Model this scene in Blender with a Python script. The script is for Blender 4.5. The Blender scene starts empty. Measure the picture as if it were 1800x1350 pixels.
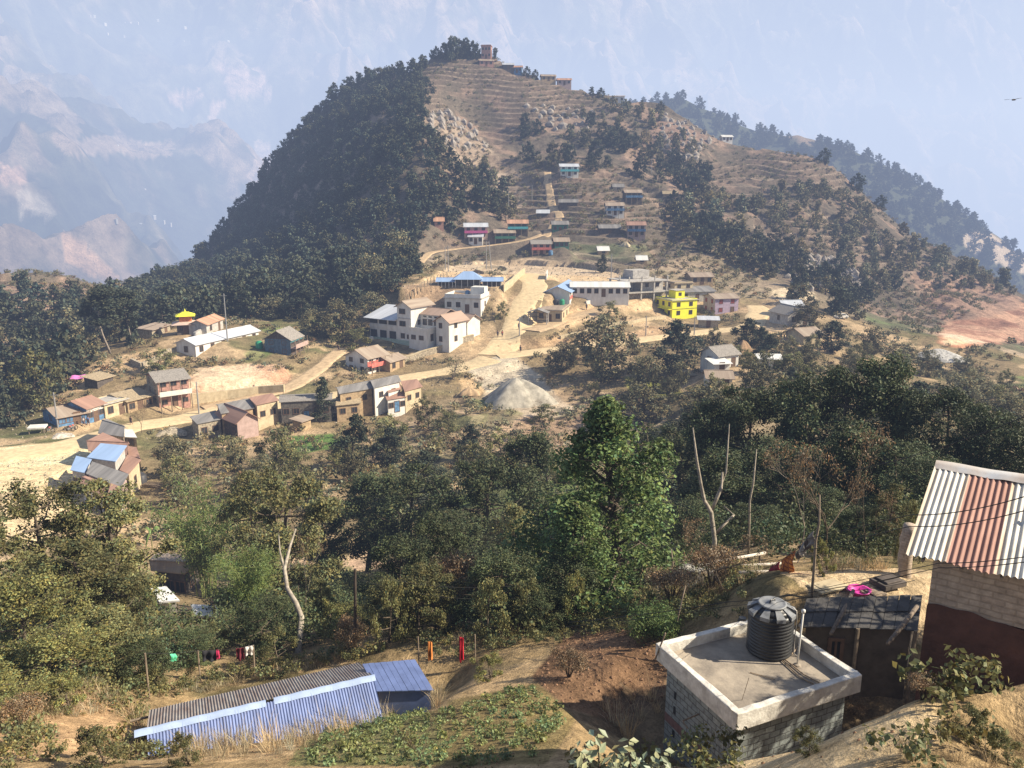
import bpy, math, random
import numpy as np
from mathutils import Vector, Matrix, noise as mnoise
R = math.radians
scene = bpy.context.scene
C = scene.collection
RNG = np.random.default_rng(7)
random.seed(7)

# ---------------------------------------------------------------- camera geometry (camera stands at the world origin)
F = 1410.0
PITCH = R(13)
cP, sP = math.cos(PITCH), math.sin(PITCH)

def ray(px, py):
    u = (px - 900.0) / F; v = (675.0 - py) / F
    return u, cP + v * sP, -sP + v * cP

def at(px, py, Y):
    u, y, z = ray(px, py)
    return Vector((u / y * Y, Y, z / y * Y))

def proj(X, Y, Z):
    d = Y * cP - Z * sP
    d = np.where(np.abs(d) < 1e-6, 1e-6, d)
    return 900 + F * X / d, 675 - F * (Y * sP + Z * cP) / d

# ---------------------------------------------------------------- vectorised value noise
def _hash(ix, iy, seed):
    n = (ix.astype(np.int64) * 374761393 + iy.astype(np.int64) * 668265263 + seed * 144665) & 0x7fffffff
    n = ((n ^ (n >> 13)) * 1274126177) & 0x7fffffff
    return ((n ^ (n >> 16)) & 0xffff) / 65535.0

def vnoise(x, y, seed=0):
    x0 = np.floor(x); y0 = np.floor(y); fx = x - x0; fy = y - y0
    fx = fx * fx * (3 - 2 * fx); fy = fy * fy * (3 - 2 * fy)
    a = _hash(x0, y0, seed); b = _hash(x0 + 1, y0, seed); c = _hash(x0, y0 + 1, seed); d = _hash(x0 + 1, y0 + 1, seed)
    return (a * (1 - fx) + b * fx) * (1 - fy) + (c * (1 - fx) + d * fx) * fy

def fbm(x, y, oct=4, seed=0):
    s = 0; a = 1; t = 0
    for k in range(oct):
        s = s + a * vnoise(x * 2 ** k + 13.7 * k, y * 2 ** k - 7.1 * k, seed + k); t += a; a *= .5
    return s / t * 2 - 1

def ridged(x, y, oct=5, seed=0):
    s = 0; a = 1; t = 0
    for k in range(oct):
        s = s + a * (1 - np.abs(2 * vnoise(x * 2 ** k + 3.1 * k, y * 2 ** k + 5.7 * k, seed + k) - 1)); t += a; a *= .5
    return s / t

# ---------------------------------------------------------------- mesh helpers
def mesh_np(name, verts, faces, mats, fmat=None, smooth=False, col=None, uv=None):
    """faces: (n,4) or (n,3) numpy array"""
    verts = np.asarray(verts, np.float32); faces = np.asarray(faces, np.int32)
    me = bpy.data.meshes.new(name)
    n, k = faces.shape
    me.vertices.add(len(verts)); me.vertices.foreach_set('co', verts.ravel())
    me.loops.add(n * k); me.loops.foreach_set('vertex_index', faces.ravel())
    me.polygons.add(n); me.polygons.foreach_set('loop_start', np.arange(0, n * k, k, dtype=np.int32))
    me.polygons.foreach_set('loop_total', np.full(n, k, np.int32))
    if fmat is not None: me.polygons.foreach_set('material_index', np.asarray(fmat, np.int32))
    me.polygons.foreach_set('use_smooth', np.full(n, smooth))
    if col is not None:
        ca = me.color_attributes.new('tint', 'FLOAT_COLOR', 'POINT')
        c4 = np.ones((len(verts), 4), np.float32); c4[:, :3] = col
        ca.data.foreach_set('color', c4.ravel())
    for m in mats: me.materials.append(m)
    me.update(calc_edges=True); me.validate()
    return me

class MB:
    """collects simple shapes into one mesh"""
    def __init__(s): s.v = []; s.f = []; s.m = []; s.uv = []
    def add(s, vs, fs, mi=0):
        o = len(s.v); s.v += [tuple(v) for v in vs]
        for f in fs: s.f.append([i + o for i in f]); s.m.append(mi)
    def box(s, x0, x1, y0, y1, z0, z1, mi=0):
        vs = [(x0,y0,z0),(x1,y0,z0),(x1,y1,z0),(x0,y1,z0),(x0,y0,z1),(x1,y0,z1),(x1,y1,z1),(x0,y1,z1)]
        s.add(vs, [(0,3,2,1),(4,5,6,7),(0,1,5,4),(1,2,6,5),(2,3,7,6),(3,0,4,7)], mi)
    def hexa(s, lo, hi, mi=0):
        s.add(list(lo) + list(hi), [(0,3,2,1),(4,5,6,7),(0,1,5,4),(1,2,6,5),(2,3,7,6),(3,0,4,7)], mi)
    def slab(s, quad, th, mi=0):
        """quad: 4 top points, thickness downwards"""
        q = [Vector(p) for p in quad]; lo = [p - Vector((0, 0, th)) for p in q]
        s.hexa(lo, q, mi)
    def tube(s, pts, rad, sides=8, mi=0, cap=True):
        pts = [Vector(p) for p in pts]
        if not hasattr(rad, '__len__'): rad = [rad] * len(pts)
        o = len(s.v); up = Vector((0.13, 0.21, .97))
        for i, p in enumerate(pts):
            d = (pts[min(i + 1, len(pts) - 1)] - pts[max(i - 1, 0)]); 
            if d.length < 1e-9: d = Vector((0, 0, 1))
            d.normalize(); a = d.cross(up)
            if a.length < .05: a = d.cross(Vector((1, 0, 0)))
            a.normalize(); b = d.cross(a)
            for k in range(sides):
                t = 2 * math.pi * k / sides
                q = p + (a * math.cos(t) + b * math.sin(t)) * rad[i]; s.v.append(tuple(q))
        for i in range(len(pts) - 1):
            for k in range(sides):
                k2 = (k + 1) % sides
                s.f.append([o + i * sides + k, o + i * sides + k2, o + (i + 1) * sides + k2, o + (i + 1) * sides + k]); s.m.append(mi)
        if cap:
            s.f.append([o + k for k in range(sides)][::-1]); s.m.append(mi)
            e = o + (len(pts) - 1) * sides; s.f.append([e + k for k in range(sides)]); s.m.append(mi)
    def lathe(s, prof, seg=24, c=(0, 0, 0), mi=0):
        o = len(s.v)
        for r, z in prof:
            for k in range(seg):
                t = 2 * math.pi * k / seg; s.v.append((c[0] + r * math.cos(t), c[1] + r * math.sin(t), c[2] + z))
        for i in range(len(prof) - 1):
            for k in range(seg):
                k2 = (k + 1) % seg
                s.f.append([o + i * seg + k, o + i * seg + k2, o + (i + 1) * seg + k2, o + (i + 1) * seg + k]); s.m.append(mi)
        if prof[0][0] > 1e-4: s.f.append([o + k for k in range(seg)][::-1]); s.m.append(mi)
        e = o + (len(prof) - 1) * seg
        if prof[-1][0] > 1e-4: s.f.append([e + k for k in range(seg)]); s.m.append(mi)
    def sheet(s, fn, nu, nv, mi=0):
        """grid surface fn(u,v)->point"""
        o = len(s.v)
        for j in range(nv + 1):
            for i in range(nu + 1): s.v.append(tuple(fn(i / nu, j / nv)))
        for j in range(nv):
            for i in range(nu):
                a = o + j * (nu + 1) + i
                m = mi(i / nu, j / nv) if callable(mi) else mi
                s.f.append([a, a + 1, a + nu + 2, a + nu + 1]); s.m.append(m)
    def build(s, name, mats, parent=None, smooth=False, loc=None, rotz=None):
        me = bpy.data.meshes.new(name); me.from_pydata(s.v, [], s.f)
        if not isinstance(mats, (list, tuple)): mats = [mats]
        for m in mats: me.materials.append(m)
        me.polygons.foreach_set('material_index', s.m)
        if smooth: me.polygons.foreach_set('use_smooth', [True] * len(s.f))
        me.update()
        # box-mapped UVs in metres
        uv = me.uv_layers.new(name='UVMap')
        for p in me.polygons:
            n = p.normal
            if abs(n.z) > .75: ax = (0, 1, None)
            for li in p.loop_indices:
                c = me.vertices[me.loops[li].vertex_index].co
                if abs(n.z) > .75: q = (c.x, c.y)
                elif abs(n.x) > abs(n.y): q = (c.y, c.z)
                else: q = (c.x, c.z)
                uv.data[li].uv = q
        o = bpy.data.objects.new(name, me); C.objects.link(o)
        if parent: o.parent = parent
        if loc is not None: o.location = loc
        if rotz is not None: o.rotation_euler.z = rotz
        return o

def empty(name, loc, rz=0):
    o = bpy.data.objects.new(name, None); C.objects.link(o)
    o.location = loc; o.rotation_euler.z = rz; o.empty_display_size = .3
    return o

def tag(o, label, cat, group=None, kind=None):
    if label: o['label'] = label
    if cat: o['category'] = cat
    if group: o['group'] = group
    if kind: o['kind'] = kind
    return o

def struct(o, label=None, kind='structure'):
    o['kind'] = kind
    if label: o['label'] = label
    return o

# ---------------------------------------------------------------- materials
MATS = {}
def mat(name, col, rough=.85, var=.25, scale=3.0, bump=.0, bscale=20., spec=.3, col2=None, metal=0., stretch=None, detail=6, attr=False, coord='Object'):
    if name in MATS: return MATS[name]
    m = bpy.data.materials.new(name); m.use_nodes = True; nt = m.node_tree; N = nt.nodes; L = nt.links
    b = N['Principled BSDF']; b.inputs['Roughness'].default_value = rough; b.inputs['Metallic'].default_value = metal
    b.inputs['Specular IOR Level'].default_value = spec
    tc = N.new('ShaderNodeTexCoord'); src = tc.outputs[coord]
    if stretch:
        mp = N.new('ShaderNodeMapping'); mp.inputs['Scale'].default_value = stretch; L.new(src, mp.inputs[0]); src = mp.outputs[0]
    n = N.new('ShaderNodeTexNoise'); n.inputs['Scale'].default_value = scale; n.inputs['Detail'].default_value = detail; n.inputs['Roughness'].default_value = .65
    L.new(src, n.inputs['Vector'])
    rmp = N.new('ShaderNodeValToRGB')
    c2 = col2 if col2 is not None else [max(0, c * (1 - var)) for c in col]
    c1 = col if col2 is not None else [c * (1 + var * .6) for c in col]
    rmp.color_ramp.elements[0].position = .36; rmp.color_ramp.elements[1].position = .64
    rmp.color_ramp.elements[0].color = (*c2, 1); rmp.color_ramp.elements[1].color = (*c1, 1)
    L.new(n.outputs[0], rmp.inputs[0])
    out = rmp.outputs[0]
    if attr:
        at_ = N.new('ShaderNodeAttribute'); at_.attribute_name = 'tint'
        mx = N.new('ShaderNodeMix'); mx.data_type = 'RGBA'; mx.blend_type = 'MULTIPLY'; mx.inputs[0].default_value = 1
        L.new(out, mx.inputs[6]); L.new(at_.outputs[0], mx.inputs[7]); out = mx.outputs[2]
    L.new(out, b.inputs['Base Color'])
    if bump:
        n2 = N.new('ShaderNodeTexNoise'); n2.inputs['Scale'].default_value = bscale; n2.inputs['Detail'].default_value = 5
        L.new(src, n2.inputs['Vector'])
        bp = N.new('ShaderNodeBump'); bp.inputs['Strength'].default_value = bump; bp.inputs['Distance'].default_value = .05
        L.new(n2.outputs[0], bp.inputs['Height']); L.new(bp.outputs[0], b.inputs['Normal'])
    MATS[name] = m
    return m

def leafmat(name, col, trans=.25, rough=.5, spec=.35, hue=.25):
    m = bpy.data.materials.new(name); m.use_nodes = True; nt = m.node_tree; N = nt.nodes; L = nt.links
    b = N['Principled BSDF']; b.inputs['Roughness'].default_value = rough; b.inputs['Specular IOR Level'].default_value = spec
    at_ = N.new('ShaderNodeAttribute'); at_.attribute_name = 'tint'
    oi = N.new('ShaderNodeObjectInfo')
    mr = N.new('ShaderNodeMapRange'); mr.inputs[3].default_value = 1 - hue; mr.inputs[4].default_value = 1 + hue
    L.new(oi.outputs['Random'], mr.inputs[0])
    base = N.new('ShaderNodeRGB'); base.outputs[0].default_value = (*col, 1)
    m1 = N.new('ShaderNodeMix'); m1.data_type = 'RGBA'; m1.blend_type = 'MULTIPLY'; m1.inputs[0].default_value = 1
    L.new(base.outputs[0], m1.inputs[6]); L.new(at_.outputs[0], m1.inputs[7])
    m2 = N.new('ShaderNodeVectorMath'); m2.operation = 'SCALE'
    L.new(m1.outputs[2], m2.inputs[0]); L.new(mr.outputs[0], m2.inputs['Scale'])
    # blotches of drier leaves over the crown
    tc = N.new('ShaderNodeTexCoord'); ns = N.new('ShaderNodeTexNoise'); ns.inputs['Scale'].default_value = .9; ns.inputs['Detail'].default_value = 3
    L.new(tc.outputs['Object'], ns.inputs['Vector'])
    rp = N.new('ShaderNodeMapRange'); rp.inputs[1].default_value = .45; rp.inputs[2].default_value = .75; rp.inputs[4].default_value = .45
    L.new(ns.outputs[0], rp.inputs[0])
    m3 = N.new('ShaderNodeMix'); m3.data_type = 'RGBA'; L.new(rp.outputs[0], m3.inputs[0]); L.new(m2.outputs[0], m3.inputs[6])
    m3.inputs[7].default_value = (col[0] * 1.5, col[1] * 1.15, col[2] * 1.0, 1)
    L.new(m3.outputs[2], b.inputs['Base Color'])
    tr = N.new('ShaderNodeBsdfTranslucent'); L.new(m3.outputs[2], tr.inputs[0])
    mix = N.new('ShaderNodeMixShader'); mix.inputs[0].default_value = trans
    L.new(b.outputs[0], mix.inputs[1]); L.new(tr.outputs[0], mix.inputs[2]); L.new(mix.outputs[0], N['Material Output'].inputs[0])
    MATS[name] = m
    return m
# ---------------------------------------------------------------- terrain control points (image x, image y, depth)
SKY = [(-700,520,240),(-250,505,250),(0,497,262),(120,503,275),(200,520,290),(262,515,330),(330,478,392),(400,405,428),(450,345,448),(480,300,462),
       (520,245,476),(560,197,486),(600,160,490),(640,138,486),(700,131,468),(735,128,455),(752,100,470),(800,88,478),(860,98,474),(905,118,470),
       (950,133,468),(1000,152,466),(1050,167,465),(1130,186,470),(1180,198,468),(1225,222,463),(1262,246,458),(1330,262,452),(1400,272,445),
       (1465,292,436),(1500,325,428),(1545,362,420),(1600,415,408),(1660,450,395),(1720,478,385),(1800,520,370),(1950,580,340),(2300,640,300)]
CP = list(SKY) + [
 # spine and lit face of the hill
 (738,150,428),(742,200,375),(750,250,336),(765,300,322),(785,350,312),(750,400,285),(740,440,266),(700,470,262),
 (620,230,414),(600,330,358),(560,430,316),(500,400,378),(440,450,375),(420,520,250),(560,520,226),(640,480,248),(350,540,262),
 (820,120,463),(830,160,448),(830,200,432),(850,240,418),(850,300,380),(860,350,345),(880,395,312),
 (950,200,436),(1000,240,428),(1000,275,398),(1000,305,368),(1000,340,345),(1000,370,328),(1000,400,306),(1000,440,278),
 (1120,240,430),(1120,300,392),(1120,350,345),(1120,410,302),(1120,450,270),(1250,300,420),(1250,360,370),(1250,430,310),(1250,490,262),
 (1400,320,410),(1400,400,350),(1430,470,305),(1430,520,250),(1550,430,370),(1550,500,315),(1550,560,255),(1650,520,325),(1700,550,290),
 (1640,560,272),(1800,560,320),(1700,590,232),(1790,600,240),(1660,604,212),(1950,640,230),
 # road below the hill houses, plateau with the sports ground
 (830,425,290),(890,425,288),(770,440,282),(740,462,270),
 (720,500,216),(800,480,246),(800,500,214),(800,462,276),(900,462,277),(1000,464,275),(1090,475,262),(900,500,214),(1000,490,230),(720,530,205),(760,540,205),
 (935,487,232),(950,520,214),(1050,516,222),(1060,545,212),(980,560,207),(1100,520,228),(1150,520,230),(1190,556,222),(1270,553,224),(1320,540,230),
 # around the white building and the junction
 (640,590,196),(700,598,190),(780,595,190),(850,560,200),(820,600,186),(912,560,199),(870,622,180),(940,612,184),(1050,602,190),(1200,588,198),(1300,580,205),(1320,560,212),
 (1400,570,205),(1480,590,196),(1420,600,186),(1540,610,200),(1640,622,206),
 # left spur
 (600,612,184),(560,650,166),(470,620,172),(400,612,170),(320,600,174),(250,620,166),(160,640,160),(150,672,150),(60,620,190),(0,560,225),(-100,620,200),(60,680,158),(0,720,142),
 (420,642,164),(340,640,164),(480,645,163),(420,690,147),(510,690,153),(340,690,146),
 (690,665,163),(600,690,152),(520,700,150),(440,715,145),(340,738,139),(240,745,134),(150,752,128),(60,790,116),(0,800,114),(160,800,113),(-150,800,112),
 (430,760,135),(530,745,138),(650,740,140),(720,700,152),
 (480,790,122),(620,790,122),(300,800,118),(260,870,98),(200,850,102),(400,850,98),(640,850,100),(540,820,110),
 # gravel spill and middle slope
 (880,645,172),(930,680,158),(980,715,147),(840,700,150),(860,740,134),(940,770,124),(760,740,138),(1040,700,150),(1100,740,138),(780,800,112),(900,810,106),
 (1010,640,172),(1160,640,168),(1200,680,152),(1260,650,150),(1270,690,137),(1150,700,144),(1350,650,150),(1100,800,104),(1330,700,122),
 (1450,660,150),(1560,680,150),(1700,660,185),(1790,655,185),(1790,690,160),(1950,700,160),(1650,720,130),(1500,740,104),(1700,780,92),(1850,760,110),
 # wooded slope between the village and the near ledge
 (100,900,80),(0,1000,52),(270,960,78),(300,1010,70),(350,1060,60),(560,960,78),(600,1000,71),(650,990,73),(600,1040,58),(450,1080,45),(700,1080,42),
 (-300,1000,50),(150,1080,36),(300,1130,31),(500,1150,29),
 (750,960,72),(900,950,68),(1050,950,60),(1200,900,62),(1300,900,60),(1450,880,58),(1600,880,56),(1750,870,56),(1950,850,60),
 (850,1050,42),(1000,1060,34),(1120,1030,31),(1200,1000,29),(1300,985,28),(1350,960,32),(1450,980,29),(1550,980,28),(1700,960,28),
 # near ledge
 (-200,1180,24),(0,1180,24),(100,1230,21),(40,1290,17.5),(150,1300,17),(200,1240,21.5),(-200,1340,14),
 (260,1190,25.5),(400,1195,26.5),(500,1170,27),(620,1140,27.5),(700,1130,26.5),(780,1150,25),(850,1160,23.5),
 (700,1262,18.6),(500,1322,15.6),(300,1345,14.4),(800,1220,19.5),(900,1190,21),(1000,1130,24),(1080,1110,24.5),(1080,1170,20.3),(950,1230,18),
 (700,1330,14.2),(850,1300,15),(950,1280,15.6),(1010,1290,14.4),(1100,1070,27),(1150,1110,23),
 (1050,1345,12.4),(1160,1345,11.6),(1260,1345,9.8),(1310,1338,9.4),
 (1400,1325,8.8),(1500,1292,8.2),(1560,1262,8.1),(1620,1228,8.0),(1720,1212,7.8),(1800,1200,7.9),(1920,1190,7.6),(1500,1345,8.4),(1650,1300,8.4),(1780,1320,7.2),(1900,1300,7),
]
# absolute points (X, Y, Z): yards round the near houses, bank foot, ground behind and below the camera
AP = [(3.6,17.6,-13.6),(4.6,15.4,-12.7),(3.2,19.5,-13.5),(5,20,-13.2),(8.6,17,-13.2),(7,19.4,-13.2),(8.5,15,-13.1),(10,16.5,-13.1),(7,14.2,-12.9),
      (5.6,12.0,-10.4),(6.6,12.8,-11.4),(4,12.2,-10.9),(2.8,13,-11.6),(9.0,11.3,-9.2),(5.6,9.9,-7.5),(7.5,9.6,-6.9),(9.5,9.4,-6.6),
      (7.6,20.6,-10.95),(9,20.6,-10.9),(10.6,20.6,-10.9),(9,22.5,-11),(11,22.5,-11),(7.2,22.5,-11.5),(7,24.5,-12.9),(12.5,22,-11),(12,17,-11.5),(14,15,-10.5),
      (11,19.2,-12.6),(9,18.2,-13.1),
      (-9,21.2,-15.9),(-6.5,22.3,-15.9),(-4,23.4,-15.9),(-2,23.5,-15.6),(-9.8,17.3,-13.55),(-8,17.9,-13.75),(-6.2,18.6,-13.95),(-4.4,19.3,-14.15),(-2.6,20.2,-14.35),
      (0,6,-7.0),(-6,8,-9),(6,5,-5),(12,6,-5),(-14,8,-10),(0,3,-3.6),(-4,3,-4.2),(4,3,-3.2),(0,1.5,-1.75),(-1.5,1.6,-1.9),(1.5,1.5,-1.7),(20,10,-6),(-20,14,-13)]
def _pts():
    A = []
    for px, py, Y in CP:
        p = at(px, py, Y); A.append((p.x, p.y, p.z))
    A += AP
    A = np.array(A); r = np.hypot(A[:, 0], A[:, 1]); az = np.arctan2(A[:, 0], A[:, 1])
    return az, np.log(r), A[:, 2] / r
_az, _lr, _s = _pts()
AZK = 1.6
def _phi(d): return np.sqrt(d * d + .0004)
_K = _phi(np.hypot((_az[:, None] - _az[None]) * AZK, _lr[:, None] - _lr[None]))
_n = len(_az)
_P = np.stack([np.ones(_n), _az, _lr], 1)
_A = np.zeros((_n + 3, _n + 3)); _A[:_n, :_n] = _K - np.eye(_n) * .004; _A[:_n, _n:] = _P; _A[_n:, :_n] = _P.T
_w = np.linalg.solve(_A, np.concatenate([_s, np.zeros(3)]))
def sfun(az, lr):
    sh = az.shape; a = az.ravel(); l = lr.ravel(); out = np.empty(len(a))
    for i in range(0, len(a), 40000):
        d = _phi(np.hypot((a[i:i+40000, None] - _az[None]) * AZK, l[i:i+40000, None] - _lr[None]))
        out[i:i+40000] = d @ _w[:_n] + _w[_n] + a[i:i+40000] * _w[_n+1] + l[i:i+40000] * _w[_n+2]
    return out.reshape(sh)

NA, NR = 840, 1440
AZ0, AZ1 = R(-52), R(52); LR0, LR1 = math.log(1.6), math.log(1000.)
_kr = np.log([1.6, 12, 30, 120, 240, 490, 1000]); _kn = np.cumsum([0, 70, 190, 260, 230, 640, 49]) / 1439.
def W_(lr): return np.interp(lr, _kr, _kn)
azg = np.linspace(AZ0, AZ1, NA); lrg = np.interp(np.linspace(0, 1, NR), _kn, _kr)
# coarse evaluation, then bilinear up
ca = np.linspace(AZ0, AZ1, 216); cl = np.linspace(LR0, LR1, 300)
CA, CL = np.meshgrid(ca, cl)
Sc = sfun(CA, CL)
def bil(G, a, l, a0, a1, l0, l1):
    nr, na = G.shape
    x = np.clip((a - a0) / (a1 - a0) * (na - 1), 0, na - 1.0001); y = np.clip((l - l0) / (l1 - l0) * (nr - 1), 0, nr - 1.0001)
    i = x.astype(int); j = y.astype(int); fx = x - i; fy = y - j
    return (G[j, i] * (1 - fx) + G[j, i + 1] * fx) * (1 - fy) + (G[j + 1, i] * (1 - fx) + G[j + 1, i + 1] * fx) * fy
AZG, LRG = np.meshgrid(azg, lrg); RG = np.exp(LRG)
SG = bil(Sc, AZG, LRG, AZ0, AZ1, LR0, LR1)
XG = RG * np.sin(AZG); YG = RG * np.cos(AZG)
ZG = SG * RG
# skyline: behind it the hill falls away
_sk = np.array([tuple(at(*p)) for p in SKY]); _ska = np.arctan2(_sk[:, 0], _sk[:, 1]); _skr = np.hypot(_sk[:, 0], _sk[:, 1])
_o = np.argsort(_ska); _ska, _skr, _skz = _ska[_o], _skr[_o], _sk[_o, 2]
rs = np.interp(azg, _ska, _skr)[None, :]
def _gs(a, k):
    kk = np.exp(-np.linspace(-2, 2, 2 * k + 1) ** 2); kk /= kk.sum()
    return np.convolve(np.pad(a, k, mode='edge'), kk, 'valid')
rs = _gs(rs[0], 6)[None, :]
jr = np.clip((W_(np.log(rs)) * (NR - 1)).astype(int), 0, NR - 2)[0]
zs = ZG[jr, np.arange(NA)][None, :]
behind = RG > rs
dd = np.clip(RG - rs, 0, None)
ZG = np.where(behind, np.maximum(zs - dd * dd * .012 / (1 + dd * .02) - 0.0 * dd, -420 + 0 * zs), ZG)
# roughness
amp = np.clip((RG - 22) / 60, 0, 1)
hillm = np.clip((RG - 250) / 80, 0, 1)
ZSM = ZG + amp * fbm(XG / 40, YG / 40, 2, 3) * 2.5
ZG = ZG + amp * (fbm(XG / 22, YG / 22, 4, 3) * 1.0) + hillm * ((ridged(XG / 60 + .4 * YG / 60, YG / 90, 5, 9) - .55) * 11 + fbm(XG / 9, YG / 9, 3, 5) * 1.4) * np.where(behind, 1, np.clip((rs - RG) / 25, .15, 1))
ZG = ZG + np.clip((RG - 6) / 12, 0, 1) * fbm(XG / 2.2, YG / 2.2, 4, 21) * .13
PX, PY = proj(XG, YG, ZG)

def inpoly(px, py, poly):
    px = np.asarray(px); inside = np.zeros(px.shape, bool); n = len(poly); j = n - 1
    for i in range(n):
        xi, yi = poly[i]; xj, yj = poly[j]
        if yi != yj:
            c = ((yi > py) != (yj > py)) & (px < (xj - xi) * (py - yi) / (yj - yi) + xi)
            inside ^= c
        j = i
    return inside

def ground(px, py, rmin=3.0):
    """first point of the terrain that the eye meets along this direction"""
    u, y, z = ray(px, py); az = math.atan2(u, y); s0 = z / math.hypot(u, y)
    k = (az - AZ0) / (AZ1 - AZ0) * (NA - 1); k = min(max(k, 0), NA - 1.001); i = int(k); f = k - i
    col = (ZG[:, i] * (1 - f) + ZG[:, i + 1] * f) / np.exp(lrg)
    ok = np.where((col >= s0) & (lrg > math.log(rmin)))[0]
    if len(ok) == 0:
        j = int(np.argmax(np.where(lrg > 4.6, col, -9))); r = math.exp(lrg[j])
    else:
        j = ok[0]
        if j > 0 and col[j] != col[j - 1]:
            t = (s0 - col[j - 1]) / (col[j] - col[j - 1]); t = min(max(t, 0), 1); r = math.exp(lrg[j - 1] + t * (lrg[j] - lrg[j - 1]))
        else: r = math.exp(lrg[j])
    X, Y = r * math.sin(az), r * math.cos(az)
    return Vector((X, Y, float(H(X, Y))))

def H(x, y):
    x = np.asarray(x, float); y = np.asarray(y, float)
    return bil(ZG, np.arctan2(x, y), W_(np.log(np.maximum(np.hypot(x, y), 1.7))), AZ0, AZ1, 0., 1.)

# level ground under the sports field, the school yard and the plaza
def level(poly, rmin, rmax, slope=0.0, soft=.85):
    global ZG, PX, PY
    m = inpoly(PX, PY, poly) & (RG > rmin) & (RG < rmax)
    if m.sum() < 5: return
    A_ = np.stack([XG[m], YG[m], np.ones(m.sum())], 1); c, *_ = np.linalg.lstsq(A_, ZG[m], rcond=None)
    ZG[m] = ZG[m] * (1 - soft) + soft * (c[0] * XG[m] + c[1] * YG[m] + c[2])
PLAY = [(790,470),(850,459),(940,458),(1020,462),(1085,472),(1096,492),(1096,520),(1010,498),(960,492),(925,482),(880,478),(855,490),(905,480),(900,500),(870,512),(790,505),(700,532),(705,505),(760,485)]
level(PLAY, 200, 300)
PLAZA = [(-100,770),(60,755),(150,752),(200,760),(190,790),(120,830),(60,860),(-100,870)]
level(PLAZA, 90, 135)

# roads: carved into the slope
ROADS = {
 'steep_road': ([(868,628),(885,600),(905,580),(917,560),(925,535),(932,515),(940,500),(938,488),(925,481)], 4.3),
 'main_road': ([(868,628),(840,640),(790,655),(740,660),(695,668),(650,684),(600,694),(550,702),(500,709),(440,716),(390,726),(340,738),(290,745),(240,748),(190,762),(150,775),(90,790),(20,800),(-60,805)], 3.8),
 'lower_road': ([(868,628),(905,622),(950,618),(1000,612),(1050,606),(1100,600),(1150,594),(1200,589),(1250,583),(1300,580),(1330,566),(1335,548),(1325,536)], 3.4),
 'side_road': ([(612,606),(592,622),(570,640),(548,655),(525,672),(505,688),(470,697),(430,702),(380,712),(345,722)], 2.2),
 'hill_road': ([(735,466),(742,452),(760,444),(800,438),(850,433),(900,428),(930,422),(955,412),(962,400),(975,388),(985,376),(975,360),(968,345),(966,325),(962,300)], 1.9),
 'yard_track': ([(930,585),(960,572),(990,560),(1020,553),(1050,548),(1100,530),(1120,520)], 3.0),
 'ridge_track': ([(1335,575),(1370,582),(1410,588),(1440,590)], 2.0),
}
road_pts = {}
for nm, (pl, hw) in ROADS.items():
    P3 = [ground(px, py, 60) for px, py in pl]
    # smooth and resample
    A_ = np.array([tuple(p) for p in P3]); d = np.concatenate([[0], np.cumsum(np.hypot(*np.diff(A_[:, :2], axis=0).T))])
    t = np.arange(0, d[-1], .5); Q = np.stack([np.interp(t, d, A_[:, k]) for k in range(3)], 1)
    for k in range(3): Q[:, k] = _gs(Q[:, k], 12 if k < 2 else 34)
    road_pts[nm] = (Q, hw)
    lo = Q[:, :2].min(0) - 14; hi = Q[:, :2].max(0) + 14
    m = (XG > lo[0]) & (XG < hi[0]) & (YG > lo[1]) & (YG < hi[1])
    idx = np.where(m.ravel())[0]; x = XG.ravel()[idx]; y = YG.ravel()[idx]
    best = np.full(len(idx), 1e9); zr = np.zeros(len(idx))
    for i in range(0, len(Q)):
        D = np.hypot(x - Q[i, 0], y - Q[i, 1]); b = D < best; best[b] = D[b]; zr[b] = Q[i, 2]
    w = np.clip(1 - (best - hw - .8) / 2.6, 0, 1); w = w * w * (3 - 2 * w)
    z = ZG.ravel(); z[idx] = z[idx] * (1 - w) + zr * w; ZG = z.reshape(ZG.shape)

# farmed terraces: stepped ground
def steps(poly, rmin, rmax, h, ramp=.25, wob=1.5):
    global ZG
    pxn = PX + 6 * fbm(XG / 14, YG / 14, 2, 55); pyn = PY + 4 * fbm(XG / 11, YG / 11, 2, 57)
    m = inpoly(pxn, pyn, poly) & (RG > rmin) & (RG < rmax)
    global _mf
    mf = m.astype(np.float32)
    for _ in range(6): mf = (mf + np.roll(mf, 3, 0) + np.roll(mf, -3, 0) + np.roll(mf, 2, 1) + np.roll(mf, -2, 1)) / 5
    kk = np.clip(mf * 1.4 - .2, 0, 1) * .85 if rmin > 200 else mf * 0
    ZG = ZG * (1 - kk) + ZSM * kk
    zz = ZG[m] + wob * fbm(XG[m] / 30, YG[m] / 30, 2, 77); q = zz / h; fl = np.floor(q); fr = q - fl
    st = fl + np.where(fr < 1 - ramp, fr * .12, .12 * (1 - ramp) + (fr - (1 - ramp)) / ramp * (1 - .12 * (1 - ramp)))
    new = ZG[m] + (st - q) * h
    ZG[m] = new
    ris = np.zeros(ZG.shape, np.float32); ris[m] = np.where(fr > 1 - ramp, 1.0, np.where(fr < .2, .6, .35)); return ris
TERR_SUMMIT = [(728,135),(750,100),(800,92),(900,108),(990,138),(1060,168),(1000,200),(930,215),(915,255),(850,250),(800,218),(735,205)]
TERR_RIGHT = [(1255,258),(1330,262),(1480,290),(1480,330),(1400,345),(1330,350),(1270,335),(1230,300)]
TERR_MID = [(880,315),(1060,300),(1200,350),(1190,420),(1150,470),(1020,450),(930,395),(870,360)]
TERR_LOW = [(740,690),(1090,690),(1230,740),(1200,830),(900,850),(640,820),(600,780),(640,760)]
TERR_RS = [(1560,420),(1680,470),(1640,520),(1500,500),(1350,440),(1320,380),(1450,370)]
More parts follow.
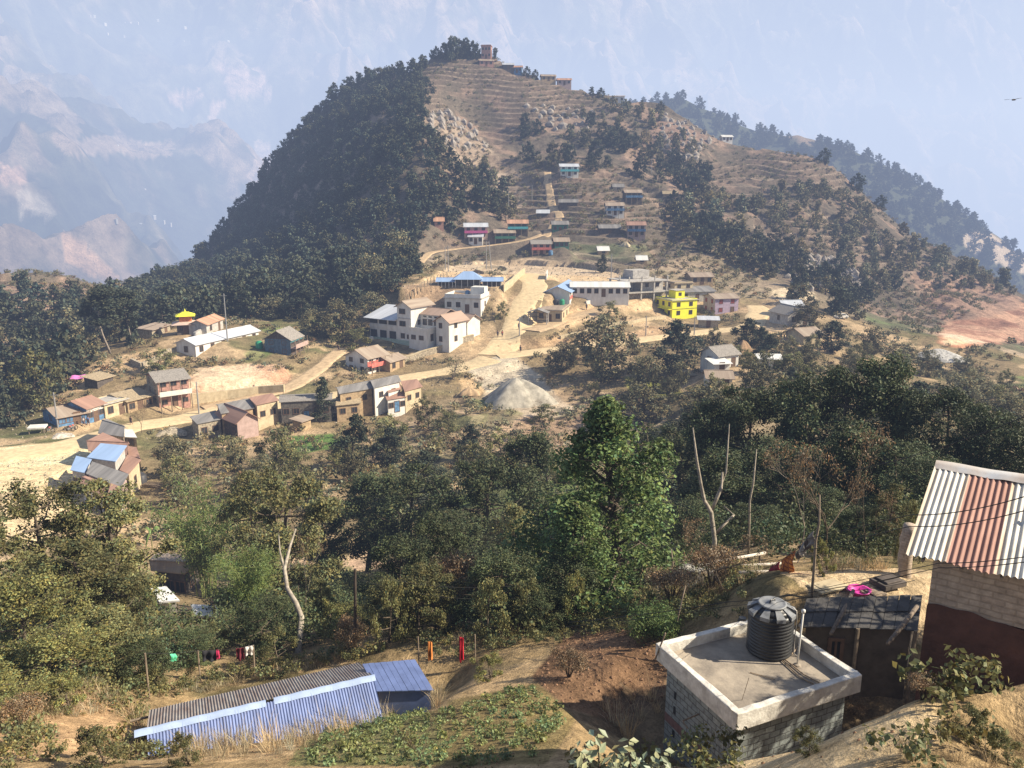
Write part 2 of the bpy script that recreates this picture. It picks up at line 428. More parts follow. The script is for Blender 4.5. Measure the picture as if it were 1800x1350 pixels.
RIS = np.zeros(ZG.shape, np.float32)
for pl, a, b, h, rp, wb in [(TERR_SUMMIT, 350, 500, 3.2, .38, 4.0), (TERR_RIGHT, 350, 480, 3.2, .38, 4.), (TERR_MID, 250, 420, 2.2, .3, 3.), (TERR_LOW, 90, 170, 1.2, .3, 1.5), (TERR_RS, 280, 440, 3.2, .3, 4.)]:
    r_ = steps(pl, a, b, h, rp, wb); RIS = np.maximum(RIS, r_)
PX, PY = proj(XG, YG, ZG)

# ---------------------------------------------------------------- ground colours (albedo) by zone
nz1 = fbm(XG / 40, YG / 40, 4, 31); nz2 = fbm(XG / 8, YG / 8, 4, 33); nz3 = fbm(XG / 2, YG / 2, 4, 35)
def mixc(a, b, t): return a * (1 - t[..., None]) + np.asarray(b) * t[..., None]
def sm(x, a, b): t = np.clip((x - a) / (b - a), 0, 1); return t * t * (3 - 2 * t)
COL = np.ones(ZG.shape + (3,)) * np.array([.17, .130, .075])
COL = mixc(COL, [.085, .088, .040], sm(nz1 + .5 * nz2, -.15, .35))
COL = mixc(COL, [.34, .25, .155], sm(nz2 - .5 * nz1, .05, .42) * .85); COL = mixc(COL, [.11, .15, .05], sm(nz1 - .6 * nz2, .30, .5) * .8)
# hill: pinkish brown scrub and bare soil
hm = sm(RG, 255, 290)
hc = np.ones(ZG.shape + (3,)) * np.array([.125, .100, .070])
hc = mixc(hc, [.25, .165, .115], sm(nz2 + .6 * nz1, .0, .5))
COL = COL * (1 - hm[..., None]) + hc * hm[..., None]
pxn = PX + 13 * nz2 + 8 * nz3; pyn = PY + 9 * fbm(XG / 9, YG / 9, 4, 41)
def zone(poly, rmin, rmax, c, st=1.0, noise=None, c2=None):
    global COL
    m = (inpoly(pxn, pyn, poly) & (RG > rmin) & (RG < rmax)).astype(np.float32)
    for _ in range(3):
        m = (m + np.roll(m, 1, 0) + np.roll(m, -1, 0)) / 3; m = (m + np.roll(m, 1, 1) + np.roll(m, -1, 1)) / 3
    m = np.clip(m * 1.6 - .3 + .25 * nz3, 0, 1) * st
    cc = np.ones(ZG.shape + (3,)) * np.array(c)
    if c2 is not None: cc = mixc(cc, c2, sm(nz2 + .4 * nz3, -.2, .35))
    COL = COL * (1 - m[..., None]) + cc * m[..., None]
TAN = (.40, .29, .175); DIRT = (.50, .39, .235); RED = (.36, .19, .115); GREEN = (.075, .125, .035); DRYG = (.25, .19, .10)
zone(PLAY, 190, 300, TAN, 1, c2=(.44, .335, .21))
zone([(700,532),(705,505),(775,490),(860,500),(860,515),(760,545)], 190, 235, (.24,.17,.11), 1)
zone(PLAZA, 90, 140, DIRT, 1, c2=(.56, .44, .28))
zone([(0,800),(130,800),(170,830),(140,900),(60,960),(0,950)], 60, 125, DIRT, .9)
zone([(930,575),(960,545),(1000,540),(1060,530),(1110,500),(1160,545),(1100,545),(1060,560),(980,580)], 190, 240, TAN, 1)
zone([(815,640),(870,628),(910,628),(950,665),(1010,715),(950,745),(870,715),(835,680)], 130, 180, (.38,.33,.25), 1, c2=(.30,.26,.20))
zone([(800,670),(835,665),(850,690),(820,700)], 135, 180, (.46,.33,.19))
zone([(830,700),(895,698),(905,715),(850,722)], 125, 165, GREEN); zone([(500,770),(590,760),(640,785),(520,800)], 100, 140, GREEN)
zone([(780,730),(860,728),(850,745),(790,750)], 115, 150, (.11,.13,.045))
zone([(920,735),(1050,725),(1000,800),(850,800),(850,765)], 95, 150, (.25,.165,.115), .85, c2=(.33,.23,.15))
zone([(340,640),(420,640),(500,645),(520,665),(500,690),(340,705),(325,680)], 140, 172, (.47,.36,.25), 1, c2=(.33,.20,.13))
zone([(160,640),(260,600),(330,600),(330,630),(240,640),(130,690),(100,700)], 140, 185, TAN, .8)
zone([(600,600),(640,605),(700,612),(700,622),(620,625),(590,618)], 170, 200, (.40,.30,.2), .8)
zone([(460,590),(500,585),(500,620),(430,640)], 155, 180, GREEN, .6)
zone([(860,600),(930,600),(1050,590),(1150,575),(1300,565),(1310,580),(1000,605),(900,620)], 175, 210, (.38,.26,.16), .8, c2=(.27,.18,.10))
zone([(1340,510),(1420,505),(1430,525),(1380,530)], 215, 290, DIRT); zone([(1320,540),(1380,560),(1480,600),(1380,610),(1320,580)], 180, 225, TAN, .9)
zone([(1100,660),(1200,668),(1200,700),(1110,700)], 130, 165, (.22,.24,.05), .8)
zone([(1180,640),(1215,645),(1215,665),(1180,662)], 130, 170, DIRT)
zone([(1655,572),(1720,550),(1790,515),(1900,515),(1900,610),(1740,602),(1690,614),(1650,605)], 180, 400, (.45,.245,.145), 1, c2=(.30,.135,.08))
zone([(1590,460),(1700,480),(1800,510),(1790,545),(1660,570),(1610,520)], 200, 420, (.33,.19,.125), .95, c2=(.20,.13,.09))
zone([(1660,560),(1700,575),(1740,600),(1660,608)], 190, 260, (.56,.40,.26), .9)
zone([(1610,610),(1690,612),(1690,628),(1640,632)], 180, 225, (.50,.49,.46), 1, c2=(.36,.35,.33))
zone([(1760,635),(1900,640),(1900,662),(1790,658)], 150, 200, (.10,.19,.05)); zone([(1730,665),(1900,668),(1900,690),(1800,685)], 140, 195, (.46,.35,.22))
zone([(740,200),(790,205),(850,250),(900,290),(930,330),(880,350),(830,300),(780,270)], 300, 440, (.33,.245,.17), .85, c2=(.24,.17,.115))
zone([(840,300),(930,320),(915,370),(880,350)], 300, 400, (.42,.32,.23), .9, c2=(.30,.22,.15))
zone([(760,300),(810,290),(830,350),(790,340)], 290, 360, (.26,.18,.12), .8)
zone([(1150,195),(1250,240),(1200,290),(1130,260)], 350, 480, (.27,.165,.12), .85, c2=(.19,.13,.10))
zone([(960,190),(1080,190),(1060,230),(980,235)], 350, 480, (.24,.165,.125), .8, c2=(.15,.12,.09))
zone([(1130,470),(1250,440),(1380,500),(1330,540),(1250,510)], 220, 330, (.27,.20,.125), .85, c2=(.19,.155,.085))
zone([(1000,425),(1140,425),(1150,460),(1010,460)], 240, 320, (.11,.13,.055), .9, c2=(.17,.15,.08))
zone([(1370,440),(1480,430),(1530,500),(1400,500)], 250, 350, (.23,.20,.175), .9, c2=(.10,.085,.07))
zone([(0,480),(110,490),(140,530),(40,560),(-200,560),(-200,480)], 200, 300, (.30,.19,.125), 1, c2=(.20,.14,.09))
# terrace colours: lips painted as if sunlit, risers as if shaded
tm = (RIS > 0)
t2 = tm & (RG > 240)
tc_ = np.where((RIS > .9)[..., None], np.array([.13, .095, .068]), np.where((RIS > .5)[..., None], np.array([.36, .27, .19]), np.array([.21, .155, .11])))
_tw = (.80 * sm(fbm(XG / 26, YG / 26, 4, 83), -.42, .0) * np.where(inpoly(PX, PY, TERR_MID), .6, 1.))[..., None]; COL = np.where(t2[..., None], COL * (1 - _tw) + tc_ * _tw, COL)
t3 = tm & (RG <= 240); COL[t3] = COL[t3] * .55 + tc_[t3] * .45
# near ground
nr = 1 - sm(RG, 27, 34)
ncol = np.ones(ZG.shape + (3,)) * np.array([.30, .215, .115]); ncol = mixc(ncol, [.16, .13, .065], sm(nz3 + nz2, -.1, .5)); ncol = mixc(ncol, [.46, .33, .19], sm(nz3 - nz2, .05, .5) * .8)
COL = COL * (1 - nr[..., None]) + ncol * nr[..., None]
zone([(1000,1110),(1120,1105),(1175,1160),(1170,1230),(1080,1270),(1000,1245),(930,1190)], 14, 30, (.15,.085,.05), .9, c2=(.24,.145,.09))
zone([(930,1190),(1010,1250),(1090,1270),(1100,1300),(1000,1260),(960,1230)], 13, 24, (.11,.075,.045), .8)
zone([(500,968),(680,965),(690,1035),(490,1040)], 50, 100, (.17,.18,.07), .95, c2=(.36,.26,.17)); zone([(620,985),(690,985),(690,1010),(620,1008)], 50, 100, (.42,.29,.20), .8)
zone([(560,1262),(790,1245),(850,1345),(500,1345)], 10, 24, (.13,.14,.055), .8, c2=(.22,.17,.09))
zone([(780,1230),(940,1200),(1010,1260),(960,1345),(780,1345)], 10, 24, (.20,.155,.07), .9)
zone([(-100,1240),(200,1220),(250,1260),(220,1310),(60,1330),(-100,1330)], 10, 30, (.44,.29,.16), .85)
zone([(1280,1335),(1400,1290),(1560,1248),(1650,1235),(1650,1300),(1500,1360),(1300,1420)], 6.5, 16, (.54,.41,.24), 1, c2=(.45,.33,.19))
zone([(1150,995),(1260,985),(1290,1020),(1200,1035),(1140,1025)], 22, 34, (.47,.44,.38), 1)
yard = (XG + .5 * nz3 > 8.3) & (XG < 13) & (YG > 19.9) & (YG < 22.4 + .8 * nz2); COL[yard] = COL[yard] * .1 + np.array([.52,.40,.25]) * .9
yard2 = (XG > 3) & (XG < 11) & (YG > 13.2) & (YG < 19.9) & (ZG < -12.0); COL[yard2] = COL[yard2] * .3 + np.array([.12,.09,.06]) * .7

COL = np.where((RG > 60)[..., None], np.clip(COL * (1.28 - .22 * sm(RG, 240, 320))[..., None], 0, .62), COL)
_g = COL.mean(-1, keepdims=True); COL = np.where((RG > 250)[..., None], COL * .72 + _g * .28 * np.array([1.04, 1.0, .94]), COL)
def ground_mat():
    m = bpy.data.materials.new('ground_soil_and_grass'); m.use_nodes = True; nt = m.node_tree; N = nt.nodes; L = nt.links
    b = N['Principled BSDF']; b.inputs['Roughness'].default_value = .95; b.inputs['Specular IOR Level'].default_value = .1
    at_ = N.new('ShaderNodeAttribute'); at_.attribute_name = 'tint'
    tc = N.new('ShaderNodeTexCoord'); out = at_.outputs[0]
    hs = []
    for sc, lo, hi in ((.55, .62, 1.40), (2.6, .60, 1.42), (14., .62, 1.36)):
        n = N.new('ShaderNodeTexNoise'); n.inputs['Scale'].default_value = sc; n.inputs['Detail'].default_value = 6; n.inputs['Roughness'].default_value = .7
        L.new(tc.outputs['Object'], n.inputs['Vector'])
        mr = N.new('ShaderNodeMapRange'); mr.inputs[1].default_value = .3; mr.inputs[2].default_value = .7; mr.inputs[3].default_value = lo; mr.inputs[4].default_value = hi
        L.new(n.outputs[0], mr.inputs[0])
        vm = N.new('ShaderNodeVectorMath'); vm.operation = 'SCALE'; L.new(out, vm.inputs[0]); L.new(mr.outputs[0], vm.inputs['Scale']); out = vm.outputs[0]; hs.append(n)
    L.new(out, b.inputs['Base Color'])
    bp = N.new('ShaderNodeBump'); bp.inputs['Strength'].default_value = .55; bp.inputs['Distance'].default_value = .5; L.new(hs[1].outputs[0], bp.inputs['Height'])
    b2 = N.new('ShaderNodeBump'); b2.inputs['Strength'].default_value = .5; b2.inputs['Distance'].default_value = .06; L.new(hs[2].outputs[0], b2.inputs['Height']); L.new(bp.outputs[0], b2.inputs['Normal'])
    L.new(b2.outputs[0], b.inputs['Normal'])
    return m
GM = ground_mat()
def gridfaces(nr_, na_):
    i = np.arange(nr_ - 1)[:, None] * na_ + np.arange(na_ - 1)[None]
    return np.stack([i, i + na_, i + na_ + 1, i + 1], -1).reshape(-1, 4)
V = np.stack([XG, YG, ZG], -1).reshape(-1, 3)
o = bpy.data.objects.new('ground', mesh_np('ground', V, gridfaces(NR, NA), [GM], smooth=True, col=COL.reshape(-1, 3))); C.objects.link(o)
if o.data.polygons[0].normal.z < 0: o.data.flip_normals()
struct(o)

# road sheets
RM = mat('dry_dirt_road', (.60, .475, .29), .95, .2, 1.2, .3, 8, .1)
RM2 = mat('worn_dirt_track', (.50, .375, .235), .95, .25, 1.0, .3, 8, .1)
for k, (nm, (Q, hw)) in enumerate(road_pts.items()):
    n = 9; vs = []
    lift = .12 + .02 * k
    Q = Q[::3]
    tng = np.gradient(Q[:, :2], axis=0); tng /= np.linalg.norm(tng, axis=1)[:, None] + 1e-9
    for i in range(len(Q)):
        nx, ny = -tng[i, 1], tng[i, 0]
        for j in range(n):
            a = (j / (n - 1) * 2 - 1) * hw * (1 + .14 * math.sin(i * .33 + (j > 4) * 2.1) + .07 * math.sin(i * .9 + j))
            x, y = Q[i, 0] + nx * a, Q[i, 1] + ny * a
            vs.append((x, y, float(H(x, y)) + (lift if 0 < j < n - 1 else -.25)))
    me = mesh_np(nm, vs, gridfaces(len(Q), n), [RM if k < 3 else RM2], smooth=True)
    o = bpy.data.objects.new(nm, me); C.objects.link(o); struct(o)
    if me.polygons[0].normal.z < 0: me.flip_normals()

# ---------------------------------------------------------------- far ridge on the other side of the hill
RSKY = [(900,260,1000),(1000,215,980),(1090,190,960),(1160,176,940),(1200,176,930),(1260,203,915),(1330,232,900),(1400,236,890),(1480,252,875),(1560,290,860),(1640,340,840),(1720,392,820),(1800,450,800),(1950,560,780),(2200,700,760)]
_rp = np.array([tuple(at(*p)) for p in RSKY]); ra = np.arctan2(_rp[:, 0], _rp[:, 1]); rr = np.hypot(_rp[:, 0], _rp[:, 1])
na2, nr2 = 360, 120
aa = np.linspace(ra[0], ra[-1], na2); r0 = np.interp(aa, ra, rr); z0 = np.interp(aa, ra, _rp[:, 2])
z0 = _gs(z0, 5)
tt = np.linspace(-1, .6, nr2)[:, None]
R2 = r0[None] + np.where(tt < 0, tt * 380, tt * 500); X2 = R2 * np.sin(aa)[None]; Y2 = R2 * np.cos(aa)[None]
Z2 = z0[None] - np.where(tt < 0, -tt * 210 + tt * tt * 40, tt * 420) + (ridged(X2 / 170, Y2 / 170, 5, 4) - .6) * 34 * np.clip(np.abs(tt) * 5, .25, 1) + fbm(X2 / 25, Y2 / 25, 3, 8) * 3
pj = proj(X2, Y2, Z2); nn = fbm(X2 / 60, Y2 / 60, 4, 12)
c2 = np.ones(X2.shape + (3,)) * np.array([.055, .065, .04]); c2 = mixc(c2, [.26, .19, .14], sm(nn, .22, .5)); 
c2 = mixc(c2, [.42, .35, .28], (inpoly(pj[0] + 20 * nn, pj[1] + 12 * nn, [(1690,400),(1740,410),(1800,450),(1800,480),(1700,440)])).astype(float))
me = mesh_np('hills', np.stack([X2, Y2, Z2], -1).reshape(-1, 3), gridfaces(nr2, na2), [GM], smooth=True, col=c2.reshape(-1, 3))
if me.polygons[0].normal.z < 0: me.flip_normals()
o = bpy.data.objects.new('hills', me); C.objects.link(o); struct(o)

# ---------------------------------------------------------------- great mountain wall across the valley
MP = [(-600,520,1100),(0,520,1150),(200,520,1250),(500,520,1500),(900,520,1900),(1400,560,2400),(1900,600,2600),(2500,620,2600),
      (-600,420,1350),(0,420,1380),(150,420,1500),(300,420,1850),(600,420,2300),(1000,400,2900),(1500,430,3500),(1900,460,3600),(2500,480,3500),
      (-600,250,1650),(0,250,1620),(130,250,1750),(260,280,2000),(350,250,2600),(600,260,3000),(1000,250,3700),(1500,300,4600),(1900,330,5000),(2500,330,5000),
      (-600,60,1900),(0,105,1800),(90,150,2050),(200,100,3000),(500,100,3500),(900,100,4400),(1400,150,5600),(1900,170,6200),(2500,170,6200),
      (-600,-80,2300),(0,-60,2700),(300,-80,3700),(700,-100,4400),(1200,-60,5800),(1900,-40,7400),(2500,-60,7400),
      (-600,-400,3500),(200,-400,4700),(900,-400,5800),(1500,-380,7200),(2500,-400,8600)]
mp = np.array([tuple(at(*p)) for p in MP]); ma = np.arctan2(mp[:, 0], mp[:, 1]); mr_ = np.hypot(mp[:, 0], mp[:, 1]); ms = mp[:, 2] / mr_; ml = np.log(mr_)
n_ = len(ma); K_ = np.hypot((ma[:, None] - ma[None]) * 1.6, ml[:, None] - ml[None]); P_ = np.stack([np.ones(n_), ma, ml], 1)
A_ = np.zeros((n_ + 3, n_ + 3)); A_[:n_, :n_] = K_ - np.eye(n_) * .02; A_[:n_, n_:] = P_; A_[n_:, :n_] = P_.T
w_ = np.linalg.solve(A_, np.concatenate([ms, np.zeros(3)]))
na3, nr3 = 620, 520
a3 = np.linspace(R(-50), R(50), na3); l3 = np.linspace(math.log(950), math.log(8500), nr3); A3, L3 = np.meshgrid(a3, l3)
S3 = np.empty(A3.size); fa, fl_ = A3.ravel(), L3.ravel()
for i in range(0, len(fa), 50000):
    S3[i:i+50000] = np.hypot((fa[i:i+50000, None] - ma[None]) * 1.6, fl_[i:i+50000, None] - ml[None]) @ w_[:n_] + w_[n_] + fa[i:i+50000] * w_[n_+1] + fl_[i:i+50000] * w_[n_+2]
S3 = S3.reshape(A3.shape); R3 = np.exp(L3); X3 = R3 * np.sin(A3); Y3 = R3 * np.cos(A3)
wx = X3 + 220 * fbm(X3 / 700, Y3 / 700, 3, 2); wy = Y3 + 220 * fbm(X3 / 700, Y3 / 700, 3, 6)
rg1 = ridged(wx / 620, wy / 900, 6, 14); rg2 = ridged(wx / 210, wy / 300, 5, 19)
Z3 = S3 * R3 + (rg1 - .62) * 560 * np.clip(R3 / 2600, .45, 1.3) + (rg2 - .6) * 190 + fbm(X3 / 60, Y3 / 60, 3, 18) * 12
p3 = proj(X3, Y3, Z3); n3 = fbm(X3 / 160, Y3 / 160, 5, 22); n4 = fbm(X3 / 45, Y3 / 45, 4, 23)
gx = np.gradient(Z3, axis=0) / np.gradient(R3, axis=0)
c3 = np.ones(X3.shape + (3,)) * np.array([.040, .048, .034])
c3 = mixc(c3, [.105, .105, .072], sm(rg2 + .25 * n4, .58, .85)); c3 = mixc(c3, [.235, .185, .15], sm(.6 * rg1 + .5 * rg2 + .22 * n4 + .15 * n3, .70, .92))
def z3(poly, c, st=1.0, j=14):
    global c3
    m = inpoly(p3[0] + j * n4 * 1.2, p3[1] + j * n4, poly).astype(float) * st; c3 = c3 * (1 - m[..., None]) + np.array(c) * m[..., None]
z3([(108,408),(140,420),(175,455),(212,488),(170,490),(118,462)], (.46,.31,.22), 1, 5)
z3([(40,345),(80,350),(112,380),(95,392),(60,378),(40,392)], (.40,.37,.33), .55, 26)
z3([(0,100),(70,140),(150,215),(120,240),(60,200),(0,190)], (.33,.26,.215), .6, 24)
z3([(0,290),(50,300),(50,330),(0,325)], (.46,.31,.25), .8)
z3([(390,120),(470,125),(470,170),(400,165)], (.46,.33,.30), .8, 20); z3([(300,170),(350,150),(330,190),(300,185)], (.46,.33,.30), .7, 20)
z3([(365,180),(400,180),(390,215),(365,215)], (.46,.33,.30), .7, 20); z3([(100,240),(250,240),(320,250),(265,285),(100,262)], (.38,.29,.24), .6, 22)
z3([(450,250),(480,255),(470,330),(440,330)], (.46,.36,.32), .7, 16)
me = mesh_np('mountains', np.stack([X3, Y3, Z3], -1).reshape(-1, 3), gridfaces(nr3, na3), [], smooth=True, col=c3.reshape(-1, 3))
mm = bpy.data.materials.new('mountain_rock_and_scrub'); mm.use_nodes = True; nt = mm.node_tree; b = nt.nodes['Principled BSDF']; b.inputs['Roughness'].default_value = 1; b.inputs['Specular IOR Level'].default_value = 0
at_ = nt.nodes.new('ShaderNodeAttribute'); at_.attribute_name = 'tint'; tcn = nt.nodes.new('ShaderNodeTexCoord'); nzn = nt.nodes.new('ShaderNodeTexNoise'); nzn.inputs['Scale'].default_value = .016; nzn.inputs['Detail'].default_value = 11; nzn.inputs['Roughness'].default_value = .75
mrn = nt.nodes.new('ShaderNodeMapRange'); mrn.inputs[1].default_value = .35; mrn.inputs[2].default_value = .65; mrn.inputs[3].default_value = .35; mrn.inputs[4].default_value = 1.7
vmn = nt.nodes.new('ShaderNodeVectorMath'); vmn.operation = 'SCALE'
nt.links.new(tcn.outputs['Object'], nzn.inputs['Vector']); nt.links.new(nzn.outputs[0], mrn.inputs[0]); nt.links.new(at_.outputs[0], vmn.inputs[0]); nt.links.new(mrn.outputs[0], vmn.inputs['Scale']); nt.links.new(vmn.outputs[0], b.inputs['Base Color'])
bpn = nt.nodes.new('ShaderNodeBump'); bpn.inputs['Distance'].default_value = 45; bpn.inputs['Strength'].default_value = .8; nt.links.new(nzn.outputs[0], bpn.inputs['Height']); nt.links.new(bpn.outputs[0], b.inputs['Normal'])
me.materials.append(mm)
if me.polygons[0].normal.z < 0: me.flip_normals()
o = bpy.data.objects.new('mountains', me); C.objects.link(o); struct(o)
def mount_at(px, py):
    u, y, z = ray(px, py); az = math.atan2(u, y); s0 = z / math.hypot(u, y)
    i = int(np.clip((az - a3[0]) / (a3[-1] - a3[0]) * (na3 - 1), 0, na3 - 1)); col = Z3[:, i] / np.exp(l3); ok = np.where(col >= s0)[0]
    j = ok[0] if len(ok) else nr3 - 1; r = math.exp(l3[j]); return Vector((r * math.sin(az), r * math.cos(az), Z3[j, i]))
# ---------------------------------------------------------------- vegetation
BARK = mat('bark_brown', (.13, .105, .08), .95, .45, 6, .5, 30, .1)
BARKP = mat('bark_pale', (.33, .29, .235), .9, .35, 5, .4, 30, .1)
L_OLIVE = leafmat('leaves_olive', (.180, .185, .082), .28, .6, .2, .4)
L_BRIGHT = leafmat('leaves_bright_green', (.125, .185, .065), .3, .55, .25, .15)
L_DARK = leafmat('leaves_dark_green', (.082, .105, .048), .22, .58, .25)
L_PINE = leafmat('needles_dark', (.065, .080, .048), .12, .6, .25)
L_YEL = leafmat('leaves_yellow_green', (.23, .235, .09), .32, .6, .2)
L_DRY = leafmat('leaves_dry_brown', (.22, .155, .09), .2)
L_HILL = leafmat('foliage_hill', (.064, .078, .054), .12, .75, .1, .18)
L_HILLG = leafmat('foliage_grey_green', (.155, .150, .085), .14, .7, .2, .4)
STRAW = leafmat('dry_grass_straw', (.47, .39, .25), .3, .7, .2, .2)

def leaf_quads(cen, nrm, size, asp=.55, rng=RNG, jit=.25):
    """diamond leaves: centre, facing normal, size -> verts (4n,3)"""
    n = len(cen); nrm = nrm / (np.linalg.norm(nrm, axis=1)[:, None] + 1e-9)
    t = rng.normal(size=(n, 3)); t[:, 2] -= .5; a = np.cross(nrm, t); a /= np.linalg.norm(a, axis=1)[:, None] + 1e-9; b = np.cross(nrm, a)
    s = (size * (1 + jit * rng.normal(size=n)))[:, None]
    v = np.stack([cen + b * s * .5, cen + a * s * .5 * asp + nrm * s * .08, cen - b * s * .5, cen - a * s * .5 * asp + nrm * s * .08], 1)
    return v.reshape(-1, 3)

def tints(n, rng=RNG, lo=.65, hi=1.35, warm=.12):
    g = rng.uniform(lo, hi, n); w_ = rng.normal(0, warm, n)
    return np.stack([g * (1 + w_), g, g * (1 - w_)], 1)

def clump_leaves(cen, rad, n, size, rng, flat=.75, asp=.55, out=.9):
    d = rng.normal(size=(n, 3)); d /= np.linalg.norm(d, axis=1)[:, None]
    rr_ = rng.uniform(0, 1, n) ** .45
    p = d * rr_[:, None] * np.array([rad, rad, rad * flat]) + np.array(cen)
    p += .12 * rad * rng.normal(size=(n, 3))
    nm = d * out + rng.normal(size=(n, 3)) * .6 + np.array([0, 0, .35])
    return leaf_quads(p, nm, np.full(n, size), asp, rng), rr_

def gen_tree(seed, H_=9., W=6., base=.2, clumps=26, per=420, leaf=.16, style='broad', flat=.75, asp=.55, crad=.15, twigs=True, droop=0, trunkr=.022, sides=7):
    """returns (trunk MB, leaf verts, tint)"""
    rng = np.random.default_rng(seed); mb = MB(); LV = []; T = []
    lean = rng.normal(0, .05, 2)
    def tp(t): return np.array([lean[0] * H_ * t + .035 * H_ * math.sin(3.1 * t + seed), lean[1] * H_ * t + .03 * H_ * math.sin(4.2 * t + seed * 2), H_ * t])
    top = .82 if style != 'cone' else .97
    mb.tube([tp(t) - (np.array([0, 0, .6]) if t == 0 else 0) for t in np.linspace(0, top, 9)], [H_ * trunkr * (1 - .85 * t) + .01 for t in np.linspace(0, 1, 9)], sides)
    cs = []
    for k in range(clumps):
        f = (k + .5) / clumps
        if style == 'cone':
            ang_ = k * 2.4; z = base + (1 - base) * (f ** 1.05); rad = W / 2 * (1 - ((z - base) / (1 - base)) ** 1.25) ** .9 * (1 if z > base + .06 else .75) * (1 + .45 * math.sin(9 * z + seed) * math.sin(ang_ + 4 * z) + .2 * math.sin(k * 1.3))
            ang = k * 2.4 + rng.normal(0, .3); rr_ = rad * rng.uniform(.45, .95); cr = H_ * crad * (.45 + .75 * (1 - z)); zz = z
        elif style == 'columnar':
            zz = base + (1 - base) * f; rr_ = W / 2 * rng.uniform(.1, .8) * (1 - .3 * abs(f - .4)); ang = k * 2.4; cr = H_ * crad
        elif style == 'tall':
            zz = base + (1 - base) * f; rr_ = W / 2 * rng.uniform(.25, 1.0) * math.sin(math.pi * (.2 + .72 * f)) ; ang = k * 2.4 + rng.normal(0, .5); cr = H_ * crad * rng.uniform(.7, 1.2)
        else:
            th = math.acos(1 - 2 * ((k + .5) / clumps) * .92); ang = k * 2.4 + rng.normal(0, .35)
            rr_ = W / 2 * math.sin(th) * rng.uniform(.6, 1.02); cc = base + (1 - base) * .45
            zz = cc + (1 - base) * .52 * math.cos(th) * rng.uniform(.8, 1.05) ; cr = H_ * crad * rng.uniform(.7, 1.35)
            if rng.uniform() < .3: rr_ *= .45
        c = tp(min(zz, .95)) * np.array([1, 1, 0]) + np.array([rr_ * math.cos(ang), rr_ * math.sin(ang), min(zz, 1.02) * H_ - cr * .5])
        cs.append((c, cr))
        t0 = max(.08, min(zz - .12 - .25 * rr_ / H_ * rng.uniform(.4, 1), top - .05)); s = tp(t0)
        mid = s * .5 + c * .5 + np.array([0, 0, (-.04 if not droop else .05) * H_]) + rng.normal(0, .015 * H_, 3)
        r0_ = H_ * trunkr * (.42 - .2 * t0) + .008
        mb.tube([s, mid, c], [r0_, r0_ * .6, r0_ * .2], 5, cap=False)
        if twigs:
            for q in range(3):
                e = c + rng.normal(0, cr * .55, 3); mb.tube([mid * .4 + c * .6, e], [r0_ * .35, .006], 4, cap=False)
        nl = int(per * rng.uniform(.7, 1.25))
        if nl < 1: continue
        # sub-tufts make the clump outline uneven
        nt = 5; base_t = rng.uniform(.72, 1.25)
        for q in range(nt):
            d = rng.normal(size=3); d /= np.linalg.norm(d); cc_ = c + d * cr * .55 * np.array([1, 1, .8])
            v, rad_ = clump_leaves(cc_, cr * rng.uniform(.45, .75), nl // nt, leaf, rng, flat, asp)
            if droop: v[:, 2] -= droop * np.abs(np.repeat(rad_, 4)) * cr
            LV.append(v); tt_ = tints(nl // nt, rng); tt_ *= base_t * (.28 + .82 * rad_[:, None]); T.append(np.repeat(tt_, 4, 0))  # inner leaves tinted darker, crown shade put into the colour
    if LV: return mb, np.concatenate(LV), np.concatenate(T)
    return mb, np.zeros((0, 3)), np.zeros((0, 3))

def gen_bare(seed, H_=6., spread=.5, depth=4, leafn=0, r0_=.05):
    rng = np.random.default_rng(seed); mb = MB(); tips = []
    def rec(p, d, L_, r, k):
        q = p; pts = [p]
        for i in range(3):
            d = d + rng.normal(0, .16, 3); d[2] += .05; d /= np.linalg.norm(d); q = q + d * L_ / 3; pts.append(q)
        mb.tube(pts, [r, r * .9, r * .78, r * .65], 6 if k < 2 else 4, cap=False)
        if k >= depth: tips.append(q); return
        for i in range(2 + (rng.uniform() < .55)):
            a = d + rng.normal(0, spread, 3); a[2] = abs(a[2]) * .8 + .15; a /= np.linalg.norm(a)
            rec(q if i < 2 else pts[2], a, L_ * rng.uniform(.6, .85), r * .62, k + 1)
    rec(np.array([0, 0, -.4]), np.array([rng.normal(0, .15), rng.normal(0, .15), 1.]), H_ * .36, r0_, 0)
    LV = np.zeros((0, 3)); T = np.zeros((0, 3))
    if leafn and tips:
        tp_ = np.array(tips)[rng.integers(0, len(tips), leafn)] + rng.normal(0, .12 * H_ / 6, (leafn, 3))
        LV = leaf_quads(tp_, rng.normal(size=(leafn, 3)), np.full(leafn, .11), .5, rng); T = np.repeat(tints(leafn, rng), 4, 0)
    return mb, LV, T

def gen_bush(seed, W=2., H_=1.4, n=1500, leaf=.09, asp=.5, stems=7):
    rng = np.random.default_rng(seed); mb = MB(); LV = []; T = []
    for k in range(stems):
        a = 2.4 * k; e = np.array([math.cos(a) * W * .34 * rng.uniform(.4, 1.1), math.sin(a) * W * .34 * rng.uniform(.4, 1.1), H_ * rng.uniform(.5, .85)])
        mb.tube([(0, 0, -.3), e * np.array([.4, .4, .5]), e], [.035 * W / 2, .022 * W / 2, .008], 4, cap=False)
        nn_ = n // stems; cr = W * rng.uniform(.17, .27)
        v, rad_ = clump_leaves(e, cr, nn_, leaf, rng, .8, asp); LV.append(v); t = tints(nn_, rng) * rng.uniform(.75, 1.2) * (.55 + .55 * rad_[:, None]); T.append(np.repeat(t, 4, 0))  # tint darkens inward, shade inside the bush painted in
    return mb, np.concatenate(LV), np.concatenate(T)

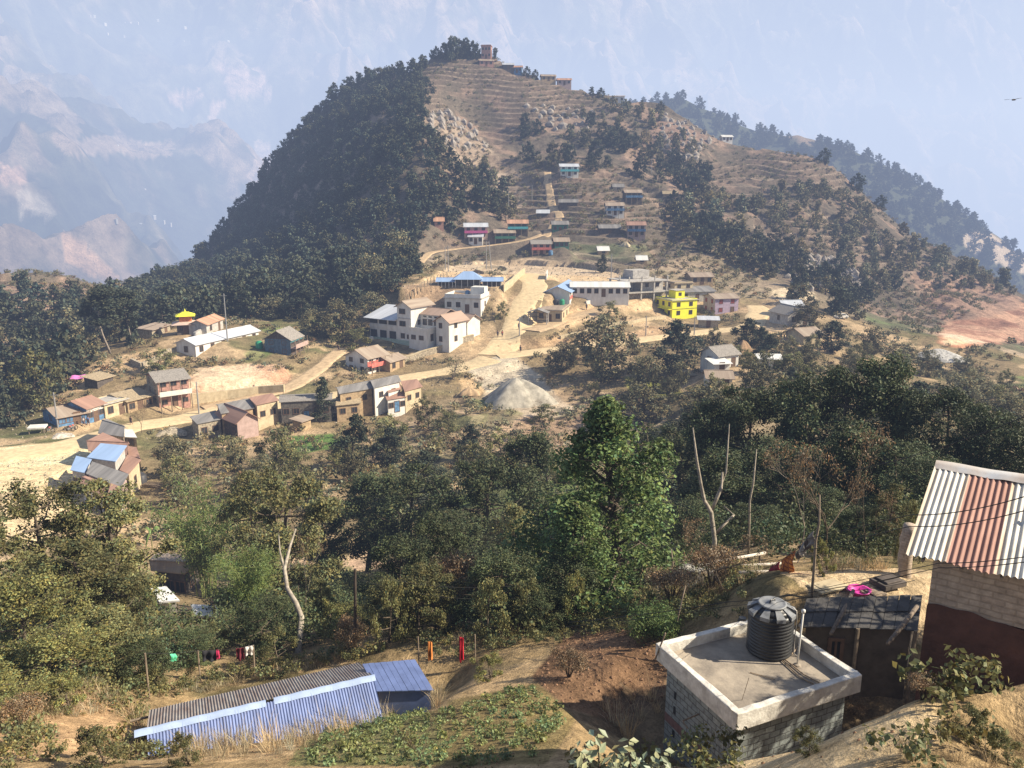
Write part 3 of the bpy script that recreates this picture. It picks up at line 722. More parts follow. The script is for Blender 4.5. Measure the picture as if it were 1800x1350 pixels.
def gen_bamboo(seed, H_=9., n=26):
    rng = np.random.default_rng(seed); mb = MB(); LV = []; T = []
    for k in range(n):
        a = rng.uniform(0, 6.28); rr_ = rng.uniform(0, .7); b0 = np.array([rr_ * math.cos(a), rr_ * math.sin(a), -.3]); h = H_ * rng.uniform(.6, 1.05); o_ = rng.uniform(1.2, 3.4)
        pts = [b0 + np.array([math.cos(a) * o_ * t ** 2.4, math.sin(a) * o_ * t ** 2.4, h * (t - .22 * t ** 4)]) for t in np.linspace(0, 1, 9)]
        mb.tube(pts, [.045 * (1 - .85 * t) for t in np.linspace(0, 1, 9)], 5, cap=False)
        m = 420; tt_ = rng.uniform(.35, 1, m); P_ = np.array(pts); ix = tt_ * 8; i0 = np.minimum(ix.astype(int), 7); f = (ix - i0)[:, None]
        c = P_[i0] * (1 - f) + P_[i0 + 1] * f + rng.normal(0, .34, (m, 3)); c[:, 2] -= .15
        nm = rng.normal(size=(m, 3)); v = leaf_quads(c, nm, np.full(m, .26), .2, rng); LV.append(v); T.append(np.repeat(tints(m, rng, .6, 1.4), 4, 0))
    return mb, np.concatenate(LV), np.concatenate(T)

def gen_fronds(seed, n=9, L_=1.8, wid=.36, h=1.2):
    """banana-like plant: big arching leaves from a short stem"""
    rng = np.random.default_rng(seed); mb = MB(); V_ = []; T = []
    mb.tube([(0, 0, -.3), (0, 0, h * .6), (.05, 0, h)], [.09, .08, .04], 7)
    for k in range(n):
        a = 2.4 * k; up = rng.uniform(.5, 1.2); P_ = []
        for t in np.linspace(0, 1, 9): P_.append(np.array([math.cos(a) * L_ * t * .75, math.sin(a) * L_ * t * .75, h + L_ * (up * t - .95 * t * t)]))
        sd_ = np.array([-math.sin(a), math.cos(a), 0])
        for i in range(8):
            w0 = wid * math.sin(math.pi * (i + .3) / 8.6) / 2; w1 = wid * math.sin(math.pi * (i + 1.3) / 9.4) / 2
            V_.append([P_[i] - sd_ * w0 - [0, 0, w0 * .4], P_[i], P_[i + 1], P_[i + 1] - sd_ * w1 - [0, 0, w1 * .4]]); V_.append([P_[i], P_[i] + sd_ * w0 - [0, 0, w0 * .4], P_[i + 1] + sd_ * w1 - [0, 0, w1 * .4], P_[i + 1]])
            T += [np.full(3, 1.0 + .2 * math.sin(k))] * 8
    return mb, np.array(V_).reshape(-1, 3), np.array(T)

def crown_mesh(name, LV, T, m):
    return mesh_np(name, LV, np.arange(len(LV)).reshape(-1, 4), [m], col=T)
def wood_mesh(name, mb, m):
    me = bpy.data.meshes.new(name); me.from_pydata(mb.v, [], mb.f); me.materials.append(m); me.update(); me.polygons.foreach_set('use_smooth', [True] * len(mb.f)); return me

PROTO = {}
def proto(key, gen, leafm, barkm, H_, W_):
    mb, LV, T = gen; PROTO[key] = (wood_mesh(key + '_trunk', mb, barkm), crown_mesh(key + '_crown', LV, T, leafm) if len(LV) else None, H_, W_)
# close trees
proto('oliveA', gen_tree(1, 9, 6.5, .16, 28, 560, .17, crad=.10), L_OLIVE, BARK, 9, 7.6)
proto('oliveB', gen_tree(2, 9, 5.4, .2, 26, 560, .16, crad=.105, style='tall'), L_OLIVE, BARK, 9, 6.4)
proto('oliveC', gen_tree(3, 8, 6.0, .1, 28, 520, .15, crad=.105), L_YEL, BARK, 8, 7)
proto('bright', gen_tree(4, 9.5, 8.2, .03, 46, 560, .165, style='cone', crad=.15, flat=.9, asp=.6, droop=.35), L_BRIGHT, BARK, 9.3, 7)
proto('darkA', gen_tree(5, 12, 8.4, .22, 34, 520, .23, crad=.115), L_DARK, BARK, 12, 9.6)
proto('darkB', gen_tree(6, 12, 6.6, .25, 30, 560, .22, crad=.11, style='tall'), L_DARK, BARK, 12, 7.8)
proto('darkC', gen_tree(7, 9, 6.4, .12, 32, 520, .17, crad=.125), L_DARK, BARK, 9, 7.4)
proto('bush1', gen_tree(8, 2.6, 3.2, -.05, 15, 330, .11, crad=.17, twigs=True, sides=5, trunkr=.02, style='tall'), L_OLIVE, BARK, 2.7, 3.6)
proto('bush2', gen_bush(9, 3.0, 2.4, 4200, .11, stems=9), L_DRY, BARK, 2.4, 3)
proto('bush3', gen_tree(10, 2.4, 3.2, -.1, 17, 340, .10, crad=.16, twigs=True, sides=5, trunkr=.02), L_YEL, BARK, 2.5, 3.6)
proto('bushg', gen_bush(11, 2.2, .75, 7000, .07, stems=12), L_BRIGHT, BARK, .9, 2.2)
proto('bamboo', gen_bamboo(12), leafmat('leaves_bamboo', (.17, .23, .075), .3), mat('bamboo_culm', (.22, .25, .09)), 8.6, 7)
proto('banana', gen_fronds(13), leafmat('leaves_banana', (.16, .25, .07), .3), mat('banana_stem', (.2, .2, .09)), 2.4, 2.8)
proto('bareA', gen_bare(14, 6, .5, 5, 900, .05), L_DRY, BARK, 5.6, 4.5)
proto('bareB', gen_bare(15, 6, .6, 5, 500, .045), L_DRY, mat('bark_grey', (.27, .23, .19), .9, .3), 5.6, 5)
# middle distance
proto('midA', gen_tree(21, 9, 7, .1, 20, 190, .42, crad=.15, twigs=False, sides=5), L_HILLG, BARK, 9.2, 8.2)
proto('midB', gen_tree(22, 10, 6, .15, 20, 190, .42, crad=.13, twigs=False, sides=5, style='tall'), L_HILL, BARK, 10.2, 7.2)
proto('midC', gen_tree(23, 10, 4.8, .12, 26, 170, .38, crad=.12, twigs=False, sides=5, style='cone'), L_PINE, BARK, 10, 5.2)
proto('midD', gen_tree(24, 8, 6.4, .05, 18, 170, .36, crad=.16, twigs=False, sides=5), L_OLIVE, BARK, 8.2, 7.6)
proto('prune', gen_tree(25, 13, 4.6, .5, 16, 330, .36, crad=.095, twigs=False, sides=5, style='tall', trunkr=.010), L_HILL, mat('bark_grey', (.27, .23, .19), .9, .3), 13, 5.4)
proto('thin', gen_tree(26, 8, 4.4, .15, 16, 60, .3, crad=.14, twigs=True, sides=5), L_HILLG, mat('bark_grey'  , (.27, .23, .19)), 8, 5.6)
# far
FARP = []
for i in range(5):
    st = ['broad', 'broad', 'tall', 'broad', 'columnar'][i]
    mb, LV, T = gen_tree(31 + i, 8.0, [7.0, 6.0, 5.2, 7.6, 4.6][i], [.05, .08, .08, .0, .1][i], 14, 70, .72, crad=.18, asp=.8, twigs=False, sides=3, style=st)
    FARP.append((mb, LV, T))
def far_mesh(k, leafm):
    mb, LV, T = FARP[k]; wv = np.array(mb.v); wf = [f for f in mb.f if len(f) == 4]
    v = np.concatenate([LV, wv]); f = np.concatenate([np.arange(len(LV)).reshape(-1, 4), np.array(wf) + len(LV)])
    return mesh_np('hillside_tree', v, f, [leafm, BARK], fmat=[0] * (len(LV) // 4) + [1] * len(wf), col=np.concatenate([T, np.ones((len(wv), 3))]))
FARM = [far_mesh(0, L_HILL), far_mesh(1, L_HILL), far_mesh(2, L_PINE), far_mesh(3, L_HILLG), far_mesh(4, L_HILL)]

def plant(key, name, loc, h, w, label, cat='tree', group=None, rz=None, crown='crown'):
    wm, cm, H_, W_ = PROTO[key]
    e = empty(name, loc, rz if rz is not None else random.uniform(0, 6.28)); sx = w / W_; sz = h / H_; e.scale = (sx, sx, sz)
    tag(e, label, cat, group)
    a = bpy.data.objects.new('trunk' if cat == 'tree' else 'stem', wm); C.objects.link(a); a.parent = e
    if cm:
        b = bpy.data.objects.new('crown' if cat == 'tree' else 'foliage', cm); C.objects.link(b); b.parent = e
    return e

def tree_px(key, name, px, ptop, Y, wpx, label, cat='tree', group=None, pbase=None):
    """tree whose top is at (px, ptop) for an eye at the camera and that stands on the ground at depth Y"""
    if pbase is not None:
        g = ground(px, pbase, 5); Y = g.y
    t = at(px, ptop, Y); gz = float(H(t.x, Y)); h = max(t.z - gz, .5); dist = Y * cP - gz * sP
    return plant(key, name, (t.x, Y, gz - .1), h, wpx * dist / F, label, cat, group)

NT = [
 ('darkC', 880, 955, 28, 170, 'dark leafy tree standing right above the dug brown earth'),
 ('oliveB', 755, 985, 28, 150, 'olive tree just uphill of the hanging orange cloth'),
 ('darkC', 1010, 965, 28, 150, 'dark green tree in front of the lower bright green one'),
 ('oliveB', 690, 1015, 29, 120, 'slim olive tree between the dark wooden pole and the orange cloth'),
 ('darkC', 955, 1030, 26.5, 120, 'short dark tree at the upper edge of the dug earth'),
 # key, x, top, Y, width px, label
 ('oliveA', 50, 822, 33, 250, 'olive broadleaf tree with sparse top against the tan plaza, beside the frame edge'),
 ('oliveB', 190, 842, 34, 230, 'olive broadleaf tree whose top reaches up to the blue and rusty roof cluster'),
 ('oliveA', -60, 900, 29, 260, 'olive tree cut by the frame edge halfway up the picture'),
 ('oliveC', 20, 975, 25, 230, 'fresher green tree low at the frame edge below the olive canopy'),
 ('oliveB', 120, 940, 29, 240, 'yellowish olive tree in the middle of the dense olive canopy'),
 ('oliveA', 195, 985, 29, 140, 'olive tree just beside the brown roofed farmhouse in the gully'),
 ('oliveC', 70, 1080, 22.5, 220, 'light yellow-green tree above the orange dirt patch'),
 ('oliveB', 175, 1060, 25, 180, 'brownish olive tree standing uphill of the orange dirt patch'),
 ('oliveC', -30, 1130, 19.5, 220, 'yellow-green leafy tree cut by the frame edge over the dirt patch'),
 ('darkC', 245, 1110, 24.5, 120, 'small dark tree with leaning stem at the end of the long blue shed'),
 ('darkC', 335, 1098, 28, 110, 'small tree in front of the pale tin lean-to in the gully'),
 ('oliveA', 500, 800, 46, 240, 'tall brownish olive tree on a bent pale trunk beside the green terrace'),
 ('oliveB', 440, 830, 52, 150, 'olive tree between the bamboo clump and the bent pale trunk'),
 ('darkC', 460, 1040, 30, 140, 'dark shrubby tree beneath the arching bamboo'),
 ('oliveB', 560, 1010, 33, 70, 'slim olive tree in front of the green terrace'),
 ('oliveC', 600, 1045, 30, 90, 'bushy olive tree beside the dark wooden pole above the blue shed'),
 ('darkB', 640, 835, 66, 170, 'dark tree at the head of the shaded gully beyond the terrace'),
 ('darkA', 730, 805, 62, 190, 'dark round tree in the middle of the shaded gully'),
 ('darkC', 700, 925, 36, 150, 'dark tree with a rounded top at the end of the green terrace'),
 ('darkC', 765, 880, 38, 150, 'dark tree with yellowish top leaves right of the rounded one in the gully'),
 ('darkA', 850, 790, 58, 200, 'dark broad tree with a pale slender stem below the brown ploughed terraces'),
 ('oliveB', 905, 880, 42, 130, 'thin olive tree with reddish brown leaves above the pale forked stems'),
 ('darkC', 830, 985, 33, 170, 'dark tree behind the red and orange cloths'),
 ('darkB', 945, 760, 62, 150, 'dark tree just below the brown ploughed terraces'),
 ('darkC', 930, 1000, 32, 140, 'dark shrubby tree behind the pale forked stems'),
 ('bright', 1078, 695, 31.5, 340, 'tall bright green conical tree with glossy drooping leaves'),
 ('bright', 1010, 880, 29.5, 230, 'lower bright green tree leaning against the tall conical one'),
 ('darkA', 1200, 735, 64, 190, 'dark tree just behind the tall bright green cone'),
 ('darkB', 1255, 700, 58, 140, 'dark narrow tree behind the dead pale trunk'),
 ('darkA', 1320, 655, 58, 200, 'dark tree below the two pale roofed farmhouses, on the edge of the wood'),
 ('darkA', 1420, 640, 58, 210, 'dark tree on the wood skyline under the grey roofed farmhouse'),
 ('darkA', 1510, 612, 54, 240, 'tallest dark tree of the wood with light glossy leaf tips'),
 ('darkB', 1590, 618, 54, 180, 'tall dark tree on the wood skyline under the grey rubble heap'),
 ('darkA', 1670, 660, 50, 210, 'dark tree of the wood behind the rusty tin roof'),
 ('darkC', 1745, 700, 46, 190, 'greyish dark tree above the ridge of the rusty tin roof'),
 ('darkA', 1810, 720, 44, 200, 'dark tree cut by the frame edge above the rusty tin roof'),
 ('darkB', 1300, 790, 44, 170, 'dark tree just behind the forked dead trunk'),
 ('darkC', 1390, 760, 46, 200, 'dark tree behind the bare reddish twigs'),
 ('darkB', 1480, 730, 44, 170, 'dark tree in the shaded heart of the wood, in front of the tallest one'),
 ('darkA', 1570, 760, 42, 200, 'dark tree behind the brown dry leafed tree'),
 ('darkC', 1650, 790, 38, 160, 'dark tree close behind the corner of the rusty tin roof'),
 ('darkC', 1230, 870, 40, 150, 'dark low tree behind the twiggy shrub with yellow leaves'),
 ('darkC', 1340, 880, 34, 140, 'dark low tree behind the hanging orange cloth'),
 ('oliveB', 1575, 850, 28, 110, 'tree with dry brown and olive leaves beside the rusty tin roof'),
 ('darkC', 1510, 880, 29, 110, 'dark glossy leafed tree beside the thicket of bare twigs'),
 ('darkC', 1140, 930, 40, 120, 'dark tree in the shade right behind the bright green cone'),
 ('darkB', 560, 880, 62, 130, 'dark tree in the shaded gully next to the bent pale trunk tree'),
 ('darkA', 790, 900, 50, 180, 'dark tree low in the shaded gully'),
 ('darkC', 1440, 840, 38, 140, 'dark tree behind the tall laundry pole'),
]
for k, px, pt, Y, wp, lb in NT:
    tree_px(k, {'olive': 'broadleaf_tree', 'darkA': 'broadleaf_tree', 'brigh': 'broadleaf_tree'}.get(k[:5], 'broadleaf_tree'), px, pt, Y, wp, lb, 'tree')
for px, pt, Y, wp, lb in [(345, 812, 62, 190, 'bamboo clump with arching culms below the lower village road'), (430, 925, 39, 150, 'drooping bamboo clump in front of the gully farmhouse')]:
    tree_px('bamboo', 'bamboo_clump', px, pt, Y, wp, lb, 'bamboo')
for px, pb, wp, lb in [(268, 965, 36, 'banana plant with ragged leaves behind the brown farmhouse roof'), (352, 968, 40, 'banana plant beside the bamboo in the gully'), (268, 1085, 42, 'banana plant in front of the pale tin lean-to'), (575, 1010, 22, 'young banana plant on the green terrace')]:
    g = ground(px, pb, 20); d = g.y; plant('banana', 'banana_plant', g, 2.6 * wp / 40 * d / 75 + .8, wp * d / F, lb, 'plant')
for key, px, pb, h, wpx, lb in [('bareA', 1460, 1000, 5.6, 170, 'bare reddish twiggy tree behind the laundry pole'), ('bareB', 1400, 990, 4.2, 120, 'bare grey twiggy tree behind the hanging cloths'),
        ('bareA', 1280, 1045, 2.9, 120, 'bare shrub with a few yellow leaves behind the black tank'), ('bareB', 590, 985, 6.5, 60, 'pale leafless tree on the green terrace'), ('bareA', 1530, 995, 3.4, 80, 'dry twiggy shrub beside the clay pillar'),
        ('bareB', 880, 1075, 4.6, 90, 'pale forked stems with few leaves in front of the dark gully trees'), ('bareB', 545, 1110, 5.0, 60, 'slender pale leafless stems below the bent trunk'), ('bareA', 745, 1350, 1.5, 70, 'leafless sapling growing at the edge of the vegetable plot'),
        ('bareB', 950, 745, 4.5, 50, 'grey leafless tree above the ploughed terraces'),('bareB', 660, 790, 4.5, 50, 'grey leafless tree beside the bamboo pole stack'),('bareA', 250, 760, 6, 45, 'half bare grey tree at the bend of the dusty street')]:
    g = ground(px, pb, 6); plant(key, 'bare_tree', g, h, wpx * g.y / F, lb, 'tree')
# dead pale trunk with forks
def dead_tree():
    g = ground(1252, 1000, 20); Y = g.y; e = empty('dead_tree', g); tag(e, 'dead pale forked trunk standing before the dark wood', 'tree')
    def L_(px, py, dy=0): return at(px, py, Y + dy) - g
    m = MB(); m.tube([(0, 0, -.3), L_(1256, 950), L_(1250, 900), L_(1238, 880), L_(1232, 850), L_(1225, 810), L_(1218, 752)], [.10, .09, .085, .07, .06, .05, .02], 7)
    m.build('trunk', BARKP, e, True)
    for pts in ([(1250, 900), (1262, 868), (1276, 830), (1282, 745)], [(1256, 940), (1290, 905), (1272, 890)], [(1250, 900), (1268, 860), (1270, 830)]):
        b = MB(); b.tube([L_(x, y, i * .3) for i, (x, y) in enumerate(pts)], [.065, .05, .04, .018][:len(pts)], 6); b.build('branch', BARKP, e, True)
    e2 = empty('dead_tree', ground(1316, 985, 20)); tag(e2, 'short crooked dead stem beside the forked dead trunk', 'tree'); g2 = e2.location
    b = MB(); b.tube([(0, 0, -.2)] + [at(x, y, g2.y) - g2 for x, y in [(1318, 880), (1324, 850), (1330, 790)]], [.055, .04, .035, .015], 6); b.build('trunk', BARKP, e2, True)
    # bent pale trunk of the tall olive tree
    e3 = empty('bent_tree', ground(522, 1150, 20)); g3 = e3.location; tag(e3, 'bent pale trunk with few side branches under the tall brownish olive tree', 'tree')
    b = MB(); b.tube([(0, 0, -.3)] + [at(x, y, g3.y + (1150 - y) * .03) - g3 for x, y in [(528, 1110), (530, 1085), (520, 1060), (505, 1035), (500, 1000), (510, 960), (520, 930)]], [.15, .13, .12, .115, .10, .085, .06, .03], 8); b.build('trunk', BARKP, e3, True)
    b = MB(); b.tube([at(x, y, g3.y + (1150 - y) * .03) - g3 for x, y in [(500, 1000), (492, 970), (490, 940)]], [.06, .045, .02], 6); b.build('branch', BARKP, e3, True)
dead_tree()
# shrubs on the near ledge
SH = [('bush1', 740, 1120, 2.4, 120, 'olive vine covered shrub behind the orange cloth'), ('bush1', 860, 1125, 2.6, 110, 'olive shrub behind the red cloth'), ('bush2', 810, 1090, 3.0, 110, 'dry brown shrub between the two hanging cloths'),
      ('bush1', 930, 1110, 2.2, 100, 'olive shrub below the pale forked stems'), ('bush3', 1010, 1100, 2.4, 90, 'leafy light green shrub at the foot of the bright tree'), ('bush1', 685, 1130, 3.0, 100, 'tall olive shrub behind the flat blue roof'),
      ('bushg', 1150, 1118, .9, 115, 'low round bright green bush behind the flat roof corner'), ('bush2', 1250, 1040, 1.6, 110, 'dry brown shrub beside the pale stone patch'), ('bush2', 1180, 1060, 1.3, 100, 'dry shrub behind the leaning bamboo pole'),
      ('bush2', 40, 1290, 1.0, 90, 'reddish dry bush beside the orange dirt patch'), ('bush1', 180, 1345, 1.0, 160, 'grey olive bush in front of the long blue shed'), ('bush1', 330, 1345, .8, 100, 'grey olive weeds against the blue shed front'),
      ('bush3', 860, 1195, 1.0, 90, 'yellow fern-like bush at the edge of the vegetable plot'), ('bush1', 1420, 1325, .9, 110, 'olive bush against the grey block wall'), ('bush2', 1500, 1255, .8, 90, 'dry bush on the bank below the mud house'),
      ('bush1', 1700, 1290, .8, 180, 'grey olive bush on the bank beside the tan path'), ('bush1', 1770, 1345, .7, 160, 'grey olive bush cut by the frame corner'), ('bush2', 1620, 1230, .7, 110, 'dry reddish bush on top of the bank'),
      ('bush1', 1730, 1215, .8, 110, 'olive weed bush under the red mud wall'), ('bush3', 580, 1120, 2.0, 80, 'light green shrub below the dark wooden pole'), ('bush1', 490, 1165, 1.5, 100, 'olive shrub behind the long blue shed'),
      ('bush2', 620, 1150, 1.4, 80, 'dry shrub behind the ridge of the long blue shed'), ('bush3', 120, 1250, 1.3, 120, 'yellow-green leafy bush above the orange dirt'), ('bush1', 270, 1210, 1.1, 90, 'olive bush beside the green cloth on its pole'),
      ('bush3', 1440, 1010, 1.3, 60, 'light green shrub at the foot of the laundry pole'), ('bush1', 1590, 990, 2.4, 80, 'tall olive shrub in front of the clay pillar'), ('bush2', 1000, 1190, .8, 80, 'dry brown clump on the dug earth'), ('bush1', 380, 1155, 1.6, 90, 'olive shrub uphill of the black cloth')]
for k, px, pb, h, wp, lb in SH:
    if px > 1390 and pb > 1180: h *= .42; wp *= .7
    g = ground(px, pb, 5); plant(k, 'shrub', g, h, wp * g.y / F, lb, 'shrub')

# trees one can tell apart in the village and on the spur
VT = [('midC', 563, 738, 662, 44, 'tall narrow dark tree in front of the long grey roofed hall'), ('midB', 622, 825, 722, 70, 'tree with two bare stems below the row of tin roofs'), ('thin', 795, 668, 620, 44, 'small dark tree on the downhill edge of the main dirt road'),
      ('midA', 1075, 668, 545, 105, 'large grey-green tree below the yellow house road'), ('midB', 1185, 655, 560, 85, 'dense dark tree just below the yellow house'), ('midA', 990, 650, 598, 60, 'round tree beside the lower road fork'), ('midA', 1150, 690, 620, 60, 'tree between the two dark ones below the lower road'),
      ('midB', 1320, 612, 556, 55, 'round dark tree beside the end of the lower road'), ('midC', 1345, 612, 575, 26, 'small pointed dark tree beside the round one at the lower road end'), ('midA', 1135, 740, 668, 100, 'grey-green tree below the yellow flowering patch'), ('midA', 1230, 745, 670, 110, 'grey-green broad tree right of the yellow flowering patch'),
      ('midD', 950, 742, 705, 55, 'low round shrub tree at the foot of the gravel spill'), ('midA', 1010, 620, 590, 34, 'small tree at the road bank beside the lower fork'), ('prune', 180, 625, 500, 85, 'tall dark tree with high crown and long bare trunk, wider crown of two'), ('prune', 222, 605, 505, 60, 'tall dark tree with high crown and long bare trunk, nearer the yellow shrine'),
      ('midC', 307, 545, 498, 44, 'pale tree with a bare leaning stem behind the yellow roofed shrine'), ('prune', 362, 555, 503, 34, 'small pruned tree behind the red roofed hut'), ('midD', 275, 655, 605, 56, 'spiky leafed tree on the stone terrace before the yellow shrine'), ('midA', 130, 645, 580, 70, 'grey-green tree at the tip of the tan spur'),
      ('midD', 50, 720, 600, 90, 'large tree below the spur beside the blue shopfronts'), ('midD', 90, 640, 590, 80, 'grey-green tree on the slope below the spur tip'), ('midA', 555, 590, 540, 60, 'tree behind the green trimmed house'), ('midA', 600, 600, 520, 80, 'broad tree behind the road bend by the white building'),
      ('midA', 480, 560, 520, 60, 'tree between the long white hall and the shaded flank'), ('midA', 645, 520, 440, 70, 'tall tree on the edge of the shaded flank'), ('midA', 700, 480, 400, 65, 'tree below the hairpin of the hill track'), ('midA', 610, 470, 440, 60, 'tree with a pointed top at the foot of the shaded flank'),
      ('midB', 530, 560, 500, 60, 'dark tree above the green trimmed house'), ('midD', 620, 612, 575, 70, 'broad tree right beside the white two-storey building'), ('midA', 660, 560, 510, 60, 'tree behind the white metal roof of the white building'),
      ('midA', 1425, 580, 530, 60, 'grey tree behind the white walled farmhouse'), ('midB', 1470, 620, 560, 60, 'dark tree beside the roadside car'), ('midA', 1540, 625, 572, 40, 'dark upright tree before the grey rubble heap'), ('midA', 1600, 640, 600, 60, 'grey tree below the grey rubble heap'),
      ('midA', 1700, 720, 655, 100, 'broad grey-green tree below the green field'), ('midB', 1620, 740, 665, 90, 'dark grey tree behind the wood skyline'), ('midA', 1780, 760, 690, 90, 'grey-green tree by the tan bank'), ('midD', 1350, 660, 610, 50, 'dark tree in the hollow below the lower road'),
      ('midD', 1395, 670, 615, 60, 'dark round tree next to the pale roofed barn'), ('midD', 1300, 640, 605, 44, 'tree beside the white gable farmhouse'), ('midD', 690, 795, 725, 70, 'bushy tree below the blue doored shop'), ('midD', 750, 755, 690, 50, 'ivy covered tree stump at the end of the tin roofed row'),
      ('midD', 480, 830, 745, 80, 'bush tree below the green plot'), ('midD', 390, 800, 758, 50, 'round dark tree below the pink gable house'), ('midD', 880, 560, 525, 26, 'small tree beside the straight steep road'), ('midA', 930, 810, 760, 60, 'low tree on the ploughed terraces'),
      ('midD', 790, 760, 715, 44, 'round reddish bush tree by the green plot'), ('midD', 1070, 560, 525, 40, 'small tree in front of the long white school block'), ('midB', 1060, 480, 445, 22, 'slim tree at the corner of the sports ground')]
for k, px, pb, pt, wp, lb in VT:
    tree_px(k, 'village_tree' if k != 'midC' else 'conifer_tree', px, pt, 0, wp * 1.1, lb, 'tree', pbase=pb)

# -------- scattered hill trees: the largest as objects, the rest as forest
EX = []   # keep-out discs (x, y, r), filled with houses and roads
for nm, (Q, hw) in road_pts.items():
    for q in Q[::6]: EX.append((q[0], q[1], hw + 1.2))
def free(x, y, pad=0):
    a = np.array(EX); return np.all(np.hypot(a[:, 0] - x, a[:, 1] - y) > a[:, 2] + pad)
CM = np.maximum.accumulate(np.where(LRG > math.log(12), SG * 0 + ZG / RG, -9), axis=0)
def vis_gap(X, Y, Z):
    """how far below the line of sight a point lies (metres); <=0 seen"""
    r = np.hypot(X, Y); c = bil(CM, np.arctan2(X, Y), W_(np.log(r)), AZ0, AZ1, 0., 1.); return c * r - Z
def scatter(poly, rmin, rmax, spacing, n_try, rng, hide=9, noise_cut=None):
    """positions on the ground inside an image region, at least spacing apart"""
    out = []; xs = np.array([p[0] for p in poly]); lo = xs.min(); hi = xs.max()
    r = np.sqrt(rng.uniform(rmin ** 2, rmax ** 2, n_try)); a = rng.uniform(math.atan((lo - 930) / F), math.atan((hi - 870) / F), n_try)
    X = r * np.sin(a); Y = r * np.cos(a); Z = H(X, Y); px, py = proj(X, Y, Z)
    wj = np.clip((r - 180) / 60, 0, 1); ok = inpoly(px + wj * 26 * fbm(X / 15, Y / 15, 3, 61), py + wj * 14 * fbm(X / 13, Y / 13, 3, 62), poly) & (vis_gap(X, Y, Z) < hide)
    if noise_cut is not None: ok &= (fbm(X / 18, Y / 18, 3, 91) + .35 * fbm(X / 5, Y / 5, 2, 92)) > noise_cut
    X, Y, Z = X[ok], Y[ok], Z[ok]; cell = {}
    ea = np.array(EX)
    for x, y, z in zip(X, Y, Z):
        k = (int(x // spacing), int(y // spacing)); bad = False
        for i in (-1, 0, 1):
            for j in (-1, 0, 1):
                for q in cell.get((k[0] + i, k[1] + j), ()):
                    if (q[0] - x) ** 2 + (q[1] - y) ** 2 < spacing ** 2: bad = True
        if bad or np.any(np.hypot(ea[:, 0] - x, ea[:, 1] - y) < ea[:, 2] + spacing * .3): continue
        cell.setdefault(k, []).append((x, y)); out.append((x, y, z))
    return out
# ---------------------------------------------------------------- village
M_WHITE = mat('lime_white_wall', (.68, .67, .63), .9, .3, 1.1, .1, 12, col2=(.53, .51, .47), stretch=(1, 1, .35), detail=9); M_PINKW = mat('pink_plaster', (.46, .34, .31), .9, .3, 1.2, col2=(.33, .24, .21), detail=9); M_STONE = mat('rubble_stone_wall', (.36, .31, .23), .95, .55, 3.2, .6, 4)
M_MUD = mat('mud_wall', (.38, .28, .17), .95, .35, 1.5, .3, 8); M_DARKW = mat('dark_timber_wall', (.10, .085, .075), .9, .4, 2); M_YEL = mat('yellow_paint', (.80, .78, .05), .75, .1, .8)
M_BRICK = mat('brick_pinkish', (.42, .24, .19), .9, .35, 2.5, .2, 10); M_BLUEW = mat('blue_paint', (.10, .20, .34), .8, .5, 1.5); M_GREENW = mat('green_paint', (.05, .17, .12), .7, .3, 1.5); M_CONC = mat('raw_concrete', (.42, .40, .37), .95, .3, 1.6, .2, 10)
M_CREAM = mat('cream_wall', (.54, .46, .31), .9, .3, 1.2, col2=(.38, .31, .20), detail=9); M_PURP = mat('mauve_paint', (.42, .34, .44), .85, .2, 1.2); M_REDB = mat('red_painted_band', (.55, .16, .13), .8, .3, 2); M_TEAL = mat('teal_paint', (.10, .42, .46), .7, .2, 2); M_MAG = mat('magenta_paint', (.55, .12, .30), .8, .2, 2)
sst = (1.1, .06, .06)
R_RUST = mat('rusty_tin_roof', (.36, .22, .165), .75, .3, 1.3, .0, stretch=sst, col2=(.25, .15, .115)); R_GREY = mat('grey_tin_roof', (.26, .25, .24), .65, .3, 1.3, stretch=sst, col2=(.15, .145, .14)); R_BLUE = mat('light_blue_tin_roof', (.27, .39, .60), .5, .12, 1.0, stretch=sst)
R_SILV = mat('pale_silver_tin_roof', (.50, .53, .58), .5, .15, 1.1, stretch=sst); R_TAN = mat('tan_rusted_roof', (.36, .30, .235), .8, .25, 1.3, stretch=sst, col2=(.26, .20, .155)); R_SLATE = mat('grey_slate_roof', (.27, .25, .225), .85, .45, 5.0, .3, 9); R_WHITE = mat('white_tin_roof', (.66, .66, .64), .6, .15, 1.2, stretch=sst)
R_THATCH = mat('thatch_roof', (.36, .29, .19), .95, .4, 4, .4, 12); R_ORANGE = mat('orange_rust_roof', (.46, .27, .18), .8, .3, 1.3, stretch=sst)
GLASS = mat('dark_window_pane', (.035, .04, .045), .25, .2, 2, spec=.5); FRAME = mat('window_frame_wood', (.16, .10, .07), .8, .2, 5); DOOR = mat('door_wood', (.14, .09, .06), .8, .3, 3); METAL = mat('grey_steel', (.30, .30, .30), .6, .2, 5, metal=.3)
WOODP = mat('weathered_pole_wood', (.24, .19, .14), .95, .35, 5)
WTINT = {'white': M_WHITE, 'pink': M_PINKW, 'stone': M_STONE, 'mud': M_MUD, 'dark': M_DARKW, 'yellow': M_YEL, 'brick': M_BRICK, 'blue': M_BLUEW, 'green': M_GREENW, 'conc': M_CONC, 'cream': M_CREAM, 'mauve': M_PURP, 'darkstone': mat('dark_rubble_wall', (.15, .135, .115), .95, .5, 3), 'slateblue': mat('slate_blue_wall', (.10, .15, .20), .8, .3, 2)}
RT = {'rust': R_RUST, 'grey': R_GREY, 'blue': R_BLUE, 'silver': R_SILV, 'tan': R_TAN, 'slate': R_SLATE, 'white': R_WHITE, 'thatch': R_THATCH, 'conc': M_CONC, 'orange': R_ORANGE}

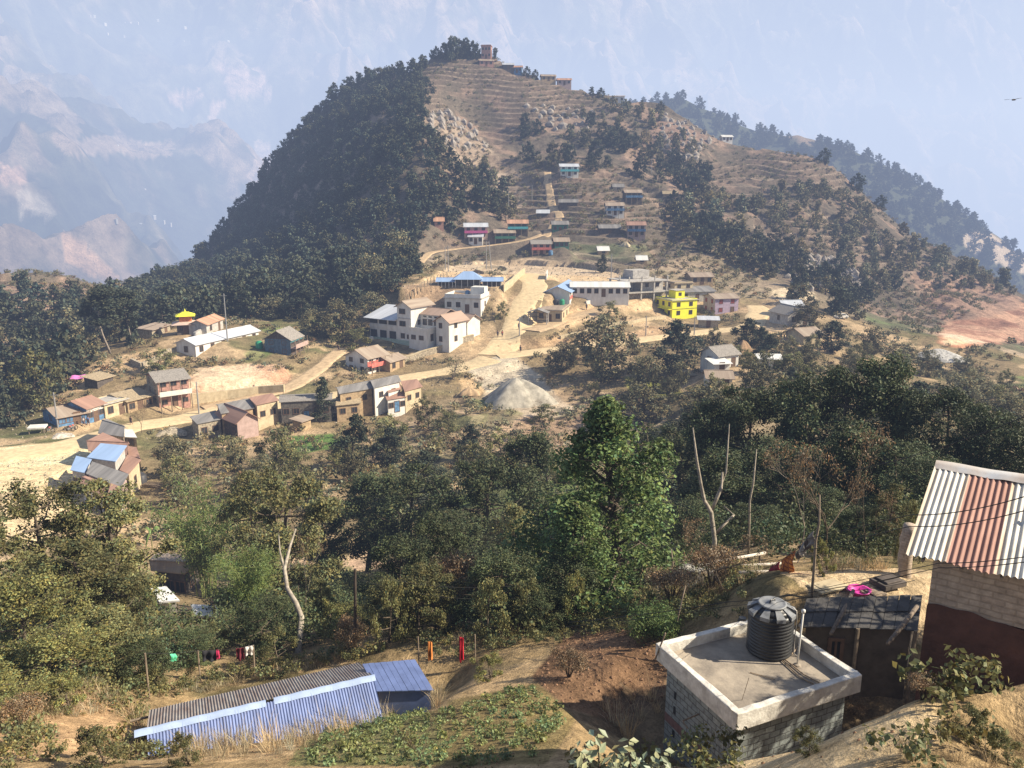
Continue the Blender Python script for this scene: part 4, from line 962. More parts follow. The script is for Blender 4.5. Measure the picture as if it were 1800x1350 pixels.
def plane_hit(px, py, z):
    u, y, zz = ray(px, py); t = z / zz; return Vector((u * t, y * t, z))

def window(par, P, ux, out, w=1.0, h=1.1, m=None, fm=None, name='window', fr=True):
    """P: centre on the wall, ux: unit vector along the wall, out: outward normal (parent space)"""
    up = Vector((0, 0, 1)); ux = Vector(ux); out = Vector(out); P = Vector(P)
    mb = MB()
    def bx(x0, x1, z0, z1, d0, d1, mb_):
        q = [P + ux * a + up * b_ + out * c for c in (d0, d1) for a, b_ in ((x0, z0), (x1, z0), (x1, z1), (x0, z1))]
        mb_.add(q, [(0, 1, 2, 3), (7, 6, 5, 4), (0, 4, 5, 1), (1, 5, 6, 2), (2, 6, 7, 3), (3, 7, 4, 0)])
    bx(-w / 2, w / 2, -h / 2, h / 2, -.05, .02, mb)
    o = mb.build(name, m or (GLASS if name == 'window' else DOOR), par)
    if fr:
        f = MB(); t = .09
        for a in ((-w / 2 - t, -w / 2, -h / 2 - t, h / 2 + t), (w / 2, w / 2 + t, -h / 2 - t, h / 2 + t), (-w / 2, w / 2, h / 2, h / 2 + t), (-w / 2, w / 2, -h / 2 - t, -h / 2)): bx(*a, -.03, .06, f)
        if name == 'window': bx(-.03, .03, -h / 2, h / 2, .02, .045, f)
        f.build('frame', fm or FRAME, o)
    return o

def roof_gable(par, x0, x1, y0, y1, z, rise, axis='x', ov=.5, m=R_RUST, th=.1, name='roof', cap=True, split=.5):
    mb = MB()
    if axis == 'x':
        ym = y0 + (y1 - y0) * split; k = rise / max(ym - y0, .1); k2 = rise / max(y1 - ym, .1); a, b = x0 - ov, x1 + ov
        mb.slab([(a, y0 - ov, z - ov * k), (b, y0 - ov, z - ov * k), (b, ym, z + rise), (a, ym, z + rise)], th)
        mb.slab([(a, ym + .002, z + rise), (b, ym + .002, z + rise), (b, y1 + ov, z - ov * k2), (a, y1 + ov, z - ov * k2)], th)
        r = [(a, ym, z + rise + .03), (b, ym, z + rise + .03)]
    else:
        xm = x0 + (x1 - x0) * split; k = rise / max(xm - x0, .1); k2 = rise / max(x1 - xm, .1); a, b = y0 - ov, y1 + ov
        mb.slab([(x0 - ov, a, z - ov * k), (xm, a, z + rise), (xm, b, z + rise), (x0 - ov, b, z - ov * k)], th)
        mb.slab([(xm + .002, a, z + rise), (x1 + ov, a, z - ov * k2), (x1 + ov, b, z - ov * k2), (xm + .002, b, z + rise)], th)
        r = [(xm, a, z + rise + .03), (xm, b, z + rise + .03)]
    o = mb.build(name, m, par)
    if cap:
        c = MB(); c.tube(r, .09, 6); c.build('ridge_cap', m, o)
    return o

def wall_vol(par, x0, x1, y0, y1, z0, z1, m, gable=None, rise=0, name='wall', split=.5):
    mb = MB(); mb.box(x0, x1, y0, y1, z0, z1)
    e = .002
    if gable == 'x':
        ym = y0 + (y1 - y0) * split
        for a, b in ((x0, x0 + .25), (x1 - .25, x1)): mb.add([(a, y0, z1), (a, y1, z1), (a, ym, z1 + rise - .05), (b, y0, z1), (b, y1, z1), (b, ym, z1 + rise - .05)], [(0, 2, 1), (3, 4, 5), (0, 3, 5, 2), (1, 2, 5, 4)])
    if gable == 'y':
        xm = x0 + (x1 - x0) * split
        for a, b in ((y0, y0 + .25), (y1 - .25, y1)): mb.add([(x0, a, z1), (x1, a, z1), (xm, a, z1 + rise - .05), (x0, b, z1), (x1, b, z1), (xm, b, z1 + rise - .05)], [(0, 1, 2), (3, 5, 4), (0, 2, 5, 3), (1, 4, 5, 2)])
    return mb.build(name, m, par)

def wins(par, face, n, L, D, z, w=1., h=1.1, x0=0, y0=0, m=None, fm=None, fr=True, off=0):
    for i in range(n):
        t = (i + .5) / n
        if face == 'f': window(par, (x0 + L * t + off, y0, z), (1, 0, 0), (0, -1, 0), w, h, m, fm, fr=fr)
        if face == 'r': window(par, (x0 + L, y0 + D * t + off, z), (0, 1, 0), (1, 0, 0), w, h, m, fm, fr=fr)
        if face == 'l': window(par, (x0, y0 + D * t + off, z), (0, 1, 0), (-1, 0, 0), w, h, m, fm, fr=fr)

def frame_of(A, B, z=None):
    a = ground(*A, 8); b = plane_hit(B[0], B[1], a.z); d = b - a
    return a, math.atan2(d.y, d.x), d.length

def house(name, A, B, D, h, label, wall='white', roof='rust', rt='gable', axis='x', rise=1.2, cat='house', sto=2, nw=(2, 1, 1), door=True, band=None, bandz=(.45, .62), ov=.45, group=None, found=2.5, Lfix=None, rotfix=None, balcony=None, ground_z=None, wincol=None, lwall=None):
    h *= .88; a, rot, L = frame_of(A, B)
    if rotfix is not None:
        rot = R(rotfix)
    if Lfix: L = Lfix
    L = min(max(L, 2.0), 26.); e = empty(name, a, rot); tag(e, label, cat, group)
    cx = a.x + math.cos(rot) * L / 2 - math.sin(rot) * D / 2; cy = a.y + math.sin(rot) * L / 2 + math.cos(rot) * D / 2
    EX.append((cx, cy, max(L, D) * .58)); fx = a.x + math.cos(rot) * L / 2 + math.sin(rot) * 1.5; fy = a.y + math.sin(rot) * L / 2 - math.cos(rot) * 1.5; EX.append((fx, fy, L * .5))
    if D < 6: pass
    wm = WTINT[wall]; rm = RT[roof]
    g = {'gable': axis}.get(rt)
    wall_vol(e, 0, L, 0, D, -found, h, wm, g, rise)
    if lwall: 
        mb = MB(); mb.box(-.03, .0, .02, D - .02, -found, h - .02); mb.build('side_wall', WTINT[lwall], e)
    if rt == 'gable': roof_gable(e, 0, L, 0, D, h, rise, axis, ov, rm)
    elif rt == 'shed':
        mb = MB(); mb.slab([(-ov, -ov, h + .08), (L + ov, -ov, h + .08), (L + ov, D + ov, h + rise + .08), (-ov, D + ov, h + rise + .08)], .1); mb.build('roof', rm, e)
        for xa, xb in ((0, .2), (L - .2, L)): mb = MB(); mb.add([(xa, 0, h), (xa, D, h), (xa, D, h + rise - .1), (xb, 0, h), (xb, D, h), (xb, D, h + rise - .1)], [(0, 2, 1), (3, 4, 5), (0, 3, 5, 2), (1, 2, 5, 4), (0, 1, 4, 3)]); mb.build('gable_wall', wm, e)
    elif rt == 'hip':
        q = min(L, D) * .45; mb = MB(); o_ = ov
        vs = [(-o_, -o_, h), (L + o_, -o_, h), (L + o_, D + o_, h), (-o_, D + o_, h)]
        rv = [(q, D / 2, h + rise), (L - q, D / 2, h + rise)] if L > D else [(L / 2, q, h + rise), (L / 2, D - q, h + rise)]
        fs = [(0, 1, 5, 4), (1, 2, 5), (2, 3, 4, 5), (3, 0, 4), (3, 2, 1, 0)] if L > D else [(0, 1, 4), (1, 2, 5, 4), (2, 3, 5), (3, 0, 4, 5), (3, 2, 1, 0)]
        mb.add(vs + rv, fs); mb.build('roof', rm, e)
    elif rt == 'flat':
        mb = MB(); mb.box(-.35, L + .35, -.35, D + .35, h, h + .18); sl = mb.build('roof', rm, e)
        p = MB(); t = .15
        for q in ((0, L, 0, t), (0, L, D - t, D), (0, t, t, D - t), (L - t, L, t, D - t)): p.box(*q, h + .18, h + .18 + rise)
        p.build('parapet', wm, e)
    sh = h / sto
    for s in range(sto):
        z = sh * (s + .55); wh = min(1.15, sh * .45)
        if nw[0]:
            for i in range(nw[0]):
                if door and s == 0 and i == nw[0] // 2: window(e, (L * (i + .5) / nw[0], 0, 1.0), (1, 0, 0), (0, -1, 0), .95, 2.0, name='door')
                else: window(e, (L * (i + .5) / nw[0], 0, z), (1, 0, 0), (0, -1, 0), 1.0, wh, wincol)
        wins(e, 'l', nw[1], L, D, z, .9, wh, m=wincol); wins(e, 'r', nw[2], L, D, z, .9, wh, m=wincol)
    if band:
        mb = MB(); mb.box(-.04, L + .04, -.05, .0, h * bandz[0], h * bandz[1]); mb.box(L, L + .05, .0, D * .98, h * bandz[0], h * bandz[1]); mb.build('painted_band', band, e)
    if balcony:
        mb = MB(); z = h * .48; mb.box(-.1, L + .1, -1.3, -.01, z - .15, z); mb.build('balcony', balcony, e)
        rl = MB()
        rl.box(-.1, L + .1, -1.3, -1.2, z + .01, z + .75)
        rl.build('railing', balcony, e)
        for i in range(4):
            x = L * i / 3; p = MB(); p.tube([(x, -1.2, -found * .6), (x, -1.2, z - .15)], .09, 6); p.build('post', WOODP, e)
            p = MB(); p.tube([(x, -1.15, z + .75), (x, -1.15, h - .05)], .07, 6); p.build('post', WOODP, e)
    return e

def qh(name, label, base, h, quad, wall='white', roof='rust', hs=(0, 0, 0, 0), ridge=None, inset=.35, cat='house', nwin=2, door=False, group=None, found=2.5, th=.1, band=None, wincol=None):
    """house from the outline of its roof: quad is (front left, front right, back right, back left) eave corners; hs = height differences of the corners"""
    g = ground(*base, 8); zt = g.z + h
    q = [plane_hit(px, py, zt + d) for (px, py), d in zip(quad, hs)]
    c = sum(q, Vector()) / 4; e0 = Vector((c.x, c.y, g.z)); e = empty(name, e0, 0); tag(e, label, cat, group)
    q = [p - e0 for p in q]
    EX.append((c.x, c.y, max((q[0] - q[2]).length, (q[1] - q[3]).length) * .45)); 
    mid = Vector((0, 0, q[0].z))
    w_ = [Vector((p.x * (1 - inset / max(math.hypot(p.x, p.y), .5)), p.y * (1 - inset / max(math.hypot(p.x, p.y), .5)), p.z - th - .01)) for p in q]
    mb = MB(); lo = [Vector((p.x, p.y, -found)) for p in w_]
    mb.hexa(lo, w_)
    if ridge:
        r1, r2, rh = ridge
        if isinstance(r1, (int, float)): R1 = (q[0] * (1 - r1) + q[3] * r1) + Vector((0, 0, rh)); R2 = (q[1] * (1 - r2) + q[2] * r2) + Vector((0, 0, rh))
        else: R1 = plane_hit(*r1, zt + rh) - e0; R2 = plane_hit(*r2, zt + rh) - e0
        for (a, b, r_) in ((w_[0], w_[3], R1), (w_[1], w_[2], R2)):
            rr_ = Vector((r_.x * .94, r_.y * .94, r_.z - th - .05)); mb.add([a, b, rr_], [(0, 1, 2)])
    mb.build('wall', WTINT[wall], e)
    rb = MB()
    if ridge:
        rb.slab([q[0], q[1], R2, R1], th); rb.slab([R1 + Vector((0, 0, .004)), R2 + Vector((0, 0, .004)), q[2], q[3]], th)
        ro = rb.build('roof', RT[roof], e); cp = MB(); cp.tube([R1 + Vector((0, 0, .03)), R2 + Vector((0, 0, .03))], .08, 6); cp.build('ridge_cap', RT[roof], ro)
    else:
        rb.slab(q, th); rb.build('roof', RT[roof], e)
    ux = (w_[1] - w_[0]); Lw = math.hypot(ux.x, ux.y); ux = Vector((ux.x / Lw, ux.y / Lw, 0)); out = Vector((ux.y, -ux.x, 0))
    for i in range(nwin):
        t = (i + .5) / nwin; P = w_[0] * (1 - t) + w_[1] * t
        if door and i == nwin // 2: window(e, (P.x, P.y, 1.0), ux, out, 1., 2., name='door', m=door if not isinstance(door, bool) else None)
        else: window(e, (P.x, P.y, max(1.3, P.z * .55)), ux, out, .9, .9, wincol)
    ux = (w_[2] - w_[1]); Lw = math.hypot(ux.x, ux.y); ux = Vector((ux.x / Lw, ux.y / Lw, 0)); out = Vector((ux.y, -ux.x, 0)); P = (w_[1] + w_[2]) / 2
    window(e, (P.x, P.y, max(1.3, P.z * .55)), ux, out, .8, .9, wincol)
    if band:
        ux = (w_[1] - w_[0]); n = Vector((ux.y, -ux.x, 0)).normalized() * .04; mb = MB()
        a, b = w_[0], w_[1]; z0, z1 = a.z - 1.3, a.z - .1
        mb.hexa([(a.x, a.y, z0), (a.x + n.x, a.y + n.y, z0), (b.x + n.x, b.y + n.y, z0), (b.x, b.y, z0)], [(a.x, a.y, z1), (a.x + n.x, a.y + n.y, z1), (b.x + n.x, b.y + n.y, z1), (b.x, b.y, z1)]); mb.build('painted_band', band, e)
    return e

# ---- lower left village
house('shop_house', (104, 751), (156, 741), 7.0, 2.0, 'long blue fronted shop under a wide plain brown tin roof, beside the plaza', 'blue', 'tan', rise=.9, sto=1, nw=(4, 1, 0), cat='shop', wincol=M_BLUEW, rt='gable')
house('shop_house', (155, 745), (185, 735), 5.5, 3.2, 'rust roofed shop with bright blue shutters and a pale blue band', 'blue', 'rust', rise=1.0, sto=1, nw=(3, 0, 0), cat='shop', band=M_WHITE, bandz=(.66, .95))
house('shop_block', (186, 737), (225, 726), 4.5, 2.9, 'white walled flat shop block with unfinished roof posts, between blue shop and slate row', 'cream', 'conc', 'flat', rise=.15, sto=1, nw=(2, 0, 0), cat='shop')
house('row_house', (226, 727), (270, 716), 4, 2.5, 'low mud row with tan slate roof below the brick house', 'mud', 'thatch', 'shed', rise=.9, sto=1, nw=(3, 0, 0))
house('brick_house', (281, 717), (335, 709), 7.6, 5.6, 'three level pinkish brick house with slate roof and white balconies', 'brick', 'slate', 'gable', 'x', 1.1, sto=3, nw=(3, 2, 1), balcony=M_WHITE, lwall='stone')
qh('tin_house', 'grey tin roofed house between the blue shops and the white sheet roof', (195, 768), 2.8, [(172, 761), (218, 768), (222, 751), (188, 736)], 'stone', 'grey', ridge=(.5, .5, .9))
qh('shed', 'small shed with bright white sheet roof in the lower roof cluster', (230, 782), 2.2, [(219, 768), (241, 769), (233, 755), (216, 754)], 'stone', 'white', nwin=1, cat='shed')
qh('tin_house', 'large plain rusty roofed house just above the light blue roofs', (190, 800), 3.2, [(155, 792), (223, 800), (228, 780), (181, 760)], 'mud', 'rust', ridge=((152, 775), (226, 778), .9))
qh('blue_roof_house', 'house under the bigger light blue tin roof of the lower cluster', (185, 826), 4.6, [(152, 804), (203, 811), (223, 783), (177, 779)], 'conc', 'blue', hs=(0, 0, .5, .5))
qh('blue_roof_house', 'house under the smaller light blue tin roof of the lower cluster', (142, 848), 3.4, [(123, 826), (149, 831), (161, 807), (134, 801)], 'conc', 'blue', hs=(0, 0, .3, .3))
qh('tin_house', 'grey roofed house between the light blue roofs and the lowest rusty roof', (190, 868), 3.6, [(151, 832), (212, 857), (226, 833), (162, 811)], 'pink', 'grey', hs=(0, 0, .3, .3))
qh('tin_house', 'narrow rust roofed wing right of the bigger light blue roof', (235, 845), 3.6, [(210, 826), (226, 833), (248, 808), (224, 799)], 'cream', 'rust', hs=(0, 0, .2, .2))
qh('tin_house', 'lowest rusty roofed house of the lower cluster with white side wall', (205, 892), 3.2, [(187, 875), (208, 878), (215, 857), (195, 849)], 'white', 'rust')
qh('tin_house', 'white edged rusty roof house half hidden by olive leaves', (165, 872), 3.0, [(140, 850), (180, 874), (188, 850), (150, 836)], 'white', 'rust', ridge=(.5, .5, .3))
qh('tin_house', 'rust roofed lean-to behind the wide light blue roof', (240, 810), 3.0, [(226, 800), (247, 806), (240, 786), (224, 784)], 'mud', 'rust')
# ---- middle lower row
qh('tin_house', 'stone house with patched dark and white tin roof left of the pink gable', (365, 768), 3.0, [(346, 745), (391, 736), (379, 721), (333, 732)], 'stone', 'grey', hs=(0, 0, .5, .5))
qh('tin_house', 'house with a long dark patched tin roof behind the pink gable', (410, 745), 3.4, [(388, 727), (447, 717), (438, 700), (379, 711)], 'mud', 'grey', ridge=(.55, .55, .6))
house('gable_house', (419, 773), (455, 765), 7.5, 3.6, 'pink and white gable end house with rusty red roof', 'pink', 'rust', 'gable', 'y', 1.3, sto=2, nw=(0, 3, 1), door=False, lwall='dark')
qh('tin_house', 'beige walled house with rusty roof right of the pink gable', (470, 737), 4.0, [(450, 712), (491, 703), (478, 691), (437, 699)], 'cream', 'rust', hs=(0, 0, .5, .5))
qh('long_hall', 'long dark walled hall with plain grey roof and blue door', (535, 738), 3.9, [(490, 707), (584, 702), (585, 690), (492, 694)], 'darkstone', 'slate', ridge=(.5, .5, .4), door=M_BLUEW, nwin=5, cat='hall')
qh('tin_house', 'grey corrugated row house at the roadside behind the thatched hut', (620, 705), 3.2, [(596, 692), (657, 682), (647, 669), (589, 681)], 'mud', 'grey', ridge=(.5, .5, .5))
qh('tin_house', 'grey corrugated row house nearest the main road end of the row', (680, 692), 3.4, [(657, 682), (705, 670), (696, 659), (647, 669)], 'white', 'grey', ridge=(.5, .5, .5))
qh('thatched_hut', 'brown ragged thatched hut beside the round white tank', (605, 725), 2.6, [(590, 713), (635, 708), (628, 693), (592, 698)], 'mud', 'thatch', ridge=(.5, .5, .7), cat='hut')
qh('tin_house', 'rusty roofed end house of the row with cream wall', (728, 700), 3.2, [(711, 688), (743, 679), (733, 666), (704, 670)], 'cream', 'rust', hs=(0, 0, .5, .5))
qh('tin_house', 'small house with bright white wall under a rusty roof in the row', (690, 708), 3.4, [(682, 690), (706, 683), (703, 672), (676, 677)], 'white', 'rust', hs=(0, 0, .3, .3))
qh('shop_house', 'white walled shop with blue door under a low rusty roof', (700, 718), 2.6, [(680, 703), (716, 697), (708, 688), (676, 693)], 'white', 'rust', hs=(0, 0, .4, .4), door=M_BLUEW, nwin=3, cat='shop')
house('farmhouse', (647, 658), (683, 649), 6.5, 4.0, 'white farmhouse with red painted balcony and tan tin roof', 'white', 'tan', 'gable', 'x', 1.5, nw=(3, 2, 0), band=M_REDB, bandz=(.45, .75), balcony=M_REDB)
house('shed', (686, 655), (712, 647), 4, 2.8, 'tan roofed shed attached beyond the red balcony farmhouse', 'mud', 'tan', 'gable', 'x', .8, sto=1, nw=(2, 0, 0), cat='shed')
house('green_trim_house', (512, 626), (545, 612), 6.0, 4.2, 'dark walled house with teal trimmed grey roof and veranda', 'dark', 'slate', 'gable', 'x', 1.8, nw=(3, 2, 0), band=M_TEAL, bandz=(.80, .90), balcony=M_PINKW, lwall='slateblue', Lfix=6)
house('hut', (531, 758), (547, 752), 2.0, 1.9, 'tiny yellow mud hut below the long dark hall', 'mud', 'tan', 'shed', rise=.3, sto=1, nw=(0, 0, 0), cat='hut', found=1)
house('white_hall', (345, 628), (440, 605), 5.2, 3.2, 'long low white hall with pale blue roof on the spur', 'white', 'silver', 'gable', 'x', 1.0, sto=1, nw=(6, 1, 0), cat='hall', Lfix=20)
# shrine compound
def shrine():
    a = ground(328, 588, 100); e = empty('shrine', a, R(20)); tag(e, 'small pagoda shrine with yellow top roof and pale lower roof', 'shrine'); EX.append((a.x, a.y, 5))
    wall_vol(e, -1.9, 1.9, 0, 3.8, -2, 2.3, M_DARKW); 
    def pyr(z, w, rise, m, nm='roof', cy=1.9):
        mb = MB(); mb.add([(-w, cy - w, z), (w, cy - w, z), (w, cy + w, z), (-w, cy + w, z), (-w * .25, cy - w * .25, z + rise), (w * .25, cy - w * .25, z + rise), (w * .25, cy + w * .25, z + rise), (-w * .25, cy + w * .25, z + rise), ], [(0, 1, 5, 4), (1, 2, 6, 5), (2, 3, 7, 6), (3, 0, 4, 7), (4, 5, 6, 7), (3, 2, 1, 0)]); return mb.build(nm, m, e)
    pyr(2.3, 3.0, .7, mat('pale_pink_roof', (.55, .42, .36), .7, .2, 2)); wall_vol(e, -1.3, 1.3, .6, 3.2, 2.3, 4.1, mat('orange_painted_wall', (.55, .20, .08), .8, .3, 2), name='upper_wall')
    pyr(4.1, 2.1, .8, M_YEL, 'upper_roof'); f = MB(); f.lathe([(.18, 0), (.25, .15), (.08, .35), (.12, .5), (0, .75)], 10, (0, 1.9, 4.9)); f.build('finial', M_YEL, e)
    window(e, (0, 0, 1.0), (1, 0, 0), (0, -1, 0), 1.0, 1.9, name='door'); wins(e, 'f', 2, 3.8, 3.8, 1.3, .6, .8, x0=-1.9)
    for (A, B, D, h, lb) in [((345, 600), (362, 590), .4, 1.9, 'long plain grey compound wall in front of the shrine'), ((272, 588), (315, 566), .4, 1.8, 'grey compound wall behind the shrine')]:
        a, rot, L = frame_of(A, B); L = min(L, 15); w_ = empty('compound_wall', a, rot); tag(w_, lb, 'wall'); wall_vol(w_, 0, L, 0, D, -2, h, M_CONC); c = MB(); c.box(-.05, L + .05, -.05, D + .05, h, h + .12); c.build('coping', M_CONC, w_)
shrine()
house('red_roof_hut', (364, 590), (393, 578), 4, 3.0, 'concrete hut with bright rust red roof beside the shrine', 'conc', 'orange', 'gable', 'x', .9, sto=1, nw=(2, 0, 0), cat='hut')
house('stone_barn', (268, 594), (300, 584), 3.5, 2.0, 'low open stone shed with tan roof left of the shrine', 'stone', 'tan', 'shed', rise=.4, sto=1, nw=(2, 0, 0), cat='shed')
# ---- white two-storey building with several wings
R_BRN = mat('brownish_tin_roof', (.40, .29, .225), .8, .3, 1.3, stretch=sst, col2=(.30, .22, .17))
def big_white():
    a = ground(650, 594, 120); rot = R(-33); e = empty('white_building', a, rot); tag(e, 'large white building with gabled tower and silver and tan roof wings', 'building')
    for dx, dy, rr_ in ((4, 3, 7), (11, 3, 6), (18, 3, 8), (24, 6, 8)):
        EX.append((a.x + math.cos(rot) * dx - math.sin(rot) * dy, a.y + math.sin(rot) * dx + math.cos(rot) * dy, rr_))
    # open wing under the silver roof
    wall_vol(e, 0, 8.8, .3, 7, -3, 5.0, M_WHITE)
    for i in range(3): window(e, (1.2 + i * 3, .3, 1.2), (1, 0, 0), (0, -1, 0), 2.1, 2.1, fr=False); window(e, (1.2 + i * 3, .3, 4.25), (1, 0, 0), (0, -1, 0), 2.5, 1.0, fr=False)
    mb = MB(); mb.slab([(-1, -1, 5.1), (9.0, -1, 5.1), (9.0, 7.6, 7.4), (-1, 7.6, 7.4)], .12); mb.build('silver_roof', R_SILV, e)
    bl = MB(); bl.box(-.1, 9, .18, .28, 2.7, 3.6); bl.build('painted_band', M_WHITE, e)
    gm = mat('pale_green_plinth', (.35, .45, .38), .9, .2, 2); g = MB(); g.box(-.03, 13, -.08, .27, -1.5, .45); g.build('plinth', gm, e)
    # gabled tower
    wall_vol(e, 9.002, 13.2, 0, 8, -3, 8.6, M_WHITE, 'y', 1.2, 'tower_wall'); roof_gable(e, 9.0, 13.2, 0, 8, 8.6, 1.2, 'y', .6, R_TAN, name='tower_roof')
    for z, w in ((1.5, 1.1), (4.4, 1.7), (7.3, 1.7)): window(e, (10.6, 0, z), (1, 0, 0), (0, -1, 0), w, 1.1)
    window(e, (12.3, 0, 1.4), (1, 0, 0), (0, -1, 0), .8, .9); c = MB(); c.box(9.3, 13.3, -.12, -.002, 5.6, 5.78); c.build('cornice', M_CONC, e)
    window(e, (13.2, 3, 4.6), (0, 1, 0), (1, 0, 0), 1.0, 1.0)
    # recessed middle with terrace
    wall_vol(e, 13.202, 19.5, 3.4, 9, -3, 6.6, M_WHITE, name='middle_wall')
    for x in (14.6, 16.2, 17.9): window(e, (x, 3.4, 4.7), (1, 0, 0), (0, -1, 0), 1.1, 1.3); window(e, (x, 3.4, 6.0), (1, 0, 0), (0, -1, 0), 1.0, .4, fr=False)
    roof_gable(e, 13.2, 19.6, 3.4, 9.5, 6.7, 1.1, 'x', .4, R_BRN, name='middle_roof')
    lt = MB(); lt.box(13.204, 18.6, -.9, 3.38, -3, 3.3); lt.build('terrace_block', M_WHITE, e); pp = MB(); pp.box(13.21, 18.7, -1.0, -.85, 3.3, 4.0); pp.box(18.55, 18.7, -.85, 3.3, 3.3, 4.0); pp.build('terrace_parapet', M_WHITE, e)
    for x in (14.6, 16.9): window(e, (x, -.9, 1.7), (1, 0, 0), (0, -1, 0), 1.2, .9)
    window(e, (18.6, .9, 1.7), (0, 1, 0), (1, 0, 0), .9, 1.5)
    # gabled end wing running back
    wall_vol(e, 19.502, 23.2, 1.4, 8, -3, 5.9, M_WHITE, 'y', 1.0, 'end_wall'); roof_gable(e, 19.5, 23.2, 1.4, 8, 5.9, 1.3, 'y', .7, R_BRN, name='end_roof')
    for z in (1.5, 4.6): window(e, (20.8, 1.4, z), (1, 0, 0), (0, -1, 0), .8, 1.1); window(e, (23.2, 4, z), (0, 1, 0), (1, 0, 0), 1., 1.2)
    roof_gable(e, 19, 23, 8.8, 14, 4.9, 1.3, 'x', .5, R_BRN, name='rear_roof'); wall_vol(e, 19, 23, 8.8, 14, -3, 4.8, M_WHITE, 'x', 1.1, 'rear_wall')
    t = MB(); t.lathe([(.5, 0), (.55, .1), (.55, .7), (.3, .9), (0, .95)], 14, (2.6, -2.2, 0)); t.build('water_drum', M_WHITE, e)
big_white()
def flat_white():
    e = house('flat_house', (782, 548), (832, 552), 8, 4.0, 'white flat roofed house with open terrace and blue water drum', 'white', 'conc', 'flat', rise=.9, sto=1, nw=(4, 2, 1), rotfix=-14, Lfix=9.5, lwall='dark')
    wall_vol(e, 5.6, 9.2, 4.4, 7.8, 3.7, 6.0, M_WHITE, name='roof_room'); t = MB(); t.lathe([(.55, 0), (.58, .1), (.58, 1.1), (.3, 1.3), (0, 1.35)], 14, (4.4, 5.4, 3.71)); t.build('water_drum', M_BLUEW, e)
flat_white()
def pavilion():
    a = ground(822, 506, 180); e = empty('school_pavilion', a, 0); tag(e, 'low open school building with bluish hipped roof and two wings', 'building'); EX.append((a.x, a.y + 2, 7))
    for x0, x1, h, hip in ((-8.2, -3.6, 1.7, 0), (-3.6, 3.6, 2.2, 1), (3.6, 9.2, 1.8, 0)):
        wall_vol(e, x0 + .3, x1 - .3, 1.2, 5, -1.5, h, M_DARKW)
        if hip:
            mb = MB(); mb.add([(x0 - .4, -.4, h), (x1 + .4, -.4, h), (x1 + .4, 6.4, h), (x0 - .4, 6.4, h), (-1.2, 3, h + 1.9), (1.2, 3, h + 1.9)], [(0, 1, 5, 4), (1, 2, 5), (2, 3, 4, 5), (3, 0, 4), (3, 2, 1, 0)]); mb.build('hipped_roof', R_BLUE, e)
        else: roof_gable(e, x0, x1, .4, 5.2, h, .7, 'x', .3, R_BLUE, name='wing_roof')
        for i in range(5):
            x = x0 + .4 + (x1 - x0 - .8) * i / 4; p = MB(); p.tube([(x, .3, -1), (x, .3, h)], .08, 6); p.build('post', M_WHITE, e)
pavilion()
def school():
    e = house('school_building', (944, 566), (982, 566), 30, 3.4, 'yellowish two level school with light blue gable roof at its rear', 'cream', 'tan', 'flat', rise=.12, sto=1, nw=(3, 0, 6), rotfix=-13, Lfix=6.4, cat='school')
    wall_vol(e, 0, 6.4, 12, 30, 3.17, 6.6, M_WHITE, 'y', 1.3, 'upper_wall'); roof_gable(e, 0, 6.4, 12, 30, 6.6, 1.3, 'y', .6, R_BLUE, name='upper_roof')
    b = MB(); b.box(6.4, 6.46, 12, 30, 4.3, 5.2); b.build('painted_band', M_REDB, e); wins(e, 'r', 5, 6.4, 18, 5.7, 1.0, 1.0, y0=12)
    gr = mat('green_plastic_tank', (.04, .30, .16), .5, .15, 2)
    for x, m_, nm in ((4.6, gr, 'green_water_drum'), (3.0, mat('dark_plastic_tank', (.05, .05, .055), .5), 'dark_water_drum')):
        t = MB(); t.lathe([(.6, 0), (.66, .1), (.66, 1.2), (.35, 1.5), (0, 1.55)], 14, (x, 10.6, 3.18)); t.build(nm, m_, e)
school()
house('school_block', (1004, 521), (1098, 524), 6.5, 3.1, 'long single storey white school block with pale tin roof', 'white', 'white', 'gable', 'x', 1.0, sto=1, nw=(8, 0, 0), cat='school', rotfix=-3, Lfix=15.5)
def yellow():
    e = house('yellow_house', (1181, 559), (1227, 553), 8.5, 5.3, 'bright yellow flat roofed two storey house', 'yellow', 'conc', 'flat', rise=.15, sto=2, nw=(2, 3, 1), rotfix=24, Lfix=8.2, door=False)
    wall_vol(e, 3.2, 6.2, 3.2, 6.5, 4.85, 7.0, M_YEL, name='stair_tower'); m = MB(); m.box(3.0, 6.4, 3.0, 6.7, 7.0, 7.15); m.build('tower_slab', M_CONC, e); window(e, (4.7, 3.2, 6.0), (1, 0, 0), (0, -1, 0), .8, .8)
    s = MB(); s.box(-.06, 8.26, -.06, 0, 2.3, 2.4); s.build('string_course', M_DARKW, e); b = MB(); b.box(-1.1, -.01, 0, 8.4, 2.3, 2.45); b.build('balcony', M_YEL, e)
yellow()
house('mauve_house', (1256, 553), (1297, 549), 7, 5.2, 'mauve two storey house with red framed windows and tin roof', 'mauve', 'tan', 'gable', 'x', .9, sto=2, nw=(2, 2, 1), rotfix=14, Lfix=7.2, wincol=mat('red_shutter', (.30, .06, .06), .7))
